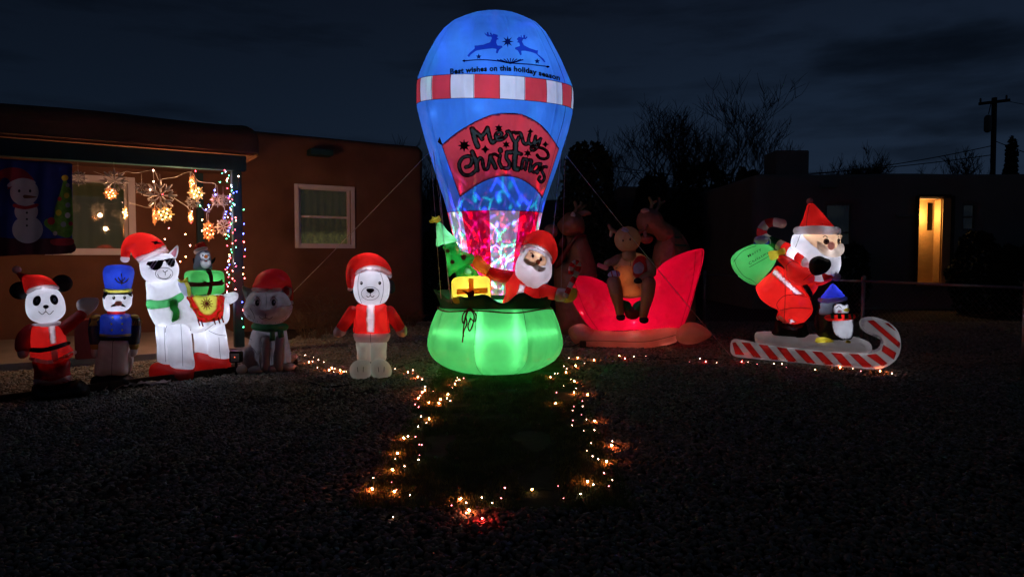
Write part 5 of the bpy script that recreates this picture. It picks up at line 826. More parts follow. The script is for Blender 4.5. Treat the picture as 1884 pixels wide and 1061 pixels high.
def ground_sheet():
    xs = np.r_[-300, -120, -50, -25, np.arange(-12, 12.1, .35), 25, 50, 120, 300]; ys = np.r_[-40, -10, 0, np.arange(1.5, 18.1, .35), 25, 40, 80, 160, 400]
    V = [(x, y, .012 * noise.noise((x * .8, y * .8, 0)) - .02) for y in ys for x in xs]; n = len(xs)
    Part('ground', V, [(j * n + i, j * n + i + 1, (j + 1) * n + i + 1, (j + 1) * n + i) for j in range(len(ys) - 1) for i in range(n - 1)], 'soil', None, kind='structure')
    x0, x1 = STX; y0, y1 = STY; xs = np.linspace(x0, x1, 30); ys = np.linspace(y0, y1, 90); n = len(xs)
    Part('lawn_strip_soil', [(x + .03 * noise.noise((y * 2, i // 15, 3)) * (1 if i in (0, 29) else 0), y, .008 + .006 * noise.noise((x * 6, y * 6, 1))) for y in ys for i, x in enumerate(xs)], [(j * n + i, j * n + i + 1, (j + 1) * n + i + 1, (j + 1) * n + i) for j in range(len(ys) - 1) for i in range(n - 1)], 'turf_base', None, kind='structure')
def below_edge(x, y):   # True on the camera side of the edging
    d = EB - EA; return (d[0] * (y - EA[1]) - d[1] * (x - EA[0])) < 0
def gravel():
    N = 300000; Y = np.sqrt(RNG.uniform(2.2 ** 2, 13.5 ** 2, N)); X = RNG.uniform(-.80, .80, N) * Y
    keep = ~((X > STX[0] + .02) & (X < STX[1] - .02) & (Y > STY[0] + .02) & (Y < STY[1])); pw = (X - PA[0]) * NW[0] + (Y - PA[1]) * NW[1]; keep &= ~((pw < .05) & (X < PA[0] + .2))
    ww = (X - WA[0]) * NW[0] + (Y - WA[1]) * NW[1]; keep &= ~((ww < 0) & (X < WA[0])); dens = np.clip(1.35 - Y / 12, .3, 1); keep &= RNG.uniform(0, 1, N) < dens; cn = np.array([noise.noise((x * .9, y * .9, 4)) + .5 * noise.noise((x * 3, y * 3, 8)) for x, y in zip(X, Y)]); keep &= RNG.uniform(0, 1, N) < np.clip(1.25 + cn * 1.6, .25, 1)
    # the odd pebble that strayed on the lawn
    keep |= (X > STX[0]) & (X < STX[1]) & (Y > 4) & (Y < 7) & (RNG.uniform(0, 1, N) < .006)
    X, Y = X[keep], Y[keep]; n = len(X); s = (.0085 + .0085 * RNG.beta(1.6, 3, n)) * (1 + np.clip(Y - 5.5, 0, 7) * .10)
    me = bpy.data.meshes.new('gravel'); me.vertices.add(n); co = np.stack([X, Y, s * .25 + RNG.uniform(0, .012, n) - .006], 1); me.vertices.foreach_set('co', co.ravel())
    a = me.attributes.new('rot', 'FLOAT_VECTOR', 'POINT'); a.data.foreach_set('vector', np.stack([RNG.uniform(-.5, .5, n), RNG.uniform(-.5, .5, n), RNG.uniform(0, 6.28, n)], 1).ravel())
    a = me.attributes.new('scl', 'FLOAT_VECTOR', 'POINT'); a.data.foreach_set('vector', np.stack([s * RNG.uniform(.95, 1.5, n), s, s * RNG.uniform(.5, .8, n)], 1).ravel())
    o = bpy.data.objects.new('gravel', me); COL.objects.link(o); o['kind'] = 'stuff'
    ng = bpy.data.node_groups.new('gravel', 'GeometryNodeTree'); ng.interface.new_socket('Geometry', in_out='INPUT', socket_type='NodeSocketGeometry'); ng.interface.new_socket('Geometry', in_out='OUTPUT', socket_type='NodeSocketGeometry')
    nd = ng.nodes; lk = ng.links; gi = nd.new('NodeGroupInput'); go = nd.new('NodeGroupOutput'); jn = nd.new('GeometryNodeGeometryToInstance')
    for k in range(5):
        ic = nd.new('GeometryNodeMeshIcoSphere'); ic.inputs['Subdivisions'].default_value = 2; ic.inputs['Radius'].default_value = 1; sp = nd.new('GeometryNodeSetPosition'); no = nd.new('ShaderNodeTexNoise'); no.noise_dimensions = '4D'; no.inputs['W'].default_value = k * 3.1; no.inputs['Scale'].default_value = .9; no.inputs['Detail'].default_value = 1
        sub = nd.new('ShaderNodeVectorMath'); sub.operation = 'SUBTRACT'; sub.inputs[1].default_value = (.5, .5, .5); lk.new(no.outputs['Color'], sub.inputs[0]); sc = nd.new('ShaderNodeVectorMath'); sc.operation = 'SCALE'; sc.inputs['Scale'].default_value = 1.5; lk.new(sub.outputs[0], sc.inputs[0])
        lk.new(ic.outputs['Mesh'], sp.inputs['Geometry']); lk.new(sc.outputs[0], sp.inputs['Offset']); sm = nd.new('GeometryNodeSetMaterial'); sm.inputs['Material'].default_value = MATS['pebble']; lk.new(sp.outputs[0], sm.inputs[0]); ss = nd.new('GeometryNodeSetShadeSmooth'); lk.new(sm.outputs[0], ss.inputs[0]); lk.new(ss.outputs[0], jn.inputs[0])
    ip = nd.new('GeometryNodeInstanceOnPoints'); lk.new(gi.outputs[0], ip.inputs['Points']); lk.new(jn.outputs[0], ip.inputs['Instance']); ip.inputs['Pick Instance'].default_value = True
    rd = nd.new('FunctionNodeRandomValue'); rd.data_type = 'INT'; rd.inputs[4].default_value = 0; rd.inputs[5].default_value = 4; lk.new(rd.outputs[2], ip.inputs['Instance Index'])
    for nm, sk in (('rot', 'Rotation'), ('scl', 'Scale')): at_ = nd.new('GeometryNodeInputNamedAttribute'); at_.data_type = 'FLOAT_VECTOR'; at_.inputs[0].default_value = nm; lk.new(at_.outputs[0], ip.inputs[sk])
    lk.new(ip.outputs[0], go.inputs[0]); md = o.modifiers.new('scatter', 'NODES'); md.node_group = ng
def grass():
    N = 70000; X = RNG.uniform(STX[0] - .03, STX[1] + .03, N); Y = RNG.uniform(STY[0] - .03, STY[1], N); cl = np.array([noise.noise((x * 3, y * 3, 5)) for x, y in zip(X, Y)]); k = cl > -.38; X, Y, cl = X[k], Y[k], cl[k]; n = len(X)
    h = RNG.uniform(.015, .034, n) * (1 + .5 * cl); a = RNG.uniform(0, 6.28, n); t = RNG.uniform(.2, .9, n) * h; w = RNG.uniform(.0015, .0028, n); p = a + 1.57 + RNG.uniform(-.5, .5, n); z0 = np.full(n, .008)
    b = np.stack([X, Y, z0], 1); off = np.stack([np.cos(p) * w, np.sin(p) * w, 0 * w], 1); tip = b + np.stack([np.cos(a) * t, np.sin(a) * t, h], 1)
    V = np.stack([b - off, b + off, tip], 1).reshape(-1, 3); me = bpy.data.meshes.new('lawn_grass'); me.from_pydata(V.tolist(), [], np.arange(3 * n).reshape(-1, 3).tolist()); me.materials.append(MATS['grass'])
    o = bpy.data.objects.new('lawn_grass', me); COL.objects.link(o); o['kind'] = 'stuff'
def wall_shell(name, path, z0, z1, holes, mat, parent, rr=.16, step=.28, amp=.018, depth=.2):
    """adobe wall along a plan path [(x,y)], outside on the right hand; holes [(s0,s1,za,zb)] measured along the path"""
    P = np.array(path, float); L = np.r_[0, np.cumsum(np.linalg.norm(np.diff(P, axis=0), axis=1))]
    S = set(np.round(np.arange(0, L[-1], step), 4)) | set(np.round(L, 4)); Z = set(np.round(np.arange(z0, z1 - rr, step), 4)) | {round(z1 - rr, 4)}
    for h in holes:
        S = {s for s in S if min(abs(s - h[0]), abs(s - h[1])) > .06} | {h[0], h[1]}; Z = {q for q in Z if min(abs(q - h[2]), abs(q - h[3])) > .06} | {h[2], h[3]}
    S = sorted(S); Z = sorted(Z); pos = np.stack([np.interp(S, L, P[:, 0]), np.interp(S, L, P[:, 1])], 1); T = np.gradient(pos, axis=0); T /= np.linalg.norm(T, axis=1)[:, None]; NN = np.stack([T[:, 1], -T[:, 0]], 1)
    prof = [(0, z) for z in Z] + [(-rr * (1 - math.cos(a)), z1 - rr + rr * math.sin(a)) for a in np.linspace(.3, math.pi / 2, 5)] + [(-rr - .25, z1 - .02)]; V = []
    for j, (o_, z) in enumerate(prof):
        for i, (q, nn) in enumerate(zip(pos, NN)):
            dz = .035 * noise.noise((q[0] * .5, q[1] * .5, 7)) * (1 if j >= len(Z) - 1 else 0); o2 = o_ + amp * noise.noise((q[0] * .9, q[1] * .9, z * .9)); V.append((*(q + nn * o2), z + dz))
    m = len(S); Fs = []
    def hol(i, j): return any(S[i] >= h[0] - 1e-6 and S[i + 1] <= h[1] + 1e-6 and j + 1 < len(Z) and Z[j] >= h[2] - 1e-6 and Z[j + 1] <= h[3] + 1e-6 for h in holes)
    for j in range(len(prof) - 1):
        for i in range(m - 1):
            if not hol(i, j): Fs.append((j * m + i, j * m + i + 1, (j + 1) * m + i + 1, (j + 1) * m + i))
    for h in holes:
        i0, i1 = S.index(h[0]), S.index(h[1]); j0, j1 = Z.index(h[2]), Z.index(h[3]); ring = [(i, j0) for i in range(i0, i1)] + [(i1, j) for j in range(j0, j1)] + [(i, j1) for i in range(i1, i0, -1)] + [(i0, j) for j in range(j1, j0, -1)]
        b = len(V); V += [tuple(np.array(V[j * m + i]) - np.array([*NN[i], 0]) * depth) for i, j in ring]; n = len(ring)
        Fs += [(ring[k][1] * m + ring[k][0], ring[(k + 1) % n][1] * m + ring[(k + 1) % n][0], b + (k + 1) % n, b + k) for k in range(n)]
    return Part(name, V, Fs, mat, parent)
def window(fig_ax, c, w, h, root, mats=('window_white', 'blind'), rail=True, inset=.05, curtain=None):
    """c: centre on the wall face; axes (u, up, n)"""
    u, up, n = fig_ax; c = np.asarray(c) - n * inset; fr = .05
    F4 = [(c - u * (w / 2 - fr / 2), (fr / 2, h / 2, .03)), (c + u * (w / 2 - fr / 2), (fr / 2, h / 2, .03)), (c - up * (h / 2 - fr / 2), (w / 2 - fr, fr / 2, .03)), (c + up * (h / 2 - fr / 2), (w / 2 - fr, fr / 2, .03))]
    V = []; Fs = []
    for cc, hf in F4:
        p = box3(cc, hf, (u, up, n), 'x', 'thread', None, bevel=.006); PARTS.remove(p); b = len(V); V += [tuple(q) for q in p.v]; Fs += [tuple(b + i for i in q) for q in p.f]
    fm = Part('window_frame', V, Fs, mats[0], root, smooth=False)
    if rail: box3(c - n * .012, (w / 2 - fr, .018, .02), (u, up, n), 'sash_rail', mats[0], fm)
    for k in ((-1, 1) if rail else (0,)): hh = h / 4 - fr / 2 - .01 if rail else h / 2 - fr; box3(c - n * .02 + up * k * (h / 4 - .008), (w / 2 - fr, hh, .004), (u, up, n), 'pane', 'glass', fm)
    gv = [(c - n * (.13 + .014 * math.sin(i * 1.1)) + u * (-w / 2 + w * i / 40) + up * (j * h / 2)) for j in (-1, 1) for i in range(41)]
    Part('curtain', gv, [(i, i + 1, 42 + i, 41 + i) for i in range(40)], curtain or mats[1], fm)
    return fm
def lit_curtain(name, c1, c2, s, scale=18, ramp=(.44, .56), band=None):
    m, n, l = newmat(name); o = n.new('ShaderNodeOutputMaterial'); e = n.new('ShaderNodeEmission'); t = nz(n, l, scale, 6); r = n.new('ShaderNodeValToRGB'); l.new(t.outputs[0], r.inputs[0]); r.color_ramp.elements[0].position, r.color_ramp.elements[1].position = ramp
    r.color_ramp.elements[0].color = (*c1, 1); r.color_ramp.elements[1].color = (*c2, 1); l.new(r.outputs[0], e.inputs[0]); e.inputs[1].default_value = s
    if band:   # brighter glow painted along the bottom, for the gap under the curtain
        tc = n.new('ShaderNodeTexCoord'); sp = n.new('ShaderNodeSeparateXYZ'); l.new(tc.outputs['Object'], sp.inputs[0]); mr = n.new('ShaderNodeMapRange'); l.new(sp.outputs['Z'], mr.inputs[0]); mr.inputs[1].default_value = band + .35; mr.inputs[2].default_value = band + .28; mr.inputs[3].default_value = s * .8; mr.inputs[4].default_value = s * 3.0; l.new(mr.outputs[0], e.inputs[1])
    d = n.new('ShaderNodeBsdfDiffuse'); d.inputs[0].default_value = (.2, .19, .14, 1); a = n.new('ShaderNodeAddShader'); l.new(e.outputs[0], a.inputs[0]); l.new(d.outputs[0], a.inputs[1]); l.new(a.outputs[0], o.inputs[0])
def house():
    w3 = np.array([*WA, 0]); root = thing('adobe_house', 'brown adobe house with a porch hung with lights, behind the blow-up figures on the left', 'house', w3)
    wf = Fig(770, 13.5, normal=NW, root=root); e3 = np.array([*E_, 0]); n3 = np.array([*NW, 0]); LL = 13.0
    sz = lambda px, py: ((wf.pt([(px, py)])[0] - w3) @ e3 + LL, wf.pt([(px, py)])[0][2])
    s0, _ = sz(549, 400); s1, _ = sz(645, 400); _, zt = sz(597, 345); _, zb = sz(600, 453); a0, _ = sz(95, 400); a1, _ = sz(236, 400); _, at_ = sz(185, 330); _, ab = sz(185, 463)
    holes = [(round(s0, 4), round(s1, 4), round(zb, 4), round(zt, 4)), (round(a0, 4), round(a1, 4), round(ab, 4), round(at_, 4))]
    corner = [WA + E_ * .16 * math.sin(a) - NW * .16 * (1 - math.cos(a)) for a in np.linspace(0, math.pi / 2, 5)]; end = corner[-1] - NW * 9
    wall_shell('wall', [WA - E_ * LL] + corner + [end], 0, 3.47, holes, 'stucco', root)
    Part('roof', [(*(WA - E_ * LL - NW * .3), 3.3), (*(WA - NW * .3 - E_ * .1), 3.3), (*(WA - NW * 9 - E_ * .1), 3.3), (*(WA - E_ * LL - NW * 9), 3.3)], [(0, 1, 2, 3)], 'stucco', root)
    lit_curtain('curtain_lit', (.006, .006, .003), (.040, .034, .009), 1.0, 34, (.42, .64), band=1.42); lit_curtain('room_dim', (.008, .009, .003), (.022, .021, .007), 1.0, 1.2, (.3, .7))
    cc = w3 + e3 * ((s0 + s1) / 2 - LL) + wf.up * (zb + zt) / 2; fm = window((e3, wf.up, n3), cc, s1 - s0, zt - zb, root, curtain='curtain_lit')
    for (sx, sz_, hw, hh) in ((-1, 0, .035, (zt - zb) / 2 + .035), (1, 0, .035, (zt - zb) / 2 + .035), (0, 1, (s1 - s0) / 2, .035), (0, -1, (s1 - s0) / 2, .035)):
        box3(cc + e3 * sx * ((s1 - s0) / 2 + .036) * 1 + wf.up * sz_ * ((zt - zb) / 2 + .001) + n3 * .025, (hw, hh, .02), (e3, wf.up, n3), 'window_casing', 'window_white', root, bevel=.004)
    cc = w3 + e3 * ((a0 + a1) / 2 - LL) + wf.up * (ab + at_) / 2; window((e3, wf.up, n3), cc, a1 - a0, at_ - ab, root, rail=False, curtain='room_dim')
    for (sx, sz_, hw, hh) in ((1, 0, .05, (at_ - ab) / 2 + .05), (-1, 0, .05, (at_ - ab) / 2 + .05), (0, 1, (a1 - a0) / 2, .05), (0, -1, (a1 - a0) / 2, .05)):
        box3(cc + e3 * sx * ((a1 - a0) / 2 + .051) + wf.up * sz_ * ((at_ - ab) / 2 + .001) + n3 * .03, (hw, hh, .025), (e3, wf.up, n3), 'window_casing', 'window_white', root, bevel=.004)
    c = wf.pt([(585, 283)])[0] + n3 * .12; box3(c, (.20, .055, .14), (e3, wf.up, n3), 'roof_drain_spout', 'teal_paint', root, bevel=.01)
    c = wf.pt([(367, 400)])[0]; c[2] = 1.38; box3(c + n3 * .06, (.055, 1.37, .05), (e3, wf.up, n3), 'door_post', 'teal_paint', root, bevel=.006)
    # porch
    p3 = np.array([*PA, 0]); box3(p3 + [0, 0, 1.21], (.06, .06, 1.21), (e3, n3, wf.up), 'porch_post', 'teal_paint', root, bevel=.008)
    box3(p3 - e3 * 3.9 + [0, 0, 2.525], (4.02, .07, .10), (e3, n3, wf.up), 'porch_beam', 'teal_paint', root, bevel=.008)
    c0 = p3[:2] + E_ * .14; fr = [c0 - E_ * 8.2 + NW * .16, c0 + NW * .16] + [c0 + NW * .16 + E_ * .14 * math.sin(a) - NW * .14 * (1 - math.cos(a)) for a in np.linspace(.3, math.pi / 2, 4)]; fr.append(fr[-1] - NW * 2.55)
    wall_shell('porch_parapet', fr, 2.64, 3.03, [], 'stucco', root, rr=.2, amp=.03)
    q = p3[:2]; Part('porch_ceiling', [(*(q - E_ * 8 + NW * .18), 2.66), (*(q + E_ * .25 + NW * .18), 2.66), (*(q + E_ * .25 - NW * 2.6), 2.66), (*(q - E_ * 8 - NW * 2.6), 2.66)], [(0, 1, 2, 3)], 'stucco', root)
    sl = [(*(q - E_ * 8 + NW * .1), 0), (*(q + E_ * .3 + NW * .1), 0), (*(q + E_ * .3 - NW * 2.7), 0), (*(q - E_ * 8 - NW * 2.7), 0)]; V = sl + [(a, b, .09) for a, b, _ in sl]; Part('porch_floor', V, [(4, 5, 6, 7), (0, 1, 5, 4), (1, 2, 6, 5)], 'concrete', root, smooth=False)
    return root, wf, e3, n3
def banner(e3, n3):
    f = Fig(437, 8.93, normal=NW, name='christmas_flag', label='blue cloth flag with a snowman and a decorated tree, hanging from the porch beam', cat='flag'); z = zc(0, 250, 4.243)
    Y0 = ORG[f.root.name]; wv = lambda x, y: 2.2 * math.sin(x * .09) + 1.2 * math.sin(x * .21 + y * .01)
    b = puff(f, [(-150, 283), (133, 300), (133, 382), (133, 466), (-10, 469), (-150, 472)], .7, 'flag_cloth', 'cloth_navy', sm=False, g=5, dmap=wv)
    P = lambda pts, m, nm, off=.006, **k: patch(z(pts), b, nm, m, off=off, g=3, **k)
    P([(-90, 800), (200, 806), (420, 800), (562, 820), (562, 912), (200, 928), (-90, 930)], 'cloth_maroon', 'flag_print'); P([(400, 810), (560, 800), (562, 850), (420, 852)], 'cloth_red', 'flag_print', .009)
    P([(500, 330), (520, 350), (540, 400), (560, 450), (562, 770), (440, 770), (385, 730), (345, 690), (360, 650), (420, 640), (430, 560), (450, 500), (475, 430)], 'cloth_green', 'flag_tree', .009)
    P([(478, 325), (490, 310), (505, 304), (525, 310), (535, 328), (525, 345), (505, 352), (488, 345)], 'cloth_yellow', 'flag_star', .012)
    for (x, y, r, m) in ((520, 465, 22, 'cloth_yellow'), (530, 540, 20, 'cloth_grey'), (458, 600, 24, 'cloth_yellow'), (528, 620, 22, 'cloth_white'), (400, 665, 30, 'cloth_red'), (495, 690, 22, 'cloth_grey'), (552, 685, 18, 'cloth_red'), (465, 492, 18, 'cloth_red'), (430, 760, 18, 'cloth_white'), (528, 385, 16, 'cloth_grey')): P(circle(x, y, r, r), m, 'flag_bauble', .013)
    # a plain snowman stands where the flag's figure is
    P(circle(215, 730, 120, 108), 'cloth_white', 'flag_snowman', .009); P(circle(205, 590, 92, 84), 'cloth_white', 'flag_snowman', .010); P(circle(190, 440, 112, 104), 'cloth_white', 'flag_snowman', .011)
    P([(60, 420), (75, 350), (20, 330), (-30, 430), (-60, 400), (-20, 290), (60, 250), (160, 255), (230, 300), (265, 360), (160, 350)], 'cloth_red', 'flag_hat', .014); P([(70, 400), (66, 370), (160, 330), (255, 345), (275, 372), (180, 365)], 'cloth_white', 'flag_hat', .017)
    for x in (150, 235): P(circle(x, 430, 10, 13), 'print_black', 'flag_print', .015)
    P([(190, 460), (290, 478), (192, 488)], 'print_brown', 'flag_print', .015); P([(110, 530), (200, 548), (290, 528), (292, 552), (200, 574), (108, 556)], 'cloth_red', 'flag_print', .016)
    for y in (600, 650, 700): P(circle(210, y, 9, 9), 'print_black', 'flag_print', .013)
BULB = None
def bulb_mesh():
    v = []; fs = []; prof = [(0, .0), (.55, .25), (1, 1.0), (.8, 2.0), (.35, 2.9), (0, 3.2)]
    for r, z in prof:
        for k in range(6): a = 2 * math.pi * k / 6; v.append((r * math.cos(a), r * math.sin(a), z))
    for j in range(len(prof) - 1):
        for k in range(6): fs.append((j * 6 + k, j * 6 + (k + 1) % 6, (j + 1) * 6 + (k + 1) % 6, (j + 1) * 6 + k))
    return v, fs
BM = {}
def bulb(p, kind, parent, r=.0075, tilt=True):
    k = (kind, r)
    if k not in BM:
        v, fs = bulb_mesh(); me = bpy.data.meshes.new('bulb'); me.from_pydata([tuple(np.array(q) * r) for q in v], [], fs); me.materials.append(MATS['bulb_' + kind]); me.shade_smooth(); BM[k] = me
    o = bpy.data.objects.new('bulb', BM[k]); COL.objects.link(o); o.parent = parent; o.location = tuple(np.asarray(p) - ORG[parent.name])
    o.rotation_euler = (random.uniform(-1.2, 1.2), random.uniform(-1.2, 1.2), random.uniform(0, 6)) if tilt else (math.pi, 0, 0); return o
def string(name_label, pts, mat='wire_green', z=.022, loops=True):
    """pts: (px, py, kind) on the ground, in order along the wire"""
    P = [ground(x, y, z) for x, y, _ in pts]; root = thing('string_lights', name_label, 'string lights', (*P[0][:2], 0), 'strings of small lights laid on the ground')
    path = []
    for i, p in enumerate(P):
        path.append(p - [0, 0, .008]); 
        if i + 1 < len(P):
            d = P[i + 1] - p
            if np.linalg.norm(d) < 1.6:
                for t in (.33, .66): path.append(p + d * t + np.array([random.uniform(-.03, .03), random.uniform(-.04, .04), random.uniform(-.012, .012)]))
    q = resample(smooth_poly(path, 4, closed=False), .05, closed=False) if False else np.array(path); line3(q, .0022, 'wire', mat, root, ns=4)
    for (x, y, k), p in zip(pts, P): bulb(p, k, root, .0044 if k in 'ora' else random.choice((.0018, .0026, .0034)))
def strings():
    z6 = zc(640, 640, 3.121)
    L = [(272, 120, 'w'), (345, 140, 'o'), (372, 128, 'w'), (405, 165, 'o'), (425, 180, 'w'), (445, 222, 'w'), (440, 242, 'o'), (425, 255, 'o'), (415, 272, 'w'), (405, 290, 'o'), (388, 325, 'p'), (403, 340, 'p'), (418, 394, 'w'), (400, 452, 'w'), (467, 410, 'o'), (450, 430, 'w'), (385, 510, 'p'), (342, 508, 'w'), (325, 518, 'o'), (285, 605, 'o'), (272, 636, 'w'), (262, 700, 'o'), (250, 772, 'p'), (144, 745, 'w'), (143, 812, 'o'), (262, 825, 'o'), (278, 812, 'p'), (355, 845, 'w')]
    string('string of small red and white lights along the outer left edge of the lawn strip', z6(L))
    L = [(667, 174, 'p'), (640, 182, 'o'), (628, 170, 'w'), (622, 188, 'w'), (617, 206, 'o'), (600, 228, 'w'), (573, 268, 'o'), (568, 290, 'w'), (587, 303, 'w'), (530, 298, 'o'), (527, 318, 'o'), (490, 250, 'w'), (465, 313, 'o'), (428, 556, 'p'), (408, 556, 'p'), (414, 615, 'p'), (403, 642, 'w'), (327, 678, 'w')]
    string('short string of lights from the basket down the inner left of the lawn strip', z6(L))
    L = [(260, 970, 'w'), (593, 903, 'p'), (640, 865, 'o'), (683, 888, 'w'), (680, 945, 'w'), (700, 935, 'o'), (770, 975, 'r'), (830, 888, 'w'), (772, 858, 'w'), (884, 862, 'p'), (906, 803, 'p'), (1053, 815, 'a'), (1208, 793, 'p'), (1236, 862, 'p'), (1332, 838, 'w'), (1407, 785, 'w'), (1375, 768, 'o')]
    string('string of scattered lights across the near end of the lawn strip, closest to the viewer', z6(L))
    L = [(1165, 168, 'o'), (1187, 147, 'w'), (1203, 145, 'w'), (1255, 140, 'o'), (1258, 120, 'w'), (1242, 104, 'w'), (1307, 105, 'o'), (1282, 180, 'w'), (1303, 192, 'o'), (1238, 217, 'w'), (1310, 230, 'w'), (1298, 255, 'o'), (1196, 257, 'p'), (1190, 320, 'o'), (1298, 337, 'p'), (1291, 358, 'w'), (1345, 305, 'p'), (1380, 268, 'o'), (1347, 335, 'w'), (1340, 382, 'p'), (1290, 415, 'p'), (1286, 443, 'w'), (1356, 474, 'w'), (1373, 412, 'w'), (1412, 418, 'o'), (1418, 473, 'w'), (1398, 545, 'w'), (1373, 590, 'w'), (1408, 622, 'w'), (1440, 637, 'w'), (1485, 655, 'o'), (1510, 558, 'o'), (1518, 535, 'w'), (1520, 758, 'w'), (1495, 792, 'p'), (1474, 720, 'p')]
    string('long string of red and white lights winding down the right edge of the lawn strip', z6(L))
    L = z6([(1270, 57, 'w'), (1322, 58, 'o'), (1360, 88, 'w'), (1415, 70, 'o'), (1560, 45, 'o'), (1590, 62, 'r'), (1642, 50, 'w'), (1710, 46, 'w')]) + zc(1260, 480, 3.019)([(28, 560, 'p'), (82, 542, 'w'), (115, 560, 'r'), (176, 565, 'w'), (315, 560, 'r'), (350, 562, 'w'), (403, 572, 'p'), (495, 572, 'w'), (541, 573, 'w'), (565, 588, 'p'), (725, 604, 'a'), (862, 592, 'o'), (933, 598, 'w'), (978, 613, 'p'), (1085, 612, 'o'), (1148, 624, 'w')])
    string('string of lights on the gravel from the sleigh past the candy cane board', L)
    L = zc(540, 540, 5.893)([(127, 665, 'w'), (165, 745, 'o'), (207, 735, 'w'), (213, 690, 'w'), (270, 717, 'w'), (328, 742, 'w'), (260, 803, 'w'), (380, 830, 'o'), (420, 810, 'o'), (450, 813, 'w'), (437, 848, 'w'), (500, 835, 'o'), (545, 850, 'o'), (570, 845, 'w')])
    string('bunched string of warm lights on the gravel between the kitten and the white bear', L)
def porch_lights(e3, n3):
    f = Fig(437, 9.0, normal=NW); z = zc(200, 270, 3.929); z1 = zc(0, 250, 4.243)
    root = thing('string_lights', 'tangled curtain of tiny coloured lights wound round the teal porch post', 'string lights', (*PA, 0)); cols = 'mgbamwcmgrb'
    g = Fig(437, 9.0, normal=NW, root=root); P = []
    r = random.Random(4); y = 178
    while y < 1120:
        x = (862 if y > 250 else 840) + r.uniform(-32, 34) + (y > 500) * 16; P.append(z([(x, y)])[0]); y += r.uniform(9, 19)
    w3 = [g.pt([p], r.uniform(-3, 18))[0] for p in P]
    line3(w3, .002, 'wire', 'wire_green', root, ns=4); [bulb(p, r.choice(cols), root, .0052) for p in w3]
    P = z([(930, 222), (915, 332), (900, 428), (960, 460), (905, 518), (968, 562), (962, 635), (970, 690), (975, 748), (966, 796), (962, 872), (955, 920), (968, 950), (962, 1040), (955, 1120), (960, 1180), (952, 1240), (958, 1300)])
    w3 = [g.pt([p], 14)[0] for p in P]; line3(w3, .002, 'wire', 'wire_green', root, ns=4); [bulb(p, r.choice(cols), root, .0058) for p in w3]
    root2 = thing('string_lights', 'garland wire of warm lights looped under the porch beam', 'string lights', (*PA, 0)); g2 = Fig(437, 9.0, normal=NW, root=root2)
    for ln in ([(130, 178), (200, 190), (320, 172), (360, 240), (400, 232), (480, 220), (590, 182), (650, 250), (760, 265), (772, 300), (760, 340)], [(-110, 180), (0, 210), (130, 178)], [(130, 400), (200, 420), (280, 440), (310, 422), (300, 316)], [(470, 370), (560, 430), (590, 470), (600, 500)], [(590, 182), (600, 300), (640, 380), (690, 460), (745, 440), (770, 350)], [(710, 540), (708, 480), (730, 470)], [(820, 400), (838, 460), (820, 520)], [(320, 180), (330, 330), (310, 420), (340, 550)]):
        line3(g2.pt(smooth_poly(z(ln), 5, closed=False), 2), .0026, 'wire', 'wire_white', root2, ns=4)
    for (x, y, k) in ((320, 178, 'w'), (327, 256, 'w'), (296, 316, 'w'), (390, 346, 'r'), (628, 182, 'r'), (660, 432, 'g'), (696, 455, 'b'), (722, 440, 'c'), (715, 425, 'b'), (765, 320, 'b'), (600, 470, 'a'), (595, 552, 'r'), (672, 532, 'a'), (670, 610, 'w'), (428, 590, 'p'), (548, 635, 'a'), (405, 670, 'w'), (588, 718, 'w'), (553, 798, 'a'), (512, 830, 'a'), (795, 258, 'g'), (838, 515, 'b'), (850, 548, 'p'), (840, 635, 'a'), (765, 350, 'b'), (745, 385, 'r')): bulb(g2.pt([z([(x, y)])[0]], 4)[0], 'm' if k == 'r' else k, root2, .0058)
    def flake(px, py, r, lab, lit=0, asp=1, mat='snow_plastic', petals=8):
        rt = thing('snowflake_ornament', lab, 'snowflake ornament', f.pt([(px, py)], 4)[0], 'snowflakes hung under the porch beam'); c = ORG[rt.name]; s = f.s * r; yaw = math.acos(min(asp, 1)); u = f.u * math.cos(yaw) + f.n * math.sin(yaw); nn = np.cross(u, f.up); V = []; Fs = []
        for k in range(petals):
            a = 2 * math.pi * k / petals; d = u * math.cos(a) + f.up * math.sin(a); t = -u * math.sin(a) + f.up * math.cos(a)
            for (r0, r1, side, wd) in ((.1, .55, 0, .06), (.5, 1.0, 0, .10), (.45, .78, .26, .07), (.45, .78, -.26, .07)):
                p0 = c + d * s * r0; p1 = c + d * s * r1 + t * s * side; v, ff = tube3([p0, (p0 + p1) / 2, p1], [s * wd * .55, s * wd, s * wd * .6], 5); b = len(V); V += [tuple(q) for q in v]; Fs += [tuple(b + i for i in q) for q in ff]
        Part('snowflake', V, Fs, 'flake_lit' if lit == 2 else ('flake_warm' if lit == 1 else mat), rt)
        if lit:
            for k in range(petals):
                a = 2 * math.pi * (k + .5) / petals; bulb(c + (u * math.cos(a) + f.up * math.sin(a)) * s * (.62 if k % 2 else .35) - f.up * .01 + f.n * .015, 'y' if lit == 2 else 'a', rt, .006 if lit == 2 else .0042)
        line3([c + f.up * s * .9, c + f.up * (s * .9 + .10)], .0015, 'hanging_wire', 'wire_white', rt, ns=4)
    for nm, c, e in (('flake_lit', (.9, .75, .5), .25), ('flake_warm', (.75, .45, .25), .06)):
        m, n, l = newmat(nm); o = n.new('ShaderNodeOutputMaterial'); d = n.new('ShaderNodeBsdfDiffuse'); t = n.new('ShaderNodeBsdfTranslucent'); d.inputs[0].default_value = (*c, 1); t.inputs[0].default_value = (*c, 1); mx = n.new('ShaderNodeMixShader'); mx.inputs[0].default_value = .5; l.new(d.outputs[0], mx.inputs[1]); l.new(t.outputs[0], mx.inputs[2]); l.new(mx.outputs[0], o.inputs[0])
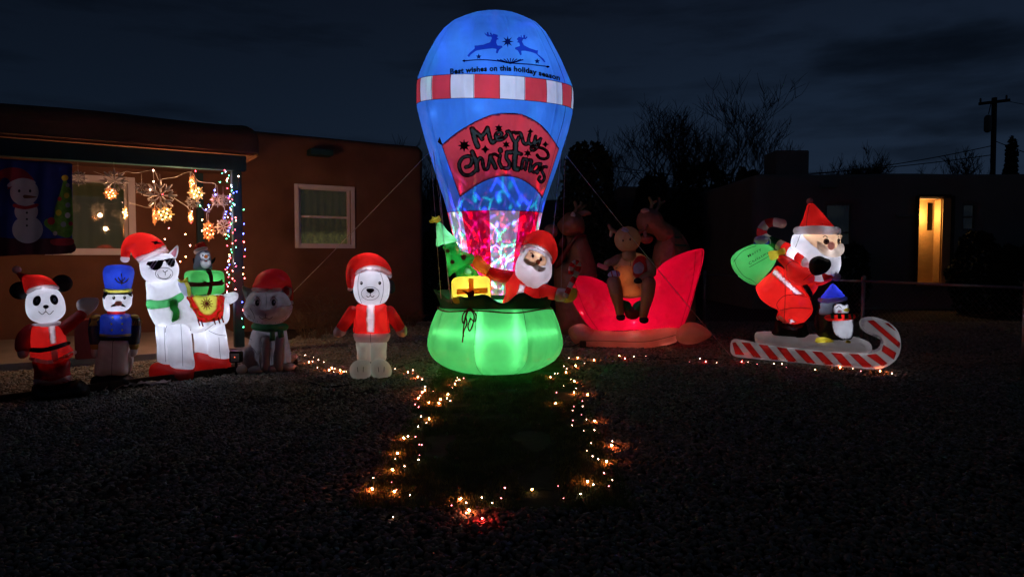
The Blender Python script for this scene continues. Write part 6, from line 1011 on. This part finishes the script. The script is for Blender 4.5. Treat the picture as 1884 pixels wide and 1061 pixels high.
    for (x, y, p) in ((300, 395, 10), (352, 358, 12), (330, 330, 5), (402, 400, 6), (216, 352, 5), (232, 392, 5), (385, 425, 6)):
        lo = lamp(g2, x, y, -14, p / .42, (1, .50, .24), .03)  # added warm lamps under the beam that brighten the porch wall
    for (x, y, cc_) in ((415, 330, (1, .15, .5)), (425, 400, (.7, .3, 1)), (430, 480, (1, .3, .3)), (425, 560, (.9, .4, .6))): lamp(g2, x, y, -10, 2.6, cc_, .03)  # added coloured lamps beside the bulbs on the post
    A = z([(40, 250)])[0]
    flake(144, 328, 13, 'small unlit white snowflake overlapping the right edge of the blue flag', asp=1); flake(*A, 20, 'large unlit snowflake in front of the top right of the porch window')
    flake(*z([(14, 340)])[0], 11, 'half lit snowflake hanging just below the large unlit one at the porch window', lit=1); flake(*z([(237, 300)])[0], 11, 'small unlit snowflake right of the porch window frame, level with its top')
    flake(*z([(372, 352)])[0], 25, 'widest snowflake, unlit with a red bulb before its middle', petals=8, asp=.98); flake(*z([(401, 488)])[0], 15, 'brightest round snowflake, glowing yellow under the widest one', lit=2); flake(*z([(120, 482)])[0], 12, 'glowing snowflake seen edge on at the right frame of the porch window', lit=2, asp=.35)
    flake(*z([(330, 500)])[0], 16, 'thin snowflake seen edge on left of the brightest one', lit=1, asp=.12, mat='snow_plastic'); flake(*z([(630, 335)])[0], 14, 'glowing snowflake in the cluster beside the teal door post', lit=2); flake(*z([(605, 400)])[0], 12, 'unlit snowflake under the glowing cluster beside the teal door post'); flake(*z([(600, 255)])[0], 12, 'narrow warm snowflake nearest the beam above the cluster', lit=1, asp=.3)
    flake(*z([(590, 508)])[0], 11, 'narrow warm snowflake dangling left of the teal door post', lit=1, asp=.3); flake(*z([(785, 385)])[0], 13, 'pinkish snowflake between the door post and the porch post', asp=.9); flake(*z([(825, 388)])[0], 12, 'unlit snowflake touching the string of lights on the porch post', asp=.8)
    flake(*z([(720, 610)])[0], 18, 'tall golden snowflake hanging lowest, above the penguin on the llama', lit=1, asp=.5); flake(*z([(826, 580)])[0], 16, 'unlit snowflake hanging low beside the porch post', asp=.75)
def fence():
    pts = [np.array([at(1297, 471, 12.6)[0], 12.6]), np.array([at(1590, 471, 9.35)[0], 9.35]), np.array([at(1890, 471, 7.35)[0], 7.35]), np.array([at(2260, 471, 5.7)[0], 5.7])]
    root = thing('chain_link_fence', 'low grey chain link fence running behind Santa on the candy cane board', 'fence', (*pts[0], 0)); H_ = .96
    for i, p in enumerate(pts): line3([(*p, -.02), (*p, .5), (*p, H_ + .03)], .026, 'fence_post', 'galvanised', root, ns=10); v, f = tube3([(*p, H_ + .03), (*p, H_ + .05)], .032, 10); Part('post_cap', v, f, 'galvanised', root)
    for a, b in zip(pts[:-1], pts[1:]): line3([(*a, H_), (*((a + b) / 2), H_), (*b, H_)], .017, 'top_rail', 'galvanised', root, ns=8)
    P = np.array(pts); L = np.r_[0, np.cumsum(np.linalg.norm(np.diff(P, axis=0), axis=1))]; V = []; Fs = []; T = L[-1]
    def pos(s): return np.array([np.interp(s, L, P[:, 0]), np.interp(s, L, P[:, 1])])
    for s0 in np.arange(-H_, T, .075):
        for sg in (1, -1):
            sa, sb = (s0, s0 + H_) if sg > 0 else (s0 + H_, s0); q = [(*pos(min(max(sa + (sb - sa) * t, 0), T)), .02 + (H_ - .03) * t) for t in (0, .5, 1)]; v, f = tube3(q, .0017, 3, cap=False); b = len(V); V += [tuple(k) for k in v]; Fs += [tuple(b + i for i in k) for k in f]
    Part('chain_mesh', V, Fs, 'galvanised', root, kind='stuff')
def neighbour():
    Y = 16.8; x0 = at(1385, 471, Y)[0]; root = thing('adobe_house', 'dark flat roofed adobe house across the fence with one warmly lit entry niche', 'house', (x0, Y, 0)); X = lambda px: at(px, 471, Y)[0] - x0; Zp = lambda py: at(942, py, Y)[2]
    path = [(x0, Y + 8), (x0, Y + .16), (x0 + .05, Y + .04), (x0 + .16, Y), (x0 + 16, Y)]; off = 8 - .16 + math.hypot(.05, .12) + math.hypot(.11, .04) - .16
    hs = [(1517, 1568, 374, 482), (1688, 1737, 365, 521), (1768, 1796, 374, 424)]; holes = [(round(off + X(a), 4), round(off + X(b), 4), round(Zp(d), 4), round(Zp(c), 4)) for a, b, c, d in hs]
    wall_shell('wall', path, 0, 3.32, holes, 'stucco_pale', root, step=.4); Part('roof', [(x0 + .3, Y + .3, 3.1), (x0 + 16, Y + .3, 3.1), (x0 + 16, Y + 8, 3.1), (x0 + .3, Y + 8, 3.1)], [(0, 1, 2, 3)], 'stucco_pale', root)
    ax = (np.array([1., 0, 0]), np.array([0, 0, 1.]), np.array([0, -1., 0])); lit_curtain('room_dark', (.002, .002, .0015), (.006, .006, .005), 1.0, 2)
    for a, b, c, d in (hs[0], hs[2]): window(ax, (x0 + (X(a) + X(b)) / 2, Y, (Zp(c) + Zp(d)) / 2), X(b) - X(a), Zp(c) - Zp(d), root, mats=('metal_grey', 'blind'), curtain='room_dark')
    a, b, c, d = hs[1]; L, Rr, T, B = x0 + X(a), x0 + X(b), Zp(c), Zp(d); D = .38
    yb = Y + D; w0, w1, wt, wb = at(1704, 471, yb)[0], at(1724, 471, yb)[0], at(942, 372, yb)[2], at(942, 424, yb)[2]; Rr += .10
    V = [(L, Y + .1, B), (L, yb, B), (L, yb, T), (L, Y + .1, T), (Rr, Y + .1, B), (Rr, yb, B), (Rr, yb, T), (Rr, Y + .1, T), (w0, yb, wb), (w1, yb, wb), (w1, yb, wt), (w0, yb, wt), (w0, yb + .25, wb), (w1, yb + .25, wb), (w1, yb + .25, wt), (w0, yb + .25, wt)]
    Part('entry_niche', V, [(0, 1, 2, 3), (4, 7, 6, 5), (0, 4, 5, 1), (3, 2, 6, 7), (1, 5, 9, 8), (5, 6, 10, 9), (6, 2, 11, 10), (2, 1, 8, 11), (8, 9, 13, 12), (9, 10, 14, 13), (10, 11, 15, 14), (11, 8, 12, 15)], 'stucco_ochre', root, smooth=False)
    Part('niche_window', [(w0, yb + .24, wb), (w1, yb + .24, wb), (w1, yb + .24, wt), (w0, yb + .24, wt)], [(0, 1, 2, 3)], 'dark_room', root)
    box3((Rr + .02, Y + .1, (T + B) / 2), (.13, .16, (T - B) / 2), np.eye(3), 'niche_pillar', 'stucco_ochre', root, bevel=.03).v[:, 0] -= .12
    for q in ((L - .05, (T + B) / 2, .035, (T - B) / 2 + .06), (x0 + X(b) + .16, (T + B) / 2, .035, (T - B) / 2 + .06)): box3((q[0], Y - .03, q[1]), (q[2], .03, q[3]), np.eye(3), 'entry_trim', 'trim_dark', root)
    box3(((L + x0 + X(b)) / 2 + .05, Y - .03, T + .06), ((x0 + X(b) - L) / 2 + .06, .03, .035), np.eye(3), 'entry_lintel', 'trim_dark', root)
    box3(((L + Rr) / 2, Y - .03, B - .04), ((Rr - L) / 2 + .05, .14, .03), np.eye(3), 'entry_sill', 'stucco_ochre', root, bevel=.01)
    emit('porch_bulb', (1, .55, .2), 18); lp = box3((L + .06, Y + .20, T - .42), (.04, .04, .06), np.eye(3), 'porch_lamp', 'porch_bulb', root, bevel=.01)
    ld = bpy.data.lights.new('porch_lamp_light', 'POINT'); ld.energy = 26; ld.color = (1, .58, .22); ld.shadow_soft_size = .05; lo = bpy.data.objects.new('porch_lamp_light', ld); COL.objects.link(lo); lo.parent = root; lo.location = tuple(np.array([L + .17, Y + .12, T - .42]) - ORG[root.name])
    cx = at(1446, 300, 19.5); c = top(box3((cx[0], 19.5, 3.1 + (at(1446, 281, 19.5)[2] - 3.1) / 2), (.46, .45, (at(1446, 281, 19.5)[2] - 3.1) / 2), np.eye(3), 'evaporative_cooler', 'metal_grey', None, bevel=.02), 'boxy metal cooler standing on the neighbour roof', 'cooler')
    box3((at(1523, 340, Y)[0], Y - .06, at(1523, 342, Y)[2]), (.2, .08, .05), np.eye(3), 'roof_drain_spout', 'metal_grey', root, bevel=.01); box3((at(1663, 400, Y)[0], Y - .04, at(1663, 397, Y)[2]), (.22, .03, .03), np.eye(3), 'wall_lamp', 'metal_grey', root, bevel=.01)
    # far block behind the sleigh
    Yb = 21.; xa, xb = at(700, 471, Yb)[0], at(1130, 471, Yb)[0]; r2 = thing('garage', 'low grey flat roofed garage in the dark behind the balloon', 'building', (xa, Yb, 0)); wall_shell('wall', [(xa, Yb + 6), (xa, Yb), (xb, Yb), (xb, Yb + 6)], 0, 3.05, [], 'stucco_grey', r2, step=.6); Part('roof', [(xa, Yb, 2.95), (xb, Yb, 2.95), (xb, Yb + 6, 2.95), (xa, Yb + 6, 2.95)], [(0, 1, 2, 3)], 'stucco_grey', r2)
    Yb = 23.; xa, xb = at(1135, 471, Yb)[0], at(1420, 471, Yb)[0]; r2 = thing('shed', 'long dark shed behind the bare trees, left of the neighbour house', 'building', (xa, Yb, 0)); wall_shell('wall', [(xa, Yb + 6), (xa, Yb), (xb, Yb), (xb, Yb + 6)], 0, 3.65, [], 'stucco_grey', r2, step=.6); Part('roof', [(xa, Yb, 3.55), (xb, Yb, 3.55), (xb, Yb + 6, 3.55), (xa, Yb + 6, 3.55)], [(0, 1, 2, 3)], 'stucco_grey', r2)
def bare_tree(px, Y, top_py, spread, label, seed, name='bare_tree', cat='tree', lean=0, trunk=.3, fork=4, dens=1., group=None, mat='bark', rad=None):
    x = at(px, 471, Y)[0]; H_ = at(px, top_py, Y)[2]; root = thing(name, label, cat, (x, Y, 0), group); r = random.Random(seed); tv, tf, cv, cf = [], [], [], []
    def seg(a, b, ra, rb, V, Fs, ns):
        v, f = tube3([a, b], [ra, rb], ns, cap=False); k = len(V); V += [tuple(q) for q in v]; Fs += [tuple(k + i for i in q) for q in f]
    def grow(p, d, L, rad_, lev):
        V, Fs, ns = (tv, tf, 7) if lev == 0 else (cv, cf, 4 if lev < 3 else 3); n = 4 if lev < 3 else 3; pts = [p]; rr = [rad_]
        for i in range(n):
            d = d + np.array([r.uniform(-1, 1), r.uniform(-1, 1), r.uniform(-.3, .8)]) * (.10 + .05 * lev); d = d / np.linalg.norm(d); p = p + d * L / n; pts.append(p); rr.append(rad_ * (1 - .5 * (i + 1) / n))
        v, f = tube3(pts, rr, ns, cap=False); k = len(V); V += [tuple(q) for q in v]; Fs += [tuple(k + i for i in q) for q in f]
        if lev >= 5: return
        m = int(r.choice([3, 4, 4, 5]) * dens) + (fork - 3 if lev == 0 else 0)
        for j in range(m):
            t = r.uniform(.35, 1) if lev else r.uniform(.6, 1); i = min(int(t * n), n - 1); q = pts[i] + (pts[i + 1] - pts[i]) * (t * n - i); ang = r.uniform(0, 6.28); el = r.uniform(.35, .85); side = np.array([math.cos(ang) * spread, math.sin(ang) * spread, 0]); nd = d * (1 - el * .5) + side * el + np.array([0, 0, .22]); nd /= np.linalg.norm(nd)
            grow(q, nd, L * r.uniform(.52, .78) * (1.25 if lev == 0 else 1), max(rr[i] * r.uniform(.45, .64), .0045 if mat == 'twig' else .0095), lev + 1)
    grow(np.array([x, Y, 0.]), np.array([lean, 0, 1.]) / math.hypot(lean, 1), H_ * trunk, rad or H_ * .024, 0)
    cv = np.array(cv); sc = (H_) / cv[:, 2].max(); tv = np.array(tv); 
    for A in (cv, tv): A[:, 2] *= sc
    Part('trunk', tv, tf, mat, root); Part('crown', cv, cf, mat, root, kind='stuff'); return root
def dry_bush(px, Y, top_py, label, seed):
    c = at(px, 471, Y); Ht = at(px, top_py, Y)[2]; root = thing('dry_bush', label, 'shrub', (c[0], Y, 0)); r = random.Random(seed); V = []; Fs = []
    def seg(P, ra):
        v, f = tube3(P, np.linspace(ra, ra * .35, len(P)), 3, cap=False); k = len(V); V.extend(tuple(q) for q in v); Fs.extend(tuple(k + i for i in q) for q in f)
    for i in range(46):
        a = r.uniform(0, 6.28); sp = r.uniform(.1, .75); h = Ht * r.uniform(.45, 1.05); b0 = np.array([c[0] + .12 * math.cos(a), Y + .12 * math.sin(a), 0.]); P = [b0 + np.array([math.cos(a) * sp * t ** 1.3 * Ht, math.sin(a) * sp * t ** 1.3 * Ht, h * (1.25 * t - .25 * t * t * t)]) + np.array([r.uniform(-.02, .02), r.uniform(-.02, .02), 0]) * (t > 0) for t in np.linspace(0, 1, 6)]; seg(P, .0065)
        for j in range(7):
            q = P[r.choice([2, 3, 3, 4, 5])]; b2 = a + r.uniform(-1.5, 1.5); L = r.uniform(.05, .2); seg([q, q + np.array([math.cos(b2) * L * .5, math.sin(b2) * L * .5, L * r.uniform(.1, .6)]), q + np.array([math.cos(b2) * L, math.sin(b2) * L, L * r.uniform(-.1, .8)])], .0035)
    Part('stems', V, Fs, 'twig', root, kind='stuff')
def leafy(px, Y, y_top, w_px, label, seed, name='shrub', cat='shrub', n=2600, cone=False, z_bot=0, leaf=.05, group=None, mat='leaf_dark'):
    r = np.random.default_rng(seed); c = at(px, 471, Y); Ht = at(px, y_top, Y)[2]; W_ = w_px * Y / F / 2; root = thing(name, label, cat, (c[0], Y, 0), group); t = r.uniform(0, 1, n) ** .8; a = r.uniform(0, 6.28, n)
    prof = (1 - t) ** .75 * .95 + .06 if cone else np.sin(np.clip(t * .8 + .15, 0, 1) * math.pi) ** .6; lump = np.array([noise.noise((math.cos(q) * 2 + seed, math.sin(q) * 2, k * 5)) for q, k in zip(a, t)]); rr = W_ * prof * (.55 + .45 * r.uniform(0, 1, n) ** .4 + .35 * lump)
    P = np.stack([c[0] + rr * np.cos(a), Y + rr * np.sin(a) * .8, z_bot + (Ht - z_bot) * t * (1 + .10 * lump)], 1); u = r.normal(size=(n, 3)); u /= np.linalg.norm(u, axis=1)[:, None]; v = np.cross(u, r.normal(size=(n, 3))); v /= np.linalg.norm(v, axis=1)[:, None]; s = leaf * r.uniform(.6, 1.4, n)[:, None]
    V = np.stack([P - u * s - v * s * .4, P + u * s - v * s * .4, P + u * s * .8 + v * s * .5, P - u * s * .8 + v * s * .5], 1).reshape(-1, 3); Part('foliage', V, np.arange(4 * n).reshape(-1, 4).tolist(), mat, root, kind='stuff', smooth=False)
    v_, f_ = tube3([(c[0], Y, 0), (c[0], Y, (Ht) * .5), (c[0], Y, Ht * .9)], [W_ * .09 + .02, W_ * .06 + .015, .01], 6); Part('stem', v_, f_, 'bark', root)
def backdrop():
    bare_tree(1336, 27, 148, 1.0, 'tallest bare tree, wide rounded crown, left of the cooler on the neighbour roof', 11, fork=5, dens=1.1, trunk=.33)
    bare_tree(1238, 29, 176, .9, 'bare forked tree with thick leaning limbs, left of the tallest bare tree', 5, fork=5, lean=-.15, trunk=.38)
    bare_tree(1285, 33, 235, 1.0, 'thin bare tree between the two big bare trees', 8, fork=4, trunk=.3, dens=.9)
    bare_tree(766, 21, 232, .9, 'bare tree showing between the adobe house and the balloon', 21, fork=5, trunk=.35); bare_tree(1100, 26, 245, .6, 'small sparse bare tree just right of the dark evergreen', 31, trunk=.5, dens=.8)
    bare_tree(1568, 34, 264, 1.9, 'low broad bare tree behind the neighbour roof, right of the cooler', 41, fork=9, dens=1.3, trunk=.2); bare_tree(1752, 30, 268, 1.1, 'leaning bare tree left of the utility pole', 51, lean=.5, trunk=.35, dens=1.1)
    bare_tree(1160, 24, 315, 1.1, 'low twiggy bare tree behind the guy rope, right of the balloon', 61, fork=5, trunk=.3, dens=.9)
    leafy(1082, 17, 272, 120, 'tall dark evergreen tree right behind the balloon', 3, name='evergreen_tree', cat='tree', n=6000, leaf=.06); leafy(1853, 24, 266, 30, 'narrow dark cypress at the right behind the neighbour roof', 4, name='cypress', cat='tree', n=2500, leaf=.07)
    leafy(1290, 21.9, 303, 140, 'broad dark evergreen bush under the bare trees', 5, name='evergreen_bush', n=2400, leaf=.085); leafy(1200, 21.5, 328, 80, 'rounded dark bush left of the broad one', 6, n=2600, leaf=.09); leafy(1375, 19.5, 318, 70, 'dark bush at the left corner of the neighbour house', 7, n=2400, leaf=.08)
    leafy(1565, 15.8, 452, 70, 'dark shrub under the neighbour window', 9, n=1600, leaf=.05); leafy(1800, 15.6, 430, 95, 'dark shrub right of the lit niche', 10, n=2600, leaf=.05); leafy(1775 + 95, 14.6, 455, 90, 'dark shrub at the far right behind the fence', 12, n=2200, leaf=.05)
    leafy(800, 17, 430, 60, 'dark shrub in the gap between house and balloon', 13, n=1500, leaf=.06)
    for k, (px, Y, tp, lab) in enumerate(((600, 11.3, 545, 'dry leafless bush against the adobe wall behind the kitten'), (572, 10.7, 570, 'low tangle of dry stems just right of the kitten'), (645, 12.0, 560, 'dry bush partly behind the white bear'), (748, 12.6, 575, 'dry stems at the corner of the adobe house'))): dry_bush(px, Y, tp, lab, 80 + k)
    # utility pole
    Y = 30.; p = at(1820, 471, Y)[0]; zt = at(1820, 180, Y)[2]; root = thing('utility_pole', 'wooden utility pole with crossarm and transformer above the neighbour house', 'utility pole', (p, Y, 0)); line3([(p + .1, Y, 0), (p, Y, zt)], .105, 'pole', 'pole_wood', root, ns=10)
    za = at(1820, 189, Y)[2]; box3((p - .08, Y - .12, za), (.66, .05, .06), ((math.cos(.12), 0, math.sin(.12)), (0, 1, 0), (-math.sin(.12), 0, math.cos(.12))), 'crossarm', 'pole_wood', root)
    for k in (-.6, .52): v, f = tube3([(p - .08 + k, Y - .12, za + .05 + k * .12), (p - .08 + k, Y - .12, za + .2 + k * .12)], .04, 6); Part('insulator', v, f, 'metal_grey', root)
    zz = at(1808, 228, Y)[2]; v, f = tube3([(p - .32, Y - .1, zz - .25), (p - .32, Y - .1, zz + .22)], .15, 10); Part('transformer', v, f, 'metal_grey', root); line3([(p - .3, Y - .1, zz + .4), (p - .2, Y - .1, zz + .9), (p, Y - .1, za)], .02, 'lead', 'cable', root)
    def wire(a, b, sag, r=.018, lab=''): a, b = np.array(a), np.array(b); P = [a + (b - a) * t - np.array([0, 0, sag * 4 * t * (1 - t)]) for t in np.linspace(0, 1, 26)]; v, f = tube3(P, r, 4, cap=False); top(Part('power_line', v, f, 'cable', None), lab, 'power line')
    wire((p + .4, Y, za + .1), at(2150, 205, 34), .3, .014, 'upper power line leaving the pole to the right'); wire((p, Y, at(0, 258, Y)[2]), at(2150, 330, 33), .4, .02, 'lower cable sagging from the pole to the right'); wire((p, Y, at(0, 268, Y)[2]), at(1080, 296, 44), 1.2, .02, 'long slack cable from the pole to the trees on the left'); wire((p, Y, at(0, 285, Y)[2]), at(1100, 312, 40), .6, .02, 'lowest cable running left behind the roofs')
def small_things(e3, n3):
    up = np.array([0, 0, 1.])
    # edging board along the bed
    a, b = np.array([*EA, 0]), np.array([*EB, 0]); d = (b - a) / np.linalg.norm(b - a); n = np.array([-d[1], d[0], 0]); L = np.linalg.norm(b - a); root = thing('garden_edging', 'dark timber edging between the gravel and the figures at the left', 'edging', a); k = 3
    for i in range(k): box3(a + d * L * (i + .5) / k + [0, 0, .035], (L / k / 2 - .004, .022, .045), (d, n, up), 'edging_board', 'edging', root, bevel=.006)
    # landscape spotlight
    c = ground(435, 690); root = thing('garden_spotlight', 'small black spotlight on a stake between llama and kitten', 'spotlight', c); SPOT = root; box3(c + [0, 0, .205], (.065, .03, .062), (RT, np.array([0, 1., 0]), up), 'lamp_head', 'plastic_black', root, bevel=.008); line3([c, c + [0, 0, .15]], .016, 'stake', 'plastic_black', root, ns=8); box3(c + [.0, -.033, .2], (.045, .004, .045), (RT, np.array([0, 1., 0]), up), 'lens', 'metal_grey', root); emit('led_red', (1, .15, .05), 4); v, f = tube3([c + [0, -.04, .205], c + [0, -.036, .205]], .005, 6); Part('indicator', v, f, 'led_red', root)
    c = np.array([at(157, 620, 8.1)[0], 8.1, .09]); root = thing('storage_box', 'dark red box standing on the porch behind the toy soldier', 'box', c); box3(c + [0, 0, .22], (.11, .1, .22), (e3, n3, up), 'box_body', 'red_box', root, bevel=.012); box3(c + [0, 0, .452], (.118, .108, .012), (e3, n3, up), 'lid', 'red_box', root, bevel=.006)
    # crumpled clear plastic
    r = random.Random(2)
    for (px, py, w, h, lab) in ((258, 705, .30, .07, 'crumpled clear plastic sheet on the bed between soldier and llama'), (318, 694, .22, .06, 'scrap of clear plastic in front of the llama boots')):
        c = ground(px, py, .03); V = [c + [(i / 9 - .5) * w * 1.6, (j / 5 - .5) * h * 2 + .15 * (i / 9 - .5), .04 * noise.noise((i * .9, j * .9, px)) + .01 * r.random()] for j in range(6) for i in range(10)]; top(Part('plastic_sheet', V, [(j * 10 + i, j * 10 + i + 1, j * 10 + i + 11, j * 10 + i + 10) for j in range(5) for i in range(9)], 'litter', None, smooth=False), lab, 'plastic sheet')
    # dead twigs and leaves on the bed
    V = []; Fs = []
    for _ in range(260):
        px, py = r.uniform(-20, 560), 0; t = px / 547; yb = 748 - 76 * t; c = ground(px, yb - r.uniform(4, 40), .02); a = r.uniform(0, 3.14); L = r.uniform(.03, .14); v, f = tube3([c - [math.cos(a) * L, math.sin(a) * L, 0], c + [0, 0, r.uniform(0, .03)], c + [math.cos(a) * L, math.sin(a) * L, r.uniform(0, .03)]], .003, 3, cap=False); b = len(V); V += [tuple(q) for q in v]; Fs += [tuple(b + i for i in q) for q in f]
    Part('dead_twigs', V, Fs, 'twig', None, kind='stuff')
    V = []; Fs = []
    for _ in range(420):
        y = 2.6 + 7 * r.random() ** .8; c = np.array([r.uniform(-.75, .75) * y, y, .022]); a = r.uniform(0, 6.28); L = r.uniform(.012, .03); u_ = np.array([math.cos(a), math.sin(a), r.uniform(-.2, .4)]) * L; w_ = np.array([-math.sin(a), math.cos(a), r.uniform(-.3, .3)]) * L * .5; k_ = len(V)
        V += [tuple(c - u_), tuple(c - w_ + [0, 0, .006]), tuple(c + u_), tuple(c + w_ + [0, 0, .006])]; Fs += [(k_, k_ + 1, k_ + 2, k_ + 3)]
    Part('fallen_leaves', V, Fs, 'dead_leaf', None, kind='stuff')
    # power cords of the blown up figures
    for (pts, par) in (([(430, 700), (436, 690), (470, 676), (500, 690)], SPOT), ([(722, 630), (760, 628), (790, 640)], BALLOON.root), ([(706, 690), (740, 672), (770, 662), (800, 668)], BALLOON.root), ([(1120, 652), (1180, 662), (1260, 658), (1350, 662)], SURF.root), ([(560, 700), (600, 712), (660, 706), (700, 692)], BALLOON.root)):
        P = [ground(x, y, .012) for x, y in pts]; v, f = tube3(P, .006, 6); Part('power_cord', v, f, 'plastic_black', par)

ground_sheet(); gravel(); grass()
HR, WF, E3, N3 = house(); banner(E3, N3); neighbour(); backdrop(); fence()
BALLOON = balloon(); panda(); soldier(); llama(); kitten(); bear(); sleigh(); sitting_deer(); big_deer(); SURF = surfer()
strings(); porch_lights(E3, N3); small_things(E3, N3)
finalize()
